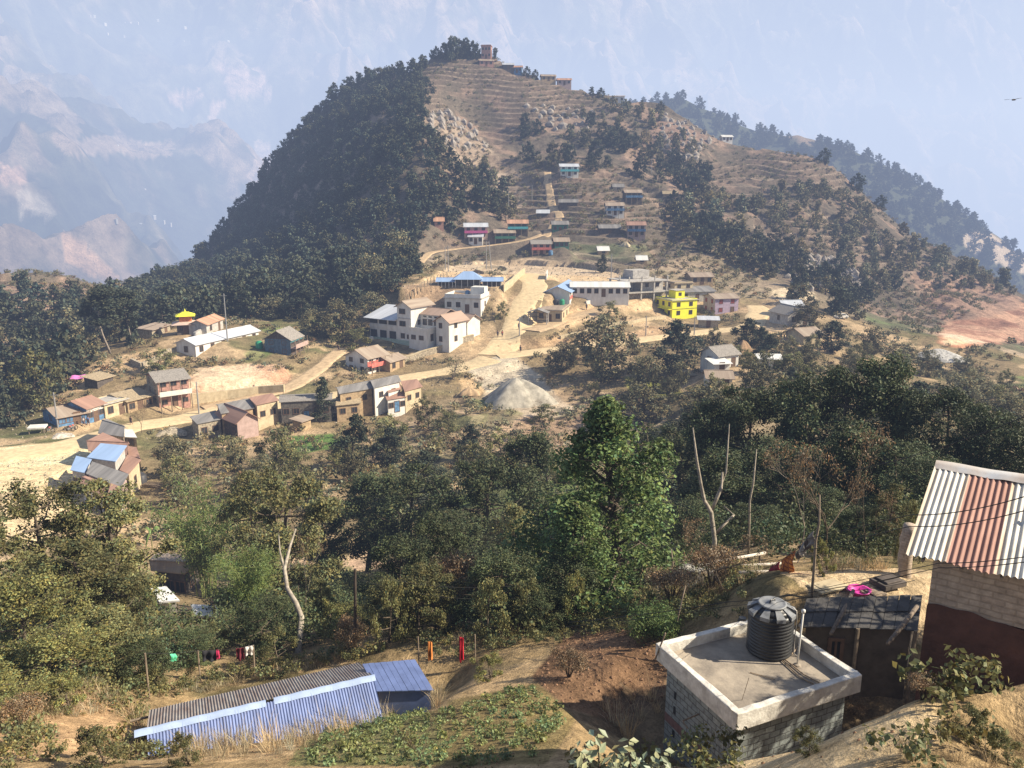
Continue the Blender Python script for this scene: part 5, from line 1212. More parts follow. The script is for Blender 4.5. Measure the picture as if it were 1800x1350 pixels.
def unfinished():
    a = ground(1150, 532, 180); rot = R(24); e = empty('concrete_frame', a, rot); tag(e, 'unfinished grey concrete frame building with bare pillars', 'building'); EX.append((a.x, a.y + 6, 10))
    for k, z in enumerate((0, 3.1)):
        s = MB(); s.box(-9 + k * .5, 5, -.2, 14 - k * 2, z + 2.9, z + 3.1); s.build('floor_slab', M_CONC, e)
        for i in range(4):
            for j in range(3):
                if k == 1 and i > 2 and j == 1: continue
                x, y = -8.5 + i * 4.2, .2 + j * 5; p = MB(); p.box(x - .17, x + .17, y - .17, y + .17, z - (2.5 if k == 0 else 0), z + 2.9); p.build('pillar', M_CONC, e)
    for x, y in ((-8.3, .2), (-4.1, .2), (.1, .2), (4.3, .2), (-8.3, 5.2), (-4.1, 10.2)):
        p = MB(); p.box(x - .15, x + .15, y - .15, y + .15, 6.2, 7.5); p.build('pillar', M_CONC, e)
    wall_vol(e, -2.5, 4.8, 3, 10, 3.1, 6.0, M_CONC, name='infill_wall'); wall_vol(e, -3.5, 2.0, 6, 11, 6.3, 8.6, M_CONC, name='roof_room')
    wins(e, 'f', 2, 7, 1, 4.7, 1., 1., x0=-2.4, y0=3)
    w_ = MB(); w_.box(-8.6, 4.8, 2.0, 2.15, -2, 2.8); w_.build('back_wall_panel', M_STONE, e)
unfinished()
house('tin_house', (1185, 522), (1225, 518), 6, 4.4, 'cream walled house with tan roof behind the concrete frame', 'cream', 'tan', 'flat', rise=.3, sto=2, nw=(2, 1, 0), rotfix=18, Lfix=6)
house('tin_house', (1195, 530), (1255, 524), 9, 3.2, 'wide low house with large brownish grey roof behind the yellow one', 'conc', 'grey', 'gable', 'x', 1.0, sto=1, nw=(3, 0, 0), rotfix=14, Lfix=11)
house('tin_house', (1215, 500), (1256, 500), 6, 2.8, 'tan roofed house uphill of the wide brownish roof', 'mud', 'tan', 'gable', 'x', 1.0, sto=1, nw=(3, 0, 0), rotfix=8, Lfix=7)
house('shed', (1228, 575), (1262, 578), 3.5, 2.2, 'low silver roofed shed between the yellow and mauve houses', 'stone', 'silver', 'shed', rise=.5, sto=1, nw=(1, 0, 0), rotfix=-10, Lfix=5, cat='shed')
house('farmhouse', (1384, 573), (1418, 572), 8, 3.4, 'grey slate roofed farmhouse beside the end of the lower road', 'conc', 'slate', 'gable', 'y', 1.6, sto=1, nw=(2, 1, 0), rotfix=16, Lfix=7)
house('shed', (1378, 556), (1405, 548), 5, 3.2, 'silver and tan roofed shed behind the slate farmhouse', 'conc', 'silver', 'gable', 'x', 1.2, sto=1, nw=(2, 0, 0), rotfix=8, Lfix=5.5, cat='shed')
house('barn', (1412, 607), (1442, 604), 6, 2.7, 'cream walled barn with pale grey roof at the edge of the dark wood', 'cream', 'tan', 'gable', 'x', 1.2, sto=1, nw=(2, 0, 0), rotfix=22, Lfix=5.6, cat='barn')
house('gable_house', (1262, 650), (1299, 646), 5, 3.3, 'white gabled house with grey roof below the lower road', 'white', 'slate', 'gable', 'x', 1.3, sto=1, nw=(2, 1, 1), rotfix=30, Lfix=5.4)
house('shed', (1255, 656), (1280, 655), 3, 2.0, 'pale roofed lean-to in front of the white gabled house', 'white', 'white', 'shed', rise=.5, sto=1, nw=(1, 0, 0), rotfix=12, Lfix=3.2, cat='shed')
house('tin_house', (1243, 683), (1274, 684), 4, 2.4, 'rusty tan roofed cottage with white front wall beneath the white gabled house', 'white', 'tan', 'gable', 'x', .9, sto=1, nw=(2, 0, 0), rotfix=-4, Lfix=4.4)
house('tin_house', (1335, 650), (1362, 650), 3, 2.4, 'pale roofed house mostly hidden behind the dark wood edge', 'white', 'white', 'shed', rise=.4, sto=1, nw=(2, 0, 0), rotfix=-5, Lfix=4.2)
house('stone_hut', (1190, 672), (1215, 672), 3, 1.6, 'small round cornered mud hut with straw roof on the tan patch', 'mud', 'thatch', 'hip', rise=.9, sto=1, nw=(1, 0, 0), rotfix=5, Lfix=3.6, cat='hut')
# ---- houses on the hill
HH = [((985, 309), (1016, 309), 5, 4.6, 'highest terrace house with silver roof and teal balcony', 'white', 'silver', M_TEAL), ((983, 370), (1014, 369), 5, 3.8, 'dark walled house with blue grey roof above the hill track bend', 'dark', 'grey', None),
      ((1066, 378), (1096, 379), 5, 4.2, 'white and blue house with tan roof among the hill terraces', 'white', 'tan', M_BLUEW), ((1099, 355), (1128, 354), 5, 4.4, 'wide brown roofed house, uppermost of the terrace houses at the wood edge', 'dark', 'tan', M_BLUEW),
      ((1054, 414), (1090, 413), 5, 3.2, 'low house with blue grey roof beside the pink house', 'dark', 'grey', None), ((1103, 416), (1133, 416), 6, 4.8, 'bright pink house with blue veranda and rusty roof', 'pink', 'rust', M_BLUEW),
      ((971, 409), (998, 408), 5, 3.6, 'green house with grey roof beside the hill track', 'green', 'grey', None), ((975, 437), (1000, 437), 4, 3.0, 'dark green lower house under the green one', 'green', 'tan', None),
      ((935, 448), (968, 448), 6, 4.4, 'brown house with two tier slate roof at the edge of the sports ground', 'brick', 'slate', M_REDB), ((944, 384), (964, 384), 4, 2.6, 'small silver roofed shed at the bend of the hill track', 'dark', 'silver', None),
      ((893, 411), (927, 411), 5, 4.4, 'rust roofed house with teal painted front by the hill track', 'dark', 'orange', M_TEAL), ((870, 428), (905, 428), 6, 4.4, 'dark house with tan roof and green veranda above the hill track', 'dark', 'tan', M_GREENW),
      ((817, 419), (856, 416), 5, 4.8, 'pink balcony house with silver roof above the hill track', 'pink', 'silver', M_MAG), ((824, 429), (848, 428), 4, 3.2, 'white walled lower house beneath the pink balcony house', 'white', 'silver', None),
      ((890, 370), (906, 370), 4, 3.0, 'small hut with white front among the trees above the track', 'white', 'tan', None), ((764, 398), (777, 398), 3, 2.4, 'little orange brick hut at the shaded edge of the hill', 'brick', 'orange', None),
      ((1078, 335), (1096, 335), 3, 2.0, 'small grey shed above the wide brown roofed house', 'stone', 'grey', None), ((1166, 348), (1190, 348), 4, 2.2, 'low tan shed on bare soil beside the hill wood', 'mud', 'thatch', None),
      ((1120, 463), (1136, 463), 3, 1.6, 'little cream roofed shed in the green terraces', 'mud', 'white', None), ((1052, 448), (1070, 448), 3, 2.0, 'cream tent-like shed behind the sports ground', 'mud', 'white', None)]
for i, (A, B, D, h, lb, wl, rf, bal) in enumerate(HH):
    house('hill_house' if h > 2.8 else 'shed', A, B, D, h, lb, wl, rf, 'gable', 'x', 1.1, sto=2 if h > 3.7 else 1, nw=(3, 1, 0) if h > 2.8 else (1, 0, 0), rotfix=[4, -4, 2, 6][i % 4], Lfix=max(3.2, (B[0] - A[0]) * ground(*A, 8).y / F), balcony=bal if h > 4 else None, cat='house' if h > 2.8 else 'shed', door=h > 3)
SH_ = [((812, 92), (826, 92), 4, 4.2, 'plain white block house beneath the summit trees', 'white', 'conc', 'flat'), ((846, 103), (862, 103), 5, 7.5, 'tall red topped temple house on the summit', 'brick', 'orange', 'flat'), ((843, 115), (866, 115), 4, 3.0, 'low brick house with pale roof just below the summit temple', 'brick', 'tan', 'gable'),
       ((884, 122), (902, 122), 4, 3.0, 'grey silver roofed house on the summit shoulder', 'dark', 'silver', 'gable'), ((900, 128), (916, 128), 4, 3.4, 'blue walled orange roofed house on the summit shoulder', 'blue', 'orange', 'gable'), ((952, 142), (976, 142), 4, 3.0, 'tan brick house on the ridge shoulder below the summit', 'mud', 'tan', 'gable'),
       ((980, 148), (1003, 148), 4, 3.2, 'pink walled tan roofed house at the end of the ridge shoulder', 'pink', 'orange', 'gable'), ((1070, 180), (1096, 181), 4, 3.4, 'white walled house with tan flat roof on the bare ridge', 'white', 'tan', 'shed'), ((1270, 246), (1288, 246), 4, 2.8, 'white roofed hut on the ridge above the far terraces', 'white', 'white', 'gable')]
for i, (A, B, D, h, lb, wl, rf, rt) in enumerate(SH_):
    house('ridge_house', A, B, D, h, lb, wl, rf, rt, 'x', .9 if rt != 'flat' else .4, sto=2 if h > 4 else 1, nw=(3, 1, 0), rotfix=[3, -6, 8][i % 3], Lfix=max(4, (B[0] - A[0]) * ground(*A, 8).y / F))
# gully farmstead
qh('farmhouse', 'dark walled farmhouse with brown gable roof deep in the gully', (300, 1022), 3.0, [(265, 1002), (325, 1008), (355, 978), (275, 970)], 'dark', 'tan', ridge=((262, 985), (345, 990), .7), nwin=3)
qh('shed', 'tin lean-to with pale roof in front of the gully farmhouse', (293, 1072), 1.9, [(280, 1058), (316, 1055), (292, 1030), (265, 1034)], 'white', 'white', nwin=0, cat='shed', found=1)
qh('shed', 'low white tarpaulin roof shed beside the pale lean-to in the gully', (362, 1088), 1.3, [(342, 1082), (384, 1084), (383, 1064), (335, 1062)], 'mud', 'white', nwin=0, cat='shed', found=1)

# ---- walls, posts, poles, vehicles, people, heaps
def ribbon_wall(name, label, pts, h, th, m, cope=None, Y0=8, cat='wall', zoff=0):
    P = [ground(px, py, Y0) for px, py in pts]; P2 = []
    for i in range(len(P) - 1):
        n = max(1, int((P[i + 1] - P[i]).length / 1.5))
        for k in range(n): P2.append(P[i].lerp(P[i + 1], k / n))
    P2.append(P[-1]); o_ = P[0].copy(); e = empty(name, o_); tag(e, label, cat); mb = MB(); cm = MB(); prev = None
    for i in range(len(P2) - 1):
        a, b = P2[i], P2[i + 1]; d = (b - a).to_2d().normalized() if (b - a).to_2d().length > 0 else Vector((1, 0)); n = Vector((-d.y, d.x, 0)) * th / 2
        za, zb = float(H(a.x, a.y)) + h + zoff, float(H(b.x, b.y)) + h + zoff
        a2, b2 = Vector((a.x, a.y, 0)) - Vector((o_.x, o_.y, 0)), Vector((b.x, b.y, 0)) - Vector((o_.x, o_.y, 0))
        lo = [a2 - n, b2 - n, b2 + n, a2 + n]
        mb.hexa([Vector((p.x, p.y, z - h - 1.5 - o_.z)) for p, z in zip(lo, (za, zb, zb, za))], [Vector((p.x, p.y, z - o_.z)) for p, z in zip(lo, (za, zb, zb, za))])
        if cope:
            n2 = n * 1.35; lo = [a2 - n2, b2 - n2, b2 + n2, a2 + n2]; cm.hexa([Vector((p.x, p.y, z + .002 - o_.z)) for p, z in zip(lo, (za, zb, zb, za))], [Vector((p.x, p.y, z + .14 - o_.z)) for p, z in zip(lo, (za, zb, zb, za))])
    mb.build('wall', m, e)
    if cope: cm.build('coping', cope, e)
    return e
ribbon_wall('stone_wall', 'long rubble retaining wall between the white building garden and the main road', [(700, 640), (740, 628), (790, 612), (832, 598)], 1.3, .5, M_STONE, M_CREAM)
ribbon_wall('stone_wall', 'stepped stone retaining wall beside the bend of the dusty street', [(335, 706), (400, 700), (455, 693), (500, 690)], 1.6, .7, M_CREAM)
ribbon_wall('low_wall', 'curved whitewashed kerb wall above the lower road', [(985, 596), (1010, 590), (1045, 580), (1075, 573), (1110, 570), (1170, 560)], .8, .4, M_CREAM)
ribbon_wall('boundary_wall', 'cream boundary wall between the school field and the steep road', [(885, 514), (900, 502), (912, 490), (922, 482)], 2.0, .3, M_CREAM)
ribbon_wall('stone_wall', 'ruined rubble wall on the tan spur', [(232, 640), (250, 648), (268, 640), (300, 622)], 1.2, .6, M_STONE)
ribbon_wall('stone_ring', 'low stone ring round the poles on the sports ground', [(836, 478), (850, 472), (880, 472), (892, 477), (878, 482), (850, 482), (836, 478)], .9, .5, M_STONE, cat='wall')
ribbon_wall('boundary_wall', 'pale wall running along the school yard edge below the long block', [(1030, 534), (1060, 532), (1085, 530)], .8, .3, M_WHITE)
ribbon_wall('stone_wall', 'white boundary wall stub beside the steep road behind the school', [(960, 492), (962, 485)], 1.8, .3, M_WHITE)

def pole(px, py, h, label, name='power_pole', arm=True, m=None, r=.12, lean=0):
    g = ground(px, py, 8); e = empty(name, g); tag(e, label, 'pole'); p = MB(); p.tube([(0, 0, -.5), (lean, 0, h)], [r, r * .6], 8); p.build('shaft', m or METAL, e)
    if arm: a = MB(); a.box(-.7, .7, -.05, .05, h - .5, h - .4); a.build('crossarm', METAL, e)
    return g + Vector((lean, 0, h))
tops = {}
for k, px, py, h, lb, lean in [('a', 400, 600, 10.5, 'tall thin power pole behind the long white hall', 0), ('b', 855, 473, 9, 'upright pole in the stone ring on the sports ground', 0), ('c', 864, 474, 9, 'leaning pole in the stone ring on the sports ground', -.8), ('d', 788, 478, 8, 'first pole of the pair at the sports ground corner', 0), ('e', 783, 474, 7, 'second shorter pole at the sports ground corner', 0),
                        ('f', 1074, 494, 8, 'pole at the far corner of the sports ground', 0), ('g', 1145, 305, 7, 'thin pole on the hill above the brown roofed house', 0), ('h', 913, 590, 4.5, 'short dark pole beside the steep road', 0), ('i', 102, 752, 6, 'dark pole in front of the brown roofed blue shop', 0), ('j', 894, 378, 9, 'pole beside the small hut above the track', 0), ('k', 935, 360, 8, 'pole among the trees over the hill track', 0), ('l', 350, 728, 6, 'dark pole on the dusty street below the brick house', 0), ('m', 1135, 590, 5, 'thin pole at the lower road bank', 0), ('n', 1220, 590, 5, 'thin pole beneath the yellow house', 0)]:
    tops[k] = pole(px, py, h, lb, lean=lean, arm=k in 'abdfgi', r=.16)
for k in range(14):
    t = k / 13; px, py = 712 + 74 * t, 536 - 44 * t - 8 * math.sin(t * 3.1); g = ground(px, py, 150); e = empty('fence_post', g); tag(e, 'pale concrete post in the row bordering the brown plot by the school', 'post', 'fence posts along the school plot'); p = MB(); p.box(-.1, .1, -.1, .1, -.5, 1.9); p.box(-.13, .13, -.13, .13, 1.9, 2.0); p.build('post_shaft', M_CREAM, e)
# timber gate
def gate():
    g = ground(945, 572, 120); e = empty('timber_gate', g, R(-12)); tag(e, 'dark open timber gate frame beside the steep road', 'gate')
    for x in (-2.3, 2.3):
        for y in (0, 2.2): p = MB(); p.tube([(x, y, -1), (x, y, 3.2)], .14, 6); p.build('post', M_CONC, e)
    for z in (1.2, 2.1, 3.1): b = MB(); b.box(-2.5, 2.5, -.1, .06, z, z + .14); b.build('rail', M_DARKW, e)
    roof_gable(e, -2.4, 2.4, -.2, 2.4, 3.3, .8, 'y', .3, R_GREY)
gate()
# round white tank
g = ground(664, 722, 80); e = empty('round_tank', g); tag(e, 'round white cement water tank beside the thatched hut', 'tank'); t = MB(); t.lathe([(1.25, -1), (1.2, 2.6)], 24); t.build('body', M_WHITE, e, True); t = MB(); t.lathe([(1.28, 2.6), (1.28, 2.75), (.4, 2.95), (0, 2.97)], 24); t.build('lid', M_WHITE, e)
# gravel heap beside the road and stone heap
def heap(name, label, px, py, w, h, m, seed=1, d=None, cat='heap'):
    g = ground(px, py, 8); mb = MB(); n = 28; d = d or w
    def fn(u, v):
        a = u * 2 * math.pi; rr_ = (1 - v); s = 1 + .18 * math.sin(3 * a + seed) + .1 * math.sin(7 * a + 2 * seed); z = h * (1 - (1 - v) ** 1.35) * (1 + .13 * math.sin(9 * a + 5 * v) * (1 - v) + .10 * math.sin(4 * a + seed) * (1 - v)) - .3 * (v == 0)
        return (g.x + math.cos(a) * w / 2 * rr_ * s, g.y + math.sin(a) * d / 2 * rr_ * s, g.z + z)
    mb.v = []; mb.sheet(lambda u, v: Vector(fn(u, v)) - g, n, 8); o_ = mb.build(name, m, None, True, loc=g); tag(o_, label, cat)
M_GRAV = mat('grey_gravel', (.40, .36, .29), .95, .3, 2.5, .4, 12); M_WOODH = mat('firewood', (.34, .27, .18), .95, .4, 4, .5, 10)
heap('gravel_heap', 'broad pale gravel heap spilling below the central road junction', 908, 706, 14, 4.8, mat('pale_gravel', (.36, .335, .28), .95, .35, .8, .6, 5), 1.7, 12); heap('stone_heap', 'pale stone rubble heap by the dusty street bend', 300, 760, 5, .9, M_STONE, 2); heap('straw_heap', 'cream straw heap beside the pink house', 1100, 432, 4, 1.5, M_CREAM, 5); heap('sand_heap', 'orange sand mound beside the gravel spill', 826, 690, 4, 1.1, mat('orange_sand', (.45, .32, .19), .95, .2), 3)
heap('rubble_heap', 'grey white rubble heap below the red cutting', 1650, 628, 12, 2.2, mat('white_rubble', (.48, .47, .44), .95, .45, 1.5, .5, 4), 4); heap('junk_heap', 'scattered rubbish and crates heap beside the plaza pole', 108, 766, 3.5, .5, mat('mixed_junk', (.5, .45, .38), .9, .6, 3), 7); heap('mud_mound', 'conical brown mound below the lower road end', 1305, 618, 4, 2.6, mat('brown_mound', (.30, .20, .12), .95, .3), 8)
# pink blankets on the spur tip
MG = mat('pink_blanket', (.62, .20, .50), .8, .15, 3)
for px, py, lb in ((138, 669, 'bright pink blanket drying on the spur tip, upper of two'), (164, 673, 'bright pink blanket drying beside the thatch shelter, lower of two')):
    g = ground(px, py, 60); mb = MB(); mb.sheet(lambda u, v: ((u - .5) * 2.6, (v - .5) * 2.0, .55 + .3 * v + .08 * math.sin(u * 9) + .06 * math.sin(v * 7)), 10, 8); o_ = mb.build('blanket', MG, None, True, loc=g, rotz=.3); tag(o_, lb, 'blanket')
house('shelter', (172, 684), (200, 676), 3, 1.9, 'thatched shelter with dark open front below the drying blankets', 'dark', 'thatch', 'shed', rise=.6, sto=1, nw=(0, 0, 0), cat='shelter')
def bamboo_stack(px, py, L_, n, rot, label, m=WOODP, tilt=.0):
    g = ground(px, py, 8); e = empty('pole_stack', g, rot); tag(e, label, 'pole stack'); mb = MB(); rng = random.Random(px)
    for k in range(n): y = (k % 8) * .16 + rng.uniform(-.1, .1); z = .12 + (k // 8) * .13; a = rng.uniform(-.2, .2); mb.tube([(-L_ / 2, y + a, z), (L_ / 2, y - a, z + tilt + rng.uniform(-.1, .25))], .055, 5)
    mb.build('poles', m, e); e['kind'] = 'thing'
bamboo_stack(672, 785, 6, 18, R(35), 'stack of pale cut bamboo poles on the lower terrace'); bamboo_stack(580, 735, 4, 14, R(30), 'bundle of leaning poles beside the long dark hall'); bamboo_stack(270, 858, 4, 16, R(-20), 'scattered timber stack right of the lower roof cluster')
# blue tarpaulin, clothes colours near shop
def car():
    g = ground(1424, 548, 100) if False else ground(1418, 562, 100)
def person(px, py, label, shirt, trouser, facing=0., stride=.18):
    g = ground(px, py, 8); s = 1.0
    e = empty('person', g, facing); tag(e, label, 'person')
    me = bpy.data.meshes.new('body')
    J = [(0, 0, .95), (0, 0, 1.2), (0, 0, 1.42), (0, 0, 1.52), (0, 0, 1.66), (.09, 0, .9), (.10, stride, .5), (.10, stride * .9, .06), (.10, stride * .9 - .14, .03), (-.09, 0, .9), (-.10, -stride * .6, .5), (-.10, -stride * 1.3, .08), (-.10, -stride * 1.3 - .12, .03),
         (.19, 0, 1.38), (.24, -.05, 1.12), (.24, -.14, .88), (.24, -.17, .79), (-.19, 0, 1.38), (-.24, .05, 1.12), (-.24, .0, .88), (-.24, -.02, .79)]
    E = [(0, 1), (1, 2), (2, 3), (3, 4), (0, 5), (5, 6), (6, 7), (7, 8), (0, 9), (9, 10), (10, 11), (11, 12), (2, 13), (13, 14), (14, 15), (15, 16), (2, 17), (17, 18), (18, 19), (19, 20)]
    me.from_pydata(J, E, []); ob = bpy.data.objects.new('body', me); C.objects.link(ob); ob.parent = e
    rad = [.15, .13, .15, .055, .105, .10, .07, .045, .04, .10, .07, .045, .04, .07, .05, .038, .03, .07, .05, .038, .03]
    md = ob.modifiers.new('skin', 'SKIN'); sv = me.skin_vertices[0].data
    for i, r_ in enumerate(rad): sv[i].radius = (r_, r_ * (.8 if i < 3 else 1))
    sv[0].use_root = True; ob.modifiers.new('sub', 'SUBSURF').levels = 1; ob.modifiers[-1].render_levels = 1
    ob.data.materials.append(mat('skin', (.30, .18, .12), .7))
    for nm, c, zz in (('shirt', shirt, (.98, 1.44, .20, .15)), ('trousers', trouser, (.50, 1.0, .19, .16))):
        m = MB(); m.lathe([(zz[3], zz[0]), (zz[2], (zz[0] + zz[1]) / 2), (zz[2] * .92, zz[1] - .05), (.06, zz[1])], 12); q = m.build(nm, mat(nm + str(round(c[0] * 100)) + str(round(c[2] * 100)), c, .9), e, True); q.scale = (1, .75, 1)
    m = MB(); m.lathe([(.02, 1.79), (.10, 1.74), (.115, 1.66), (.09, 1.6)], 12); m.build('hair', mat('black_hair', (.02, .018, .016), .8), e, True)
for a in [(875, 593, 'person in dark clothes walking on the dirt junction', (.08, .08, .12), (.06, .06, .08)), (883, 593, 'person in red top walking beside another on the dirt junction', (.4, .08, .08), (.1, .1, .12)), (595, 618, 'person in black standing on the side road by the white building', (.03, .03, .035), (.04, .04, .05)),
          (912, 580, 'person walking past the timber gate', (.1, .12, .2), (.05, .05, .06)), (915, 620, 'person in dark clothes on the lower road fork', (.05, .05, .06), (.05, .05, .06)), (231, 748, 'person in black standing in the dusty street', (.03, .03, .03), (.05, .05, .06)), (148, 750, 'person in pale shirt before the blue shop', (.6, .6, .58), (.1, .12, .2)), (1031, 545, 'person standing in the school yard', (.06, .06, .08), (.05, .05, .06)), (989, 549, 'person at the school doorway', (.12, .1, .1), (.05, .05, .06)), (156, 748, 'person in blue top before the rust roofed shop', (.1, .2, .45), (.08, .08, .1))]:
    person(*a)
def motorbike(px, py, label, rz):
    g = ground(px, py, 8); e = empty('motorcycle', g, rz); tag(e, label, 'motorcycle'); BK = mat('black_rubber', (.02, .02, .02), .7)
    for x in (-.62, .62):
        w_ = MB(); n = 16; w_.tube([(x + .3 * math.cos(t), 0, .31 + .3 * math.sin(t)) for t in np.linspace(0, 2 * math.pi, n)], .055, 6, cap=False); wh = w_.build('wheel', BK, e); r_ = MB(); r_.tube([(x, -.05, .31), (x, .05, .31)], .07, 8); r_.build('hub', METAL, wh)
    b = MB(); b.tube([(-.62, 0, .31), (-.2, 0, .5), (.3, 0, .75), (.62, 0, .31)], .035, 6); b.box(-.2, .15, -.12, .12, .3, .55); b.build('frame', METAL, e)
    t = MB(); t.tube([(-.02, 0, .78), (.16, 0, .82), (.34, 0, .80)], [.1, .15, .08], 8); t.build('tank', M_REDB, e, True); s = MB(); s.box(-.68, -.05, -.12, .12, .72, .82); s.build('seat', BK, e); h_ = MB(); h_.tube([(.34, -.32, 1.0), (.42, 0, .92), (.34, .32, 1.0)], .02, 6); h_.tube([(.42, 0, .92), (.62, 0, .31)], .025, 6); h_.build('handlebar', METAL, e)
motorbike(122, 758, 'parked motorcycle in front of the blue shop', .5); motorbike(127, 756, 'second parked motorcycle nearer the rust roofed shop', .9); motorbike(86, 760, 'motorcycle leaning beside the white stall at the plaza', .2)
def stall(px, py):
    g = ground(px, py, 8); e = empty('market_stall', g, .2); tag(e, 'small white topped stall at the edge of the plaza', 'stall'); t = MB(); t.slab([(-1.3, -.8, 1.0), (1.3, -.8, 1.0), (1.3, .8, 1.15), (-1.3, .8, 1.15)], .25); t.build('canopy', M_WHITE, e)
    for x in (-1.1, 1.1):
        for y in (-.6, .6): p = MB(); p.box(x - .05, x + .05, y - .05, y + .05, -.3, .78); p.build('leg', WOODP, e)
stall(67, 760)
def parked_car(px, py, label, rz, m):
    g = ground(px, py, 8); e = empty('parked_car', g, rz); tag(e, label, 'car')
    b = MB(); P = [(-2.0, .35), (-2.05, .8), (-1.3, .95), (-.85, 1.45), (.75, 1.48), (1.35, 1.0), (2.0, .85), (2.05, .35)]
    n = len(P); b.add([(x, -.82, z) for x, z in P] + [(x, .82, z) for x, z in P], [tuple(range(n)), tuple(range(2 * n - 1, n - 1, -1))] + [(i, (i + 1) % n + 0, (i + 1) % n + n, i + n) for i in range(n)]); b.build('body', m, e)
    for s in (-1, 1): w_ = MB(); w_.add([(-1.15, .83 * s, 1.0), (1.05, .83 * s, 1.02), (.7, .83 * s, 1.4), (-.8, .83 * s, 1.38)], [(0, 1, 2, 3)]); w_.build('window', GLASS, e)
    f = MB(); f.add([(-1.28, -.7, 1.0), (-1.28, .7, 1.0), (-.9, .7, 1.42), (-.9, -.7, 1.42)], [(0, 1, 2, 3)]); f.build('windscreen', GLASS, e)
    for x in (-1.3, 1.3):
        for y in (-.8, .8): w_ = MB(); w_.tube([(x, y - .1, .32), (x, y + .1, .32)], .32, 14); wh = w_.build('wheel', mat('black_rubber', (.02, .02, .02)), e); h_ = MB(); h_.tube([(x, y - .12, .32), (x, y + .12, .32)], .17, 10); h_.build('rim', METAL, wh)
parked_car(1478, 560, 'white car parked among the trees uphill of the wood', .4, M_WHITE)
# water drum and hut details
for px, py, m_, lb in ((248, 852, mat('dark_plastic_tank', (.05, .05, .055)), 'dark drum beside the lower roof cluster'), (456, 612, mat('green_plastic_tank', (.04, .30, .16)), 'green water drum near the green trimmed house'), (968, 448, M_BLUEW, 'blue water drum beside the two tier slate roof'), (642, 716, M_BLUEW, 'blue barrel beside the round white tank')):
    g = ground(px, py, 8); e = empty('water_drum', g); tag(e, lb, 'drum'); t = MB(); t.lathe([(.75, -.3), (.78, .1), (.78, 1.3), (.5, 1.5)], 16); t.build('body', m_, e, True); t = MB(); t.lathe([(.52, 1.5), (.5, 1.6), (0, 1.66)], 16); t.build('lid', m_, e)
# valley wires
def wire(name, label, P, r=.02, sag=1., n=24, group=None, m=None):
    P = [Vector(p) for p in P]; pts = []
    for i in range(len(P) - 1):
        for k in range(n + (i == len(P) - 2)):
            t = k / n; q = P[i].lerp(P[i + 1], t); q.z -= sag * 4 * t * (1 - t); pts.append(q)
    o0 = P[0].copy(); mb = MB(); mb.tube([p - o0 for p in pts], r, 5); o_ = mb.build(name, m or mat('black_cable', (.03, .03, .03), .6), None, True, loc=o0); tag(o_, label, 'cable', group)
wire('power_cable', 'thin cable strung from the tall pole toward the tree edge', [tops['a'] + Vector((.6, 0, -.4)), tops['a'] + Vector((34, 8, -1))], .03, 1.5)
wire('power_cable', 'thin cable dropping from the tall pole over the shrine', [tops['a'] + Vector((-.6, 0, -.4)), tops['a'] + Vector((-30, -10, -10))], .03, 1.5)
# distant specks of houses on the mountain wall
for i, (px, py) in enumerate([(157, 31), (165, 33), (184, 45), (206, 48), (222, 44), (232, 45), (244, 43), (280, 40), (327, 51), (190, 63), (218, 67), (316, 76), (322, 76), (361, 65), (400, 75), (208, 264), (214, 266), (258, 342), (234, 383), (250, 397), (275, 392), (290, 395), (300, 395), (205, 397), (450, 52), (1240, 70), (1148, 95), (1160, 93), (1200, 128), (1212, 126), (1225, 124), (1195, 140), (1188, 144), (1052, 123), (1262, 152), (1345, 118)]):
    p = mount_at(px, py); e = empty('distant_house', p, .5 * i); tag(e, 'tiny pale house speck on the hazy mountain wall', 'house', 'far houses on the hazy mountains'); s = p.length * (1.4 + (i % 3) * .5) / F
    wall_vol(e, 0, s * 1.5, 0, s, -8, s * .35, M_CONC, 'x', s * .25); roof_gable(e, 0, s * 1.5, 0, s, s * .35, s * .28, 'x', .5, R_SILV, th=.3, cap=False)
# bird of prey
b_ = MB(); bp = at(1782, 176, 60)
b_.tube([(-.25, 0, 0), (-.1, 0, .02), (.12, 0, .03), (.24, 0, .02)], [.02, .06, .05, .015], 6); bo = b_.build('bird', mat('bird_brown', (.08, .06, .05)), None, True, loc=bp, rotz=.5); tag(bo, 'dark bird gliding in the haze far from the hill', 'bird')
for s in (-1, 1): w_ = MB(); w_.sheet(lambda u, v: (.1 - .16 * v - .1 * u * u, s * u * .62, .03 + .16 * u - .12 * u * u), 6, 3); w_.build('wing', mat('bird_brown', (.08, .06, .05)), bo, True)
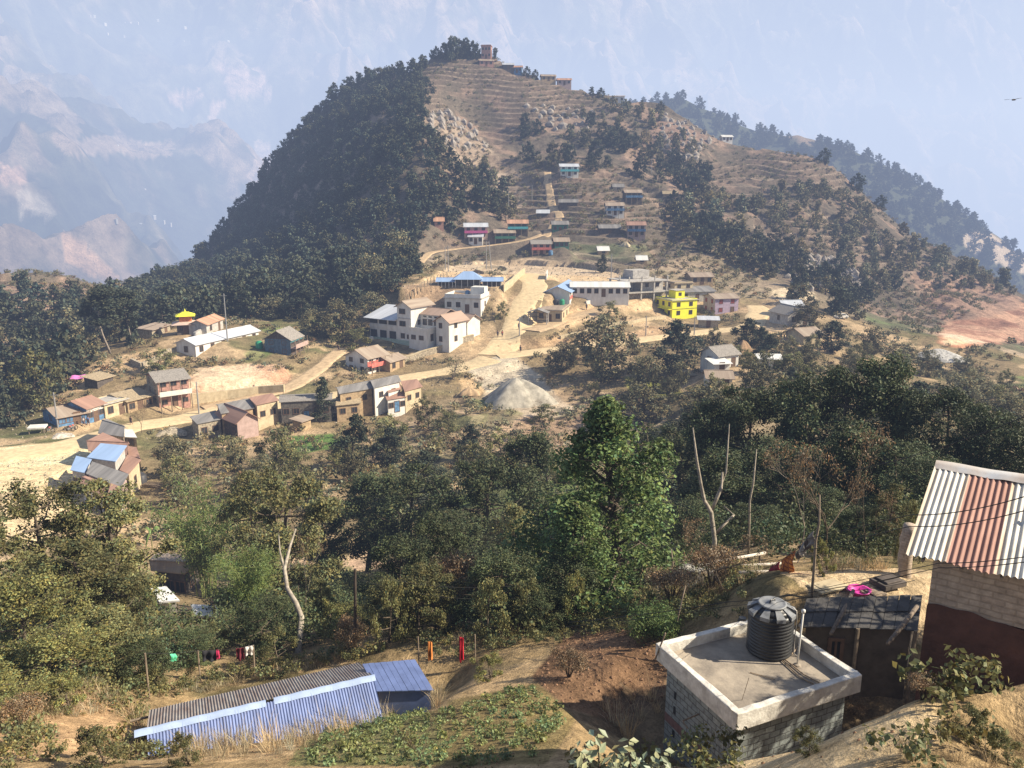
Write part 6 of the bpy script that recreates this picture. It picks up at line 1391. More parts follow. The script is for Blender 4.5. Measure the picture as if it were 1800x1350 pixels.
# ---------------------------------------------------------------- things close to the camera
def uvm(name, kind, c1, c2, cm, bw, bh, mort):
    m = bpy.data.materials.new(name); m.use_nodes = True; nt = m.node_tree; N = nt.nodes; L = nt.links; b = N['Principled BSDF']; b.inputs['Roughness'].default_value = .9
    uv = N.new('ShaderNodeUVMap'); uv.uv_map = 'UVMap'; br = N.new('ShaderNodeTexBrick'); br.inputs['Color1'].default_value = (*c1, 1); br.inputs['Color2'].default_value = (*c2, 1); br.inputs['Mortar'].default_value = (*cm, 1)
    br.inputs['Scale'].default_value = 1; br.inputs['Brick Width'].default_value = bw; br.inputs['Row Height'].default_value = bh; br.inputs['Mortar Size'].default_value = mort; br.inputs['Mortar Smooth'].default_value = .3
    # slight waviness so courses are not ruler straight
    ns = N.new('ShaderNodeTexNoise'); ns.inputs['Scale'].default_value = 2.5; L.new(uv.outputs[0], ns.inputs['Vector']); vs = N.new('ShaderNodeVectorMath'); vs.operation = 'SCALE'; vs.inputs['Scale'].default_value = .05; L.new(ns.outputs['Color'], vs.inputs[0]); va = N.new('ShaderNodeVectorMath'); L.new(uv.outputs[0], va.inputs[0]); L.new(vs.outputs[0], va.inputs[1]); L.new(va.outputs[0], br.inputs['Vector'])
    n2 = N.new('ShaderNodeTexNoise'); n2.inputs['Scale'].default_value = 6; n2.inputs['Detail'].default_value = 8; n2.inputs['Roughness'].default_value = .7; L.new(uv.outputs[0], n2.inputs['Vector']); mr = N.new('ShaderNodeMapRange'); mr.inputs[1].default_value = .3; mr.inputs[2].default_value = .7; mr.inputs[3].default_value = .6; mr.inputs[4].default_value = 1.3; L.new(n2.outputs[0], mr.inputs[0])
    sc = N.new('ShaderNodeVectorMath'); sc.operation = 'SCALE'; L.new(br.outputs[0], sc.inputs[0]); L.new(mr.outputs[0], sc.inputs['Scale']); L.new(sc.outputs[0], b.inputs['Base Color'])
    ad = N.new('ShaderNodeMath'); ad.operation = 'MULTIPLY_ADD'; ad.inputs[1].default_value = -1.0; L.new(br.outputs['Fac'], ad.inputs[0]); L.new(n2.outputs[0], ad.inputs[2])
    bp_ = N.new('ShaderNodeBump'); bp_.inputs['Strength'].default_value = .6; bp_.inputs['Distance'].default_value = .02; L.new(ad.outputs[0], bp_.inputs['Height']); L.new(bp_.outputs[0], b.inputs['Normal'])
    return m
BLOCK = uvm('grey_block_wall', '', (.27, .30, .29), (.22, .25, .245), (.10, .10, .10), .30, .15, .012)
MUDSTONE = uvm('tan_mud_plaster_wall', '', (.43, .35, .27), (.38, .305, .235), (.33, .265, .20), .26, .085, .012)
M_PARA = mat('stained_white_parapet', (.70, .68, .62), .9, .3, 3.5, .25, 18, col2=(.42, .40, .36)); M_SLAB = mat('cement_roof_floor', (.36, .31, .245), .9, .3, 1.6, .2, 14, col2=(.20, .175, .145)); M_REDSTR = mat('faded_red_stripe', (.20, .12, .105), .9, .3, 5); M_CONC2 = mat('cement_render', (.45, .43, .38), .9, .3, 4, .2, 16)

def block_house():
    zt = -10.6; A, B, Cc, D = [plane_hit(*p, zt) for p in ((1142, 1131), (1308, 1254), (1520, 1183), (1349, 1081))]
    ex = (Cc - B + D - A).normalized(); rot = math.atan2(ex.y, ex.x); ctr = (A + B + Cc + D) / 4; Lx = ((Cc - B).length + (D - A).length) / 2; Ly = ((B - A).length + (Cc - D).length) / 2
    zb = -13.6; e = empty('block_house', (ctr.x, ctr.y, zb), rot); tag(e, 'small grey block house with white parapet roof carrying the black water tank', 'house'); hx, hy = Lx / 2, Ly / 2; H_ = zt - zb
    iw = .22; wx, wy = hx - iw, hy - iw; zsl = H_ - .38
    m = MB(); m.box(-wx, wx, -wy, wy, -1.0, zsl); m.build('wall', BLOCK, e)
    s = MB(); s.box(-hx + .03, hx - .03, -hy + .03, hy - .03, zsl, zsl + .12); s.build('roof_slab', M_SLAB, e)
    t = .17; p = MB()
    # parapet ring, bevelled edges and slightly wavy top
    def bar(x0, x1, y0, y1):
        n = 14
        for i in range(n):
            if x1 - x0 > y1 - y0: a, b = x0 + (x1 - x0) * i / n, x0 + (x1 - x0) * (i + 1) / n; q = [(a, y0), (b, y0), (b, y1), (a, y1)]
            else: a, b = y0 + (y1 - y0) * i / n, y0 + (y1 - y0) * (i + 1) / n; q = [(x0, a), (x1, a), (x1, b), (x0, b)]
            z = [H_ + .012 * math.sin(5 * x + 3 * y + x * x * 7) for x, y in q]
            p.hexa([(x, y, zsl - .06) for x, y in q], [(x, y, zz) for (x, y), zz in zip(q, z)])
    bar(-hx, hx, -hy, -hy + t); bar(-hx, hx, hy - t, hy); bar(-hx, -hx + t, -hy + t, hy - t); bar(hx - t, hx, -hy + t, hy - t)
    po = p.build('parapet', M_PARA, e); po.modifiers.new('w', 'WELD'); bv = po.modifiers.new('b', 'BEVEL'); bv.width = .02; bv.segments = 2; bv.limit_method = 'ANGLE'
    st = MB(); st.box(-wx - .008, -wx - .001, -wy, wy, .95, 1.18); st.build('red_stripe', M_REDSTR, e)
    for z in (1.75, 1.35, .7): v = MB(); v.box(-wx - .01, -wx, wy - .42, wy - .34, z, z + .2); v.build('vent_slot', GLASS, e)
    # bent steel bar sticking out of the side wall
    r_ = MB(); r_.tube([(-wx, .0, 1.95), (-wx - .45, .0, 1.9), (-wx - .5, -.25, 1.9)], .018, 6); r_.build('steel_bar', WOODP, e)
    r_ = MB(); r_.tube([(-wx - .3, wy + .1, zsl), (-wx - .1, wy, H_ + .35)], .02, 6); r_.build('steel_bar', WOODP, e)
    zf = zb + zsl + .12
    # water tank
    tc = plane_hit(1351, 1143, zf); BT = mat('black_polythene', (.028, .030, .032), .42, .35, 4, .1, 30, .5, col2=(.016, .017, .018)); k = empty('water_tank', tc, rot + .2); tag(k, 'round black plastic water tank standing on the parapet roof', 'water tank')
    pr = [(.50, 0), (.53, .03)]; z = .05
    while z < .98: pr += [(.545, z), (.545, z + .035), (.525, z + .05), (.525, z + .07)]; z += .085
    pr += [(.55, 1.0), (.55, 1.06), (.50, 1.12)]; b = MB(); b.lathe(pr, 56); b.build('body', BT, k, True)
    sh = MB(); sh.lathe([(.50, 1.12), (.40, 1.19), (.30, 1.23), (.29, 1.25)], 56); sh.build('shoulder', BT, k, True)
    GT = mat('greyed_polythene', (.20, .21, .22), .5, .3, 6)
    for i in range(9):
        a = 2 * math.pi * i / 9; ca, sa = math.cos(a), math.sin(a); w1, w2 = .055, .11; f = MB()
        def P_(r_, s_, zz): return (ca * r_ - sa * s_, sa * r_ + ca * s_, zz)
        f.hexa([P_(.30, -w1, 1.19), P_(.57, -w2, 1.04), P_(.57, w2, 1.04), P_(.30, w1, 1.19)], [P_(.30, -w1, 1.255), P_(.57, -w2, 1.135), P_(.57, w2, 1.135), P_(.30, w1, 1.255)]); f.build('shoulder_rib', GT, k)
    l = MB(); l.lathe([(.31, 1.25), (.34, 1.26), (.34, 1.29), (.30, 1.30), (.28, 1.285), (.10, 1.30), (.09, 1.325), (.0, 1.33)], 40); lo_ = l.build('lid', GT, k, True); h_ = MB(); h_.tube([(-.1, 0, 1.30), (-.07, 0, 1.37), (.07, 0, 1.37), (.1, 0, 1.30)], .02, 6); h_.build('handle', BT, lo_)
    hp = MB(); hp.tube([(.28, -.35, 1.24), (.36, -.44, 1.15), (.37, -.46, .9), (.33, -.47, .5), (.30, -.50, .05), (.34, -.6, .02)], .014, 6); hp.build('hose', mat('grey_hose', (.38, .36, .33), .7), k, True)
    # standing white pipe with elbow cap
    WP = mat('white_pvc', (.68, .67, .62), .5, .12, 5); q = plane_hit(1401, 1170, zf); k2 = empty('vent_pipe', q, rot); tag(k2, 'slim white vent pipe standing on the roof beside the tank', 'pipe'); b = MB(); b.tube([(0, 0, 0), (.02, 0, .6), (.05, 0, 1.38)], .022, 10); b.build('shaft', WP, k2, True); b = MB(); b.lathe([(.045, 0), (.05, .03), (.045, .07), (.0, .09)], 14, (.05, 0, 1.38)); b.build('pipe_cap', WP, k2, True); b = MB(); b.lathe([(.09, 0), (.08, .04), (.03, .06)], 14); b.build('collar', M_SLAB, k2)
    OP = mat('old_pipe_tan', (.36, .27, .18), .7, .3, 8)
    for pts, lb in [([(1378, 1158), (1412, 1185), (1440, 1200)], 'tan water pipe running along the roof floor from the tank'), ([(1374, 1161), (1406, 1190), (1430, 1202)], 'second rusty pipe running beside the tan one on the roof'), ([(1378, 1158), (1395, 1147), (1410, 1134)], 'short pipe propped between tank foot and parapet')]:
        P_ = [plane_hit(x, y, zf + .03) for x, y in pts]
        if 'short' in lb: P_[-1].z += .15
        m = MB(); m.tube([p - P_[0] for p in P_], .018, 6); tag(m.build('roof_pipe', OP, None, True, loc=P_[0]), lb, 'pipe')
    # lean rebar stick on the roof front
    q = plane_hit(1311, 1245, zf); m = MB(); m.tube([(0, .3, 0), (.02, .0, .75)], .006, 5); tag(m.build('wire_stick', WOODP, None, loc=q), 'thin wire stick standing behind the front parapet corner', 'stick')
    q = plane_hit(1318, 1183, zf); m = MB(); m.tube([(0, 0, .02), (.5, -.3, .03)], .012, 5); tag(m.build('loose_stick', OP, None, loc=q), 'loose stick lying in the middle of the roof floor', 'stick')
    q = plane_hit(1304, 1104, zf); m = MB(); m.lathe([(.10, 0), (.12, .2), (.09, .3)], 12); tag(m.build('small_bucket', BT, None, loc=q), 'small dark bucket beside the tank foot', 'bucket')
block_house()

def mud_house():
    E1 = at(1592, 975, 9.7); ang = R(-35); e = empty('mud_house', (E1.x, E1.y, E1.z - 4.4), ang); tag(e, 'two tone mud house with rust streaked corrugated tin roof', 'house'); H_ = 4.4; rise = .69; run = 2.06; Lr = 2.7
    W1 = mat('tin_whitish', (.60, .585, .53), .5, .2, 3, stretch=(3, .5, .5), col2=(.40, .36, .30), detail=8); W2 = mat('tin_rust_red', (.36, .20, .155), .7, .3, 3, stretch=(4, .5, .5), col2=(.25, .13, .10), detail=8); W3 = mat('tin_rust_orange', (.42, .31, .21), .7, .3, 3, stretch=(4, .5, .5), col2=(.52, .48, .40), detail=8)
    pitch = .076
    def sec(u):
        x = u * Lr
        for lim, k in ((.06, 2), (.40, 0), (.46, 2), (.98, 1), (1.04, 2), (1.52, 0), (1.75, 2), (2.3, 0), (2.9, 1), (3.8, 0), (4.4, 2)):
            if x < lim: return k
        return 0
    def f1(u, v): x = u * Lr; return (x, v * run - .03 * (v == 0) * math.sin(int(x / .5) * 2.7), H_ + rise * v + .012 * math.cos(2 * math.pi * x / pitch) + .018 * math.sin(x * 1.7 + v * 3) + .012 * math.sin(x * 5.1) * (1 - v))
    m = MB(); m.sheet(f1, int(Lr / pitch * 8), 8, lambda u, v: sec(u)); m.build('roof', [W1, W2, W3], e, True)
    m = MB(); m.sheet(lambda u, v: (u * Lr, run + v * run, H_ + rise * (1 - v) + .012 * math.cos(2 * math.pi * u * Lr / pitch)), int(Lr / pitch * 6), 3); m.build('rear_roof', [W1], e, True)
    c = MB(); c.sheet(lambda u, v: (u * Lr, run + (v - .5) * .30, H_ + rise + .045 - abs(v - .5) * .18 + .012 * math.sin(u * 43) * abs(v - .5) + .006 * math.sin(u * 19)), 60, 4); c.build('ridge_cap', mat('ridge_tin_pale', (.55, .56, .56), .5, .2, 2, col2=(.45, .38, .32)), e, True)
    x0 = .30; y0 = .27
    w_ = MB(); w_.box(x0, Lr - .4, y0, 2 * run - .3, 3.66, H_ - .03); w_.add([(x0, y0, H_ - .03), (x0, 2 * run - .3, H_ - .03), (x0, run, H_ + rise - .1)], [(0, 2, 1)]); w_.build('upper_wall', MUDSTONE, e)
    RD = mat('red_mud_wall', (.15, .078, .060), .95, .3, 1.6, .5, 9, .1, col2=(.085, .050, .042)); l = MB(); l.sheet(lambda u, v: (x0 + u * (Lr - .7), y0 - .012, -1.5 + v * (5.18 + .03 * math.sin(u * 9) + .012 * math.sin(u * 31))), 80, 1); l.box(x0 - .01, Lr - .4, y0 - .008, 2 * run - .3, -1.5, 3.64); l.build('lower_wall', RD, e)
    for i in range(6): x = .2 + i * .44; r_ = MB(); r_.tube([(x, .03, H_ - .045), (x, y0 + .2, H_ + .03)], .022, 6); r_.build('rafter', WOODP, e)
    b = MB(); b.lathe([(.035, 0), (.035, .02), (.015, .03), (.015, .07), (.045, .08), (0, .1)], 12, (1.30, 1.15, H_ + rise * .56)); b.build('roof_bolt', WP_, e)
    d = MB(); d.box(x0 - .05, x0, 1.2, 2.0, 0.6, 2.4); d.build('door', DOOR, e)
WP_ = mat('white_washer', (.6, .6, .58), .5)
mud_house()

def lean_to():
    zl = -10.6; q = [plane_hit(1403, 1101, -10.72), plane_hit(1614, 1108, -10.72), plane_hit(1622, 1048, -10.48), plane_hit(1418, 1054, -10.48)]
    o_ = Vector((q[0].x, q[0].y, -13.0)); e = empty('lean_to', o_); tag(e, 'dark lean-to shed with shaded slate roof in the yard', 'shed'); SL = mat('shaded_dark_slate', (.075, .072, .07), .8, .35, 2.2, .3, 12)  # dark slate made darker still, shade put into its colour
    for k in range(2):
        a, b = (0, .52) if k == 0 else (.50, 1.); m = MB(); n = 10
        for i in range(n):
            s0, s1 = i / n, (i + 1) / n
            def pp(s, t): return (q[0].lerp(q[1], s)).lerp(q[3].lerp(q[2], s), t) - o_ + Vector((0, 0, .035 * k + .01 * ((i * 7) % 3)))
            m.slab([pp(s0, a), pp(s1 - .004, a), pp(s1 - .004, b), pp(s0, b)], .03)
        m.build('roof', SL, e)
    w_ = MB(); ins = [q[0].lerp(q[2], .06), q[1].lerp(q[3], .06), q[2].lerp(q[0], .04), q[3].lerp(q[1], .04)]; w_.hexa([Vector((p.x, p.y, -14)) - o_ for p in ins], [p - o_ - Vector((0, 0, .06)) for p in ins]); w_.build('wall', mat('shade_darkened_mud', (.11, .09, .07), .95, .3, 2), e)  # wall colour darkened, the yard's shade is painted into it
    ux = (ins[1] - ins[0]); ux.z = 0; ux.normalize(); out = Vector((ux.y, -ux.x, 0))
    for t, wd in ((.30, .22),): P = ins[0].lerp(ins[1], t) - o_; window(e, (P.x, P.y, 1.6 if wd < .3 else 1.0), ux, out, wd, .55 if wd < .3 else 1.7, name='window' if wd < .3 else 'door', m=GLASS)
    for t in (.02, .5, .98): P = q[0].lerp(q[1], t) - o_; p = MB(); p.tube([(P.x, P.y, -.9), (P.x, P.y, P.z)], .05, 7); p.build('post', WOODP, e)
    LG = mat('old_log', (.17, .135, .105), .9, .35, 6, .4, 20)
    for a, b, ya, yb, lb in (((1500, 1038), (1461, 1114), 20.3, 18.0, 'round log leaning on the dark lean-to roof near the pink basin'), ((1612, 1066), (1560, 1132), 18.2, 16.9, 'dark log leaning between the lean-to and the red mud wall')):
        A_, B_ = at(*a, ya), at(*b, yb); m = MB(); m.tube([(0, 0, 0), (B_ - A_) * .5 + Vector((0, 0, -.03)), B_ - A_], [.05, .058, .045], 10); tag(m.build('log', LG, None, True, loc=A_), lb, 'log')
    g = ground(1510, 1040, 19); g = plane_hit(1510, 1040, float(H(g.x, g.y)) + .08); g.z = float(H(g.x, g.y)) + .02; b = MB(); b.lathe([(.0, .06), (.17, .06), (.20, .02), (.29, .19), (.315, .20), (.315, .215), (.28, .205), (.20, .09), (.18, .085), (0, .085)], 36); bo_ = b.build('basin', mat('pink_plastic', (.72, .06, .36), .35, .1, 4, spec=.5), None, True, loc=g); tag(bo_, 'round pink plastic wash basin on the sunlit yard', 'basin')
    for i in (-1, 1): hd = MB(); hd.tube([(i * .30, -.07, .205), (i * .36, 0, .205), (i * .30, .07, .205)], .012, 5); hd.build('handle', MATS['pink_plastic'], bo_)
    # things around the basin
    for px, py, s, lb, mm_ in ((1455, 1032, (.5, .3, .05), 'flat tan board lying in the sunlit yard', M_CREAM), (1560, 1028, (.42, .3, .16), 'dark covered bundle in the yard beside the clay pillar', M_DARKW), (1535, 1046, (.3, .22, .1), 'low wooden crate beside the pink basin', WOODP)):
        g = ground(px, py, 19); m = MB(); m.box(-s[0], s[0], -s[1], s[1], 0, s[2]); m.box(-s[0] * .7, s[0] * .7, -s[1] * .8, s[1] * .8, s[2], s[2] * 1.35); oo = m.build({'flat': 'board', 'dark': 'bundle', 'low ': 'crate'}[lb[:4]], mm_, None, loc=g, rotz=.4); bb = oo.modifiers.new('b', 'BEVEL'); bb.width = .02; tag(oo, lb, {'flat': 'board', 'dark': 'bundle', 'low ': 'crate'}[lb[:4]])
    g = ground(1588, 1012, 19); m = MB(); n = 9; m.tube([(.02 * math.sin(i), .02 * math.cos(i * 2), i * .24 - .3) for i in range(n)], [.2 + .02 * math.sin(i * 2.3) for i in range(n)], 8); oo = m.build('clay_pillar', MUDSTONE, None, True, loc=g); tag(oo, 'rough brown clay pillar behind the corner of the mud house', 'pillar')
lean_to()

# laundry pole, rope and cloths
CL = lambda nm, c, c2=None: mat(nm, c, .9, .2, 8, col2=c2)
def cloth(P0, P1, drop, label, m, name='cloth', seed=0, cat='cloth'):
    P0, P1 = Vector(P0), Vector(P1); d = P1 - P0; n = Vector((-d.y, d.x, 0)).normalized(); mb = MB()
    mb.sheet(lambda u, v: tuple(d * u + Vector((0, 0, -drop * v * (1 + .06 * math.sin(5 * u + seed)))) + n * (.05 * math.sin(u * 11 + seed + v) * (.3 + v) + .03 * math.sin(7 * v + seed))), 18, 12)
    o_ = mb.build(name, m, None, True, loc=P0); s = o_.modifiers.new('s', 'SOLIDIFY'); s.thickness = .012; tag(o_, label, cat); return o_
def laundry():
    g = ground(1426, 1052, 17); Y = g.y; e = empty('laundry_pole', g); tag(e, 'tall thin wooden laundry pole at the yard edge', 'pole'); p = MB(); p.tube([(0, 0, -.4)] + [at(x, y, Y) - g for x, y in ((1431, 1000), (1434, 950), (1440, 920), (1441, 870))], [.045, .04, .035, .03, .02], 8); p.build('shaft', WOODP, e, True)
    top = at(1439, 924, Y); P = [top, at(1398, 968, Y + 1.5), at(1370, 985, Y + 2.6), at(1345, 1000, Y + 3.4)]
    wire('clothes_rope', 'rope slanting from the laundry pole with the orange cloth on it', P, .008, .03, 6)
    ck = bpy.data.materials.new('orange_check_cloth'); ck.use_nodes = True; nt = ck.node_tree; cb = nt.nodes.new('ShaderNodeTexBrick'); uvn = nt.nodes.new('ShaderNodeUVMap'); uvn.uv_map = 'UVMap'; cb.inputs['Scale'].default_value = 1; cb.inputs['Color1'].default_value = (.62, .22, .04, 1); cb.inputs['Color2'].default_value = (.52, .17, .035, 1); cb.inputs['Mortar'].default_value = (.22, .05, .02, 1); cb.inputs['Brick Width'].default_value = .18; cb.inputs['Row Height'].default_value = .14; cb.inputs['Mortar Size'].default_value = .022; cb.offset = 0; nt.links.new(uvn.outputs[0], cb.inputs['Vector']); nt.links.new(cb.outputs[0], nt.nodes['Principled BSDF'].inputs['Base Color']); nt.nodes['Principled BSDF'].inputs['Roughness'].default_value = .9
    cloth(at(1372, 985, Y + 2.5), at(1397, 967, Y + 1.6), .72, 'orange checked cloth hanging on the slanting rope', ck, seed=1); cloth(at(1352, 998, Y + 3.2), at(1370, 987, Y + 2.6), .42, 'dark red cloth hanging next to the orange checked one', CL('dark_red_cloth', (.28, .03, .05)), seed=2)
    for i, (x, y, c, lb) in enumerate([(1403, 962, (.09, .08, .08), 'dark small garment on the rope beside the orange cloth'), (1410, 955, (.30, .29, .28), 'grey small garment on the rope, second from the orange cloth'), (1417, 947, (.10, .08, .07), 'brown small garment on the rope, highest but one'), (1424, 940, (.24, .22, .2), 'small greyish garment highest on the rope')]):
        cloth(at(x, y, Y + 1.3 - i * .35), at(x + 6, y - 6, Y + 1.1 - i * .35), .38, lb, CL('garment_%s' % 'abcd'[i], c), 'garment', i, 'garment')
    # stacked pale rails behind
    for k, (a, b, ya, yb, lb) in enumerate([((1255, 988), (1345, 972), 25, 26.5, 'top pale timber rail behind the cloths'), ((1262, 997), (1420, 988), 25, 26, 'middle pale timber rail behind the cloths'), ((1300, 1006), (1425, 1003), 24, 25, 'lowest pale timber rail behind the cloths')]):
        A_, B_ = at(*a, ya), at(*b, yb); m = MB(); m.tube([(0, 0, 0), (B_ - A_)], .055, 8); tag(m.build('timber_rail', mat('pale_timber', (.52, .47, .40), .8, .2, 5), None, True, loc=A_), lb, 'rail')
        for j in (0.08, .9): P_ = A_.lerp(B_, j); m = MB(); m.tube([(0, 0, -(P_.z - float(H(P_.x, P_.y)))), (0, 0, -.05)], .05, 6); tag(m.build('rail_stake', WOODP, None, loc=P_), 'short stake carrying the pale timber rails', 'stake', 'stakes under the timber rails')
    # leaning bamboo poles
    for a, b, lb in (((1182, 1118), (1205, 1030), 'leaning bamboo pole behind the flat roof corner'), ((1146, 1128), (1172, 1100), 'short stick leaning at the parapet corner'), ((1186, 1010), (1180, 965), 'thin dead stake beside the pale stone patch')):
        g = ground(*a, 15); B_ = at(*b, g.y + .2); m = MB(); m.tube([(0, 0, -.2), B_ - g], [.03, .02], 7); tag(m.build('bamboo_pole', WOODP, None, True, loc=g), lb, 'pole')
laundry()
plant('oliveA', 'broadleaf_tree', (15.0, 18.2, float(H(15.0, 18.2))), 6.8, 5.0, 'unseen broadleaf tree added to shade the lean-to', 'tree'); plant('oliveB', 'broadleaf_tree', (13.6, 15.4, float(H(13.6, 15.4))), 5.6, 4.2, 'second unseen broadleaf tree added to shade the yard', 'tree')  # trees out of view, added to cast shade on lean-to and yard

def blue_shed():
    R1, R2 = at(258, 1281, 18.4), at(655, 1187, 20.8); R2.z = R1.z = -13.5; d = (R2 - R1); L_ = d.length; rot = math.atan2(d.y, d.x); e = empty('long_blue_shed', (R1.x, R1.y, -16.0), rot); tag(e, 'long low shed with blue front roof and grey rusty rear roof', 'shed'); hz_ = 2.5
    BL = mat('faded_blue_tin', (.17, .225, .42), .5, .2, 2.2, stretch=(2.5, .6, .6), spec=.4, col2=(.115, .15, .28), detail=9); GR = mat('dull_grey_rust_tin', (.29, .275, .26), .6, .3, 2, stretch=(2.5, .6, .6), col2=(.19, .15, .135)); pitch = .078; b_, c_ = 1.65, 1.8
    m = MB(); m.sheet(lambda u, v: (u * L_, -.06 - v * b_, hz_ - .02 - .95 * v - .015 * v * math.sin(u * 8) + .015 * math.cos(2 * math.pi * u * L_ / pitch)), int(L_ / pitch * 8), 5); m.build('front_roof', BL, e, True)
    m = MB(); m.sheet(lambda u, v: (u * L_, .06 + v * c_, hz_ - .02 - .62 * v + .015 * math.cos(2 * math.pi * u * L_ / pitch)), int(L_ / pitch * 8), 5); m.build('rear_roof', GR, e, True)
    RC = mat('pale_blue_ridge', (.33, .42, .60), .5, .15, 2)
    for a, b in ((-.05, .50), (.535, 1.01)):
        c = MB(); c.sheet(lambda u, v: ((a + (b - a) * u) * L_, (.5 - v) * .34, hz_ + .035 - abs(v - .5) * .2 + .006 * math.sin(u * 31)), 40, 4); c.build('ridge_cap', RC, e, True)
    w_ = MB(); w_.box(.15, L_ - .15, -b_ + .35, c_ - .25, -1, hz_ - 1.0); w_.add([(.15, -b_ + .35, hz_ - 1.0), (.15, c_ - .25, hz_ - 1.0), (.15, 0, hz_ - .1), (L_ - .15, -b_ + .35, hz_ - 1.0), (L_ - .15, c_ - .25, hz_ - 1.0), (L_ - .15, 0, hz_ - .1)], [(0, 2, 1), (3, 4, 5)]); w_.build('wall', M_MUD, e)
    for x in (.3, L_ * .33, L_ * .66, L_ - .3): p = MB(); p.tube([(x, c_ - .1, -.8), (x, c_ - .1, hz_ - .68)], .05, 6); p.build('post', WOODP, e)
    p = MB(); p.tube([(-.5, c_ - .1, hz_ - .75), (L_ + .4, c_ - .1, hz_ - .7)], .035, 6); p.build('purlin', WOODP, e)
    k = e; q = [at(644, 1196, 21.2), at(762, 1216, 20.7), at(730, 1160, 22.4), at(636, 1168, 22.4)]
    for i_, z in enumerate((-13.75, -13.75, -13.6, -13.6)): px_, py_ = ((662, 1215), (763, 1213), (730, 1159), (637, 1167))[i_]; q[i_] = plane_hit(px_, py_, z)
    o_ = Vector((q[0].x, q[0].y, -15.4)); e = empty('blue_lean_to', o_); tag(e, 'small shed with flat dark blue sheet roof beside the long blue shed', 'shed'); DB = mat('dark_blue_sheet', (.12, .165, .33), .4, .2, 2, spec=.5); m = MB(); n = 9
    for i in range(n):
        s0, s1 = i / n, (i + 1) / n - .006; pp = lambda s, t: q[0].lerp(q[1], s).lerp(q[3].lerp(q[2], s), t) - o_ + Vector((0, 0, .006 * (i % 2))); m.slab([pp(s0, 0), pp(s1, 0), pp(s1, 1), pp(s0, 1)], .03)
    m.build('roof', DB, e); w_ = MB(); ins = [q[i].lerp(q[(i + 2) % 4], .05) for i in range(4)]; w_.hexa([Vector((p.x, p.y, -16.5)) - o_ for p in ins], [p - o_ - Vector((0, 0, .06)) for p in ins]); w_.build('wall', DB, e)
blue_shed()
def back_laundry():
    posts = []
    for px, py, h, lb in ((262, 1225, 1.6, 'stake carrying the green cloth'), (352, 1200, 1.3, 'stake at the end of the black cloth'), (448, 1190, 1.3, 'stake beside the white cloth')):
        g = ground(px, py, 15); m = MB(); m.tube([(0, 0, -.3), (.03, 0, h)], .03, 6); tag(m.build('stake', WOODP, None, loc=g), lb, 'stake'); posts.append(g + Vector((.03, 0, h)))
    a, b, c = posts; wire('clothes_rope', 'clothes rope between the stakes behind the long blue shed', [a, b, c], .008, .06, 8)
    def on(px): 
        for p, q in ((a, b), (b, c)):
            xa, xb = 900 + F * p.x / (p.y * cP - p.z * sP), 900 + F * q.x / (q.y * cP - q.z * sP)
            if xa - 3 <= px <= xb + 3: t = (px - xa) / (xb - xa); r_ = p.lerp(q, t); r_.z -= .06 * 4 * t * (1 - t); return r_
        return b
    for x0, x1, dr, col, lb in ((355, 378, .42, (.025, .025, .03), 'black cloth on the rope behind the long blue shed'), (379, 384, .35, (.45, .03, .10), 'narrow crimson cloth next to the black one'), (414, 428, .48, (.13, .02, .03), 'maroon cloth on the rope near the white one'), (430, 446, .35, (.62, .58, .54), 'white cloth at the end of the rope'), (297, 306, .3, (.10, .50, .28), 'green cloth on the rope left of the black one')):
        cloth(on(x0), on(x1), dr, lb, CL('laundry_%d' % x0 if False else 'laundry_' + lb.split()[0], col), seed=x0)
    for px, py, y2, col, lb in ((756, 1128, 1168, (.55, .20, .05), 'narrow orange cloth hanging among the bushes'), (811, 1120, 1172, (.60, .02, .04), 'long narrow red cloth hanging among the bushes')):
        P = at(px - 4, py, 24.0); Q = at(px + 5, py + 1, 24.0); dr = (at(px, py, 24).z - at(px, y2, 24).z); cloth(P, P.lerp(Q, .8), dr * .8, lb, CL('hanging_' + lb.split()[1], col), seed=px)
    P = [at(735, 1122, 24.0), at(835, 1118, 24.0)]; 
    for p_, lb in zip(P, ('stake holding the rope of the orange cloth', 'stake holding the rope of the red cloth')): gz = float(H(p_.x, p_.y)); m = MB(); m.tube([(0, 0, gz - p_.z - .2), (0, 0, .05)], .025, 6); tag(m.build('stake', WOODP, None, loc=p_), lb, 'stake')
    wire('clothes_rope', 'rope carrying the orange and red cloths', P, .007, .05, 10)
back_laundry()
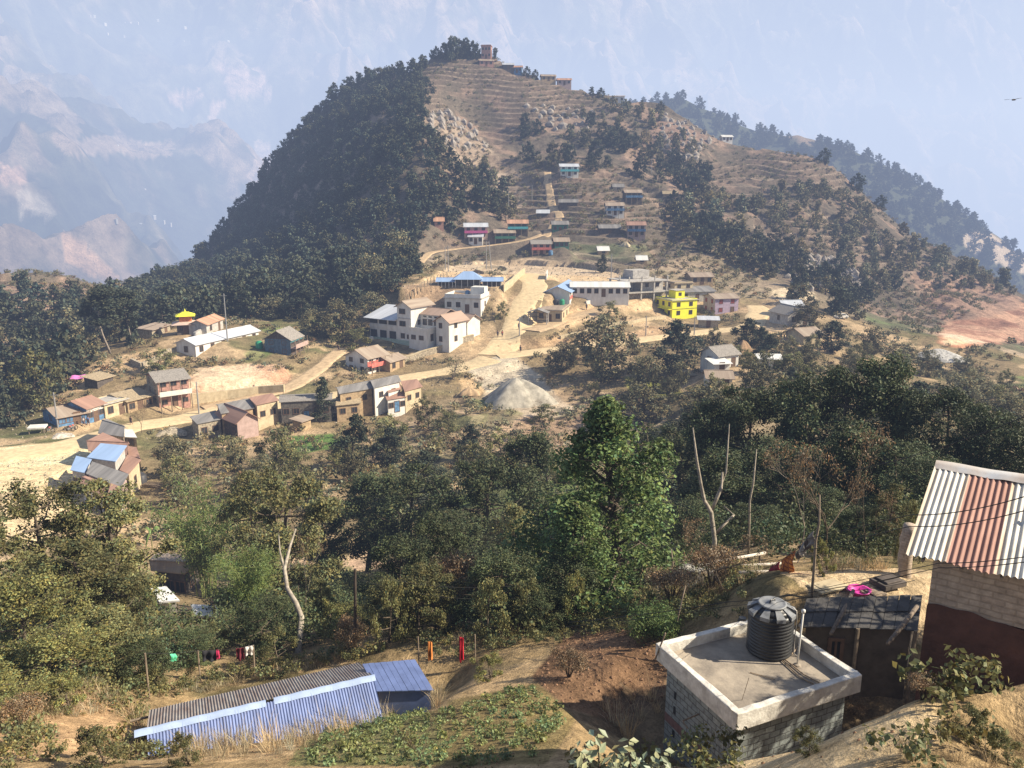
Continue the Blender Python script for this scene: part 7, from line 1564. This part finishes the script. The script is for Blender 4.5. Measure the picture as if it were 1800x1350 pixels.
# dark wooden pole and cables over the near ledge
g = ground(624, 1150, 18); e = empty('wooden_pole', g); tag(e, 'dark wooden pole standing before the olive shrubs above the blue shed', 'pole'); m = MB(); m.tube([(0, 0, -.4), at(624, 1000, g.y) - g], [.07, .05], 8); m.build('shaft', mat('dark_pole', (.07, .055, .045), .9), e)
pt = at(624, 1003, g.y)
CB = [('black double cable passing over the water tank toward the mud house', [at(1000, 1094, 23), at(1280, 1058, 19.5), at(1475, 1032, 19), at(1604, 1008, 19)], .011, .05), ('thinner cable just below the double cable', [at(990, 1102, 23), at(1290, 1064, 19.4), at(1480, 1040, 19), at(1608, 1020, 19)], .008, .05),
      ('cable crossing the upper part of the rusty tin roof', [at(1180, 990, 30), at(1600, 905, 9.0), at(1900, 838, 6.5)], .0055, .10), ('second cable just below the upper one on the rusty tin roof', [at(1185, 1010, 30), at(1600, 925, 9.0), at(1900, 865, 6.5)], .0055, .10), ('cable crossing the lower part of the rusty tin roof', [at(1300, 1060, 24), at(1650, 990, 8.5), at(1900, 962, 6.5)], .005, .04), ('lowest cable over the eave of the rusty tin roof', [at(1300, 1070, 24), at(1650, 998, 8.5), at(1900, 972, 6.5)], .005, .04),
      ('long thin cable crossing the dark wood', [at(1130, 965, 33), at(1480, 830, 20), at(1900, 690, 14)], .010, .2), ('thin cable crossing the dark gully trees', [pt, at(900, 1030, 27), at(1190, 950, 31)], .009, .3), ('lower thin cable crossing the dark gully trees', [pt - Vector((0, 0, .3)), at(900, 1052, 27), at(1190, 975, 31)], .009, .3)]
for lb, P, r_, sg in CB: wire('overhead_cable', lb, P, r_, sg, 16)

# foreground leafy plant
def big_leaf_plant(px, py, Yd, label, sc=1.0, seed=3):
    rng = np.random.default_rng(seed); P0 = at(px, py, Yd); gz = float(H(P0.x, P0.y)); e = empty('leafy_plant', (P0.x, P0.y, gz)); tag(e, label, 'plant'); h = P0.z - gz; LV = []; T = []; mb = MB()
    for s in range(7):
        a = 2.4 * s; tip = np.array([math.cos(a) * .30 * sc, math.sin(a) * .2 * sc, h + rng.uniform(-.12, .12) * sc]); mb.tube([(0, 0, -.2), tip * np.array([.4, .4, .55]), tip], [.02, .015, .006], 5)
        for k in range(13):
            b = 2.4 * k; c = tip * np.array([1, 1, 1]) + np.array([math.cos(b) * .07, math.sin(b) * .07, -.03 * k]) * sc; LV.append(leaf_quads(c[None], np.array([[math.cos(b) * .5, math.sin(b) * .5 - .3, .8]]), np.array([.13 * sc]), .5, rng, .15)); T.append(np.repeat(tints(1, rng, .8, 1.2), 4, 0))
    m_ = leafmat('leaves_pale_grey_green', (.27, .31, .19), .2, .45) if 'leaves_pale_grey_green' not in MATS else MATS['leaves_pale_grey_green']
    mb.build('stem', MATS['bark_brown'], e); o_ = bpy.data.objects.new('foliage', crown_mesh('foliage', np.concatenate(LV), np.concatenate(T), m_)); C.objects.link(o_); o_.parent = e
big_leaf_plant(1065, 1322, 8.2, 'pale leaved plant standing in the dark hollow beside the block house', 1.1, 3); big_leaf_plant(1120, 1330, 8.0, 'second pale leaved plant nearer the block house', 1.0, 5)
# ---------------------------------------------------------------- scattered woods, scrub and grass
rng = np.random.default_rng(99)
def place_far(P, k, label, group, smin=.7, smax=1.25, name='hillside_tree'):
    for x, y, z in P:
        kk = k[rng.integers(0, len(k))]; o_ = bpy.data.objects.new(name, FARM[kk]); C.objects.link(o_); s = rng.uniform(smin, smax); o_.location = (x, y, z - .3); o_.scale = (s * rng.uniform(.85, 1.15), s * rng.uniform(.85, 1.15), s); o_.rotation_euler.z = rng.uniform(0, 6.28); tag(o_, label, 'tree', group)
FLANK = [(180,545),(262,505),(330,462),(400,395),(480,280),(560,180),(620,118),(735,112),(742,200),(760,270),(790,340),(745,400),(740,450),(690,520),(640,540),(560,560),(420,560),(300,570)]
WOODR = [(925,225),(1000,205),(1060,195),(1160,190),(1250,280),(1240,360),(1180,410),(1170,340),(1060,300),(940,290),(900,260)]
WOODRR = [(1230,355),(1330,350),(1480,335),(1560,370),(1810,490),(1820,560),(1600,480),(1500,560),(1480,620),(1400,540),(1350,480),(1200,420),(1200,350)]
MIDW = [(770,300),(870,290),(900,340),(900,380),(860,400),(780,420),(745,410)]
LEFTW = [(-40,560),(60,520),(180,530),(330,560),(290,590),(160,620),(110,680),(60,740),(-40,760)]
zones = [  # polygon, rmin, rmax, spacing, far kinds, label, group, how many as objects, noise cut
 (FLANK, 215, 520, 5.0, [0, 1, 2, 4], 'dark tree on the shaded flank of the hill', 'trees on the shaded flank', 100, None),
 (WOODR, 330, 480, 7.0, [0, 3, 1], 'round tree in the wood high on the sunlit side of the hill', 'trees of the upper hill wood', 50, .0),
 (WOODRR, 230, 440, 6.6, [0, 3, 3, 1], 'grey-green tree on the rocky right shoulder of the hill', 'trees on the rocky shoulder', 60, -.10),
 (MIDW, 280, 380, 6.5, [0, 2, 3], 'tree in the small wood above the hill track hairpin', 'trees above the hill track', 25, -.1),
 (LEFTW, 135, 300, 6.5, [0, 1, 3], 'tree in the wooded valley side below the spur', 'trees of the valley side by the spur', 45, None)]
def merged(name, protos, P, scales, matl, tv=.3):
    VV, FF, TT, FM = [], [], [], []; off = 0
    n = len(P); which = rng.integers(0, len(protos), n); rots = rng.uniform(0, 6.28, n)
    for k, (LV, T) in enumerate(protos):
        idx = np.where(which == k)[0]
        if not len(idx): continue
        c, s = np.cos(rots[idx]), np.sin(rots[idx]); sc = scales[idx]
        X = LV[None, :, 0] * c[:, None] - LV[None, :, 1] * s[:, None]; Y = LV[None, :, 0] * s[:, None] + LV[None, :, 1] * c[:, None]; Z = np.broadcast_to(LV[None, :, 2], X.shape)
        V_ = np.stack([X * sc[:, None] + P[idx, 0, None], Y * sc[:, None] + P[idx, 1, None], Z * sc[:, None] + P[idx, 2, None]], -1).reshape(-1, 3)
        t = rng.uniform(1 - tv, 1 + tv, (len(idx), 1, 1)); wv = rng.normal(0, .08, (len(idx), 1)); TN = T[None] * t; TN = TN * np.stack([1 + wv, np.ones_like(wv), 1 - wv], -1)
        VV.append(V_); TT.append(TN.reshape(-1, 3))
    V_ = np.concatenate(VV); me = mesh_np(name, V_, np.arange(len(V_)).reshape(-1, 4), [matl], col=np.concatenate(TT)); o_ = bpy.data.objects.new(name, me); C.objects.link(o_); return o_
def notin(P, polys):
    if not len(P): return P
    A_ = np.array(P); px, py = proj(A_[:, 0], A_[:, 1], A_[:, 2]); m = np.ones(len(A_), bool)
    for q in polys: m &= ~inpoly(px, py, q)
    return A_[m]
farleaf = [(LV, T) for mb, LV, T in FARP]
allrest = []
for poly, a, b, sp, kinds, lb, gp, nobj, cut in zones:
    P = scatter(poly, a, b, sp, 26000, rng, noise_cut=cut); P.sort(key=lambda p: math.hypot(p[0], p[1]) + rng.uniform(0, 30))
    P = [tuple(p) for p in notin(P, [[(1610,500),(1700,510),(1800,520),(1900,520),(1900,612),(1640,608)]])]
    vis = [p for p in P if vis_gap(np.array(p[0]), np.array(p[1]), np.array(p[2])) < 4]; hid = [p for p in P if p not in set(vis)]
    place_far(vis[:nobj], kinds, lb, gp); rest = vis[nobj:] + hid; allrest.append((rest, kinds)); print('ZONE', gp, len(P), len(vis))
rest = np.array(allrest[0][0] + allrest[4][0]); o_ = merged('forest', farleaf, rest - [0, 0, .3], rng.uniform(.62, 1.2, len(rest)), MATS['foliage_hill'], .12); o_['kind'] = 'stuff'; o_['label'] = 'dense dark forest cover over the hill flanks'
rest = np.array(allrest[1][0] + allrest[2][0] + allrest[3][0]); o_ = merged('woodland', farleaf, rest - [0, 0, .3], rng.uniform(.45, 1.1, len(rest)), MATS['foliage_grey_green']); o_['kind'] = 'stuff'; o_['label'] = 'grey-green woodland over the sunlit side of the hill'
# summit grove: individual trees
for i, (px, dx, s) in enumerate([(778, 0, 1.1), (786, 2, 1.25), (795, -3, 1.4), (803, 1, 1.5), (811, 3, 1.45), (820, 0, 1.35), (829, 2, 1.3), (836, -1, 1.1), (870, 2, .8), (768, 1, .9), (760, 2, .7)]):
    g = ground(px, 104, 300); o_ = bpy.data.objects.new('summit_tree', FARM[[0, 1, 4][i % 3]]); C.objects.link(o_); o_.location = g + Vector((0, dx, -.3)); o_.scale = (s * .8, s * .8, s * 1.05); o_.rotation_euler.z = i; tag(o_, 'tall round crowned tree in the summit grove', 'tree', 'summit grove')
for px, py, s, lb in [(1055, 172, .75, 'lone round tree on the ridge skyline'), (1040, 165, .6, 'lone slim tree beside the round one on the ridge skyline'), (1160, 197, .8, 'dark tree at the rocky ridge corner'), (925, 133, .7, 'tree behind the blue house on the summit shoulder'), (940, 136, .6, 'smaller tree next to the summit shoulder houses'), (1448, 285, 1., 'tree at the end of the far terraces'), (1128, 188, .5, 'small pointed tree on the ridge'), (1105, 186, .4, 'tiny tree beside the white ridge house'),
                      (1505, 335, 1.2, 'tree cluster crown on the descending ridge, topmost'), (1548, 352, .9, 'tree on the descending ridge below the topmost'), (1770, 462, 1., 'pointed pine on the descending ridge near the frame edge')]:
    g = ground(px, py, 300); o_ = bpy.data.objects.new('ridge_tree', FARM[0 if 'point' not in lb and 'slim' not in lb else 2]); C.objects.link(o_); o_.location = g - Vector((0, 0, .3)); o_.scale = (s, s, s); tag(o_, lb, 'tree')
# fuller trees on the slopes round the village
for poly, a_, b_, sp, n_, keys, lb, gp in (([(260,835),(470,822),(620,815),(720,790),(800,800),(1000,810),(1000,890),(600,910),(270,890)], 70, 135, 6.0, 45, ('midA', 'midB', 'midD', 'midA'), 'leafy tree on the brown slope just below the village row', 'trees on the slope below the village'),
        ([(960,640),(1060,610),(1180,600),(1340,600),(1480,610),(1640,640),(1800,700),(1800,760),(1500,700),(1250,760),(1100,720),(1000,690)], 115, 210, 7.0, 45, ('midA', 'midA', 'midB', 'midD'), 'grey-green tree in the hollow below the lower road', 'trees below the lower road')):
    P = [tuple(p) for p in notin(scatter(poly, a_, b_, sp, 9000, rng, hide=3), [[(820,620),(920,620),(1020,730),(940,750),(840,720)], [(1180,630),(1310,600),(1310,700),(1230,700)], [(1600,600),(1900,600),(1900,665),(1760,665)]])][:n_]
    for x, y, z in P: h_ = rng.uniform(3.0, 6.5); plant(keys[rng.integers(0, 4)], 'slope_tree', (x, y, z - .1), h_, h_ * rng.uniform(.7, 1.0), lb, 'tree', gp)
    print('SLOPE', len(P))
# far ridge forest
XR = []; rr2 = rng.uniform(0, 1, (2, 14000)); j_ = (rr2[0] * (nr2 * .80 - 1)).astype(int) ; i_ = (rr2[1] * (na2 - 1)).astype(int)
cutn = fbm(X2[j_, i_] / 60, Y2[j_, i_] / 60, 4, 12) < .26; P = np.stack([X2[j_, i_], Y2[j_, i_], Z2[j_, i_] - 1], 1)[cutn]; P[:, :2] += rng.normal(0, 2, (len(P), 2)); P = P[:4200]
o_ = merged('ridge_forest', [farleaf[0], farleaf[2]], P, rng.uniform(.8, 1.5, len(P)), MATS['foliage_hill']); o_['kind'] = 'stuff'; o_['label'] = 'bluish pine forest on the ridge behind the hill'
# bushes: scrub over the middle distance
def bushproto(seed, n=70, leaf=.42, hh=1.5, w=2.0):
    r_ = np.random.default_rng(seed); L_, T_ = [], []
    for q in range(5):
        c = np.array([r_.normal(0, w * .3), r_.normal(0, w * .3), hh * r_.uniform(.35, .75)]); v, rad_ = clump_leaves(c, w * .33, n // 5, leaf, r_, .8, .7); L_.append(v); t = tints(n // 5, r_) * (.55 + .55 * rad_[:, None]); T_.append(np.repeat(t, 4, 0))  # clump hearts tinted darker to stand for inner shade
    return np.concatenate(L_), np.concatenate(T_)
BP = [bushproto(i) for i in range(5)]
ALLV = [(-60,1050),(-60,430),(300,480),(480,290),(620,120),(740,100),(900,105),(1250,235),(1480,285),(1860,520),(1860,900),(1400,900),(1000,900),(600,1000)]
clear = [[(1655,572),(1720,550),(1790,515),(1900,515),(1900,610),(1740,602),(1690,614),(1650,605)], PLAY, PLAZA, [(0,800),(130,800),(170,830),(140,900),(60,960),(0,950)], [(930,575),(960,545),(1000,540),(1060,530),(1110,500),(1160,545),(1100,545),(1060,560),(980,580)], [(830,640),(870,632),(905,630),(940,665),(1000,715),(940,735),(880,700),(850,670)], [(700,532),(705,505),(775,490),(860,500),(860,515),(760,545)],
         [(360,648),(420,645),(490,655),(500,690),(340,700)], [(1660,560),(1700,575),(1740,600),(1660,608)], [(520,980),(670,970),(670,1030),(520,1030)],[(1760,635),(1900,640),(1900,690),(1740,680)]]
P = notin(scatter(ALLV, 62, 240, 2.2, 30000, rng, hide=1.0, noise_cut=-.16), clear); o_ = merged('scrub', BP, P, rng.uniform(.35, 1.15, len(P)) ** 1.2, MATS['foliage_grey_green']); o_['kind'] = 'stuff'; o_['label'] = 'low olive scrub over the village slopes'; print('SCRUB', len(P))
P = notin(scatter(ALLV, 235, 480, 2.9, 80000, rng, hide=1.0, noise_cut=-.14), clear); o_ = merged('hill_scrub', BP, P, rng.uniform(.4, 1.4, len(P)), MATS['foliage_grey_green']); o_['kind'] = 'stuff'; o_['label'] = 'dark scrub dotted over the hill slopes'; print('HSCRUB', len(P))
P = notin(scatter(ALLV, 90, 420, 3.2, 30000, rng, hide=1.0, noise_cut=.05), clear); o_ = merged('dry_scrub', BP, P, rng.uniform(.3, .9, len(P)), MATS['leaves_dry_brown']); o_['kind'] = 'stuff'; o_['label'] = 'dry brown scrub on the slopes'
# undergrowth beneath the near wood
UG = [(-80,900),(250,900),(420,850),(600,850),(700,790),(1000,790),(1250,700),(1600,650),(1860,700),(1860,980),(1600,985),(1250,975),(1150,990),(1130,1060),(900,1120),(700,1110),(640,1130),(450,1160),(250,1190),(120,1220),(-80,1220)]
FINE = [bushproto(20 + i, 420, .13, 1.6, 2.2) for i in range(4)]
P = notin(scatter(UG, 22, 66, 1.25, 9000, rng, hide=2.5, noise_cut=-.35), [clear[-2], [(250,955),(395,955),(395,1100),(250,1100)], [(1150,985),(1290,985),(1290,1035),(1150,1030)]]); o_ = merged('undergrowth', FINE, P, rng.uniform(.5, 1.1, len(P)), MATS['leaves_dark_green']); o_['kind'] = 'stuff'; o_['label'] = 'dense olive undergrowth beneath the near trees'; print('UG', len(P))
# rocks on the rocky shoulder
def rocks(poly, a, b, sp, name, label, smin, smax, m):
    P = scatter(poly, a, b, sp, 30000, rng, hide=1)
    if not P: return
    VV, FF = [], []; ico = [(0, 0, 1), (.9, 0, .3), (.28, .85, .3), (-.72, .53, .3), (-.72, -.53, .3), (.28, -.85, .3), (.7, .5, -.6), (-.28, .85, -.6), (-.9, 0, -.6), (-.28, -.85, -.6), (.7, -.5, -.6)]; fc = [(0, 1, 2), (0, 2, 3), (0, 3, 4), (0, 4, 5), (0, 5, 1), (1, 6, 2), (2, 6, 7), (2, 7, 3), (3, 7, 8), (3, 8, 4), (4, 8, 9), (4, 9, 5), (5, 9, 10), (5, 10, 1), (1, 10, 6)]
    ic = np.array(ico)
    for i, (x, y, z) in enumerate(P): s = rng.uniform(smin, smax); VV.append(ic * s * rng.uniform(.6, 1.2, (1, 3)) * rng.uniform(.8, 1.2, (11, 1)) + [x, y, z + .1 * s]); FF.append(np.array(fc) + 11 * i)
    o_ = bpy.data.objects.new(name, mesh_np(name, np.concatenate(VV), np.concatenate(FF), [m])); C.objects.link(o_); o_['kind'] = 'stuff'; o_['label'] = label
ROCK = mat('grey_rock', (.30, .27, .24), .95, .4, .7, .4, 3)
rocks([(1370,430),(1480,430),(1540,500),(1400,510)], 240, 350, 2.0, 'rock_scree', 'grey scree on the rocky shoulder', .6, 2.2, ROCK); rocks([(930,190),(1060,190),(1040,240),(980,235)], 350, 480, 4, 'rocky_outcrop', 'rocks on the upper hill', .8, 2.6, ROCK); rocks([(745,195),(800,200),(860,260),(790,260)], 300, 450, 3.5, 'rocky_outcrop', 'rocks along the spine of the hill', .8, 2.6, ROCK); rocks([(1180,200),(1250,240),(1200,300),(1150,250)], 350, 480, 4, 'rocky_outcrop', 'rocks below the ridge corner', .8, 2.6, ROCK)
rocks([(-60,690),(130,690),(340,690),(520,670),(720,640),(900,600),(960,640),(760,700),(600,740),(460,790),(260,800),(120,860),(-60,900)], 85, 200, 1.5, 'roadside_stones', 'loose stones and rubbish along the village street', .06, .26, mat('loose_stones', (.34, .29, .22), .95, .5, 3)); rocks([(690,470),(1110,455),(1330,540),(1440,600),(1200,610),(900,640),(860,560),(700,560)], 170, 300, 2.2, 'yard_stones', 'loose stones round the school and sports ground', .1, .4, MATS['loose_stones'])
rocks([(1010,1110),(1130,1105),(1175,1160),(1165,1225),(1080,1265),(1000,1245),(940,1190)], 13, 27, .22, 'soil_clods', 'clods on the dug brown earth', .02, .07, mat('brown_clods', (.22, .13, .08), .95, .4, 8)); rocks([(1280,1335),(1400,1290),(1650,1235),(1650,1300),(1500,1360),(60,1330),(0,1250),(200,1220),(250,1290)], 7, 24, .26, 'path_pebbles', 'small stones on the dry tan ground', .008, .03, MATS['brown_clods'])
# straw and weeds near the camera
def grass_tuft(seed, n=46, h=.42, spread=.22, wid=.016):
    r_ = np.random.default_rng(seed); q = []; T_ = []
    for i in range(n):
        a = r_.uniform(0, 6.28); rr_ = spread * r_.uniform(0, 1) ** .7; b0 = np.array([rr_ * math.cos(a), rr_ * math.sin(a), -.04]); hh = h * r_.uniform(.5, 1.25); ln = r_.normal(0, .28, 2) + np.array([math.cos(a), math.sin(a)]) * .25; m_ = b0 + np.array([ln[0] * hh * .4, ln[1] * hh * .4, hh * .6]); t_ = b0 + np.array([ln[0] * hh, ln[1] * hh, hh]); a2 = r_.uniform(0, 6.28); w_ = np.array([math.cos(a2), math.sin(a2), 0]) * wid / 2
        q.append([b0 - w_, b0 + w_, m_ + w_ * .8, m_ - w_ * .8]); q.append([m_ - w_ * .8, m_ + w_ * .8, t_ + w_ * .15, t_ - w_ * .15]); T_ += [r_.uniform(.6, 1.25) * np.array([1, 1, 1])] * 2
    return np.array(q).reshape(-1, 3), np.repeat(np.array(T_), 4, 0)
GT_ = [grass_tuft(i) for i in range(5)]; TALL = [grass_tuft(10 + i, 34, 1.0, .25, .02) for i in range(3)]
NEAR = [(-100,1400),(-100,1200),(250,1180),(500,1165),(700,1140),(1000,1080),(1150,1010),(1450,985),(1560,1000),(1420,1060),(1330,1090),(1130,1110),(1160,1250),(1180,1345),(1320,1345),(1620,1200),(1850,1180),(1850,1400)]
skip = [[(1280,1330),(1400,1285),(1560,1245),(1650,1232),(1650,1300),(1500,1360),(1300,1420)], [(1330,955),(1455,955),(1455,1062),(1330,1045)], [(1300,1335),(1400,1300),(1560,1262),(1640,1250),(1630,1290),(1500,1340),(1300,1400)], [(1010,1125),(1120,1115),(1165,1160),(1165,1215),(1080,1255),(1010,1235),(950,1190)], [(250,1240),(650,1160),(670,1262),(270,1320)], [(60,1275),(200,1250),(240,1290),(120,1320)], [(640,1160),(735,1155),(765,1215),(700,1240)]]
def YD(P): return ((P[:, 0] > 3.6) & (P[:, 0] < 12.3) & (P[:, 1] > 14.9) & (P[:, 1] < 19.9)) | ((P[:, 0] > 8.3) & (P[:, 0] < 12.5) & (P[:, 1] > 19.8) & (P[:, 1] < 22.2)) | ((P[:, 0] > 7.3) & (P[:, 1] > 13.2) & (P[:, 1] < 19.9))
P = notin(scatter(NEAR, 7.5, 28, .26, 60000, rng, hide=.6, noise_cut=-.22), skip); yd = YD(P); P = P[~yd]; print('GRASS', len(P))
o_ = merged('dry_grass', GT_, P, rng.uniform(.35, 1.0, len(P)), STRAW); o_['kind'] = 'stuff'; o_['label'] = 'dry straw coloured grass on the near ledge'
P = notin(scatter(NEAR, 7.5, 29, .5, 40000, rng, hide=.8, noise_cut=-.35), skip); yd = YD(P); P = P[~yd]
o_ = merged('weeds', [bushproto(40 + i, 180, .07, .5, .5) for i in range(3)], P, rng.uniform(.5, 1.3, len(P)), MATS['leaves_olive']); o_['kind'] = 'stuff'; o_['label'] = 'olive weeds among the straw grass'; print('WEED', len(P))
P = np.array([p for poly, a_, b_ in ((([(260,1300),(420,1290),(640,1250),(700,1235),(700,1262),(500,1325),(300,1345)]), 14, 24), ([(640,1225),(760,1205),(770,1240),(680,1262)], 14, 24), ([(1060,1250),(1170,1170),(1180,1230),(1100,1300)], 12, 20)) for p in scatter(poly, a_, b_, .42, 9000, rng, hide=.6)])
o_ = merged('tall_straw_grass', TALL, P, rng.uniform(.3, .72, len(P)), STRAW); o_['kind'] = 'stuff'; o_['label'] = 'tall straw stalks along the shed front and bank'; print('TALL', len(P))
# vegetable plot
veg = []
for poly in ([(600,1262),(700,1262),(790,1250),(850,1345),(520,1345)], [(810,1240),(940,1205),(990,1262),(940,1330),(860,1345)]): veg += scatter(poly, 10, 22, .32, 16000, rng, hide=.6, noise_cut=-.9)
P = np.array(veg); vg = []
for i in range(3):
    r_ = np.random.default_rng(60 + i); v, rad_ = clump_leaves((0, 0, .10), .19, 60, .085, r_, .5, .7, .3); vg.append((v, np.repeat(tints(60, r_) * (.6 + .5 * rad_[:, None]), 4, 0)))  # inner leaves darker, shade among the leaves painted in
o_ = merged('vegetable_plants', vg, P, rng.uniform(.4, .95, len(P)), leafmat('leaves_vegetable', (.20, .25, .10), .25)); o_['kind'] = 'stuff'; o_['label'] = 'low green vegetable plants in the near plots'; print('VEG', len(P))
print('OBJECTS TOTAL', len(bpy.data.objects))
# ---------------------------------------------------------------- haze, sun, sky, camera
SUN_EL, SUN_AZ = R(36), R(95)          # azimuth measured from +Y (view direction) towards +X
def haze(name, box, sig, gain, label):
    hm_ = bpy.data.materials.new('haze_air'); hm_.use_nodes = True; nt = hm_.node_tree
    for n in list(nt.nodes):
        if n.type != 'OUTPUT_MATERIAL': nt.nodes.remove(n)
    ab = nt.nodes.new('ShaderNodeVolumeAbsorption'); ab.inputs['Color'].default_value = (.22, .16, .0, 1); ab.inputs['Density'].default_value = sig
    em = nt.nodes.new('ShaderNodeEmission'); hc_ = (.59 * gain, .67 * gain, .84 * gain)
    em.inputs['Color'].default_value = (hc_[0] * .78, hc_[1] * .84, hc_[2], 1); em.inputs['Strength'].default_value = sig
    ad = nt.nodes.new('ShaderNodeAddShader'); nt.links.new(ab.outputs[0], ad.inputs[0]); nt.links.new(em.outputs[0], ad.inputs[1])
    nt.links.new(ad.outputs[0], nt.nodes['Material Output'].inputs['Volume'])
    hz = MB(); hz.hexa(*box); struct(hz.build(name, hm_), label)
haze('haze', ([(-9500,-2500,-900),(9500,-2500,-900),(9500,9500,-900),(-9500,9500,-900)], [(-9500,-2500,600),(9500,-2500,600),(9500,9500,600),(-9500,9500,600)]), .00036, 1.15, 'thin bluish air haze over the valley')
haze('valley_haze', ([(-9400,900,-899),(-300,560,-899),(9400,-2400,-899),(9400,9400,-899)], [(-9400,900,1400),(-300,560,1400),(9400,-2400,1400),(9400,9400,1400)]), .00022, 1.13, 'thick pale haze filling the valley behind the hill')

sd = bpy.data.lights.new('sun', 'SUN'); sd.energy = 13; sd.angle = R(.53); sd.color = (1.0, .90, .76)
so = bpy.data.objects.new('sun', sd); C.objects.link(so)
dirv = Vector((math.sin(SUN_AZ) * math.cos(SUN_EL), math.cos(SUN_AZ) * math.cos(SUN_EL), math.sin(SUN_EL)))
so.rotation_euler = dirv.to_track_quat('Z', 'Y').to_euler(); so.location = (40, 20, 60)
w = bpy.data.worlds.new('World'); scene.world = w; w.use_nodes = True; nt = w.node_tree
sk = nt.nodes.new('ShaderNodeTexSky'); sk.sky_type = 'NISHITA'; sk.sun_disc = False; sk.sun_elevation = SUN_EL; sk.sun_rotation = SUN_AZ
sk.dust_density = 3.0; sk.altitude = 1500
nt.links.new(sk.outputs[0], nt.nodes['Background'].inputs[0]); nt.nodes['Background'].inputs[1].default_value = .10

cd = bpy.data.cameras.new('camera'); co = bpy.data.objects.new('camera', cd); C.objects.link(co)
cd.sensor_fit = 'HORIZONTAL'; cd.sensor_width = 36; cd.lens = 36 * F / 1800; cd.clip_start = .1; cd.clip_end = 30000
co.location = (0, 0, 0); co.rotation_euler = (R(90) - PITCH, 0, 0); scene.camera = co
scene.view_settings.view_transform = 'Standard'; scene.view_settings.look = 'None'; scene.view_settings.exposure = 0; scene.view_settings.gamma = 1
scene.cycles.max_bounces = 5; scene.cycles.diffuse_bounces = 3; scene.cycles.glossy_bounces = 2; scene.cycles.transmission_bounces = 3; scene.cycles.transparent_max_bounces = 6
scene.cycles.volume_bounces = 0; scene.cycles.use_denoising = True
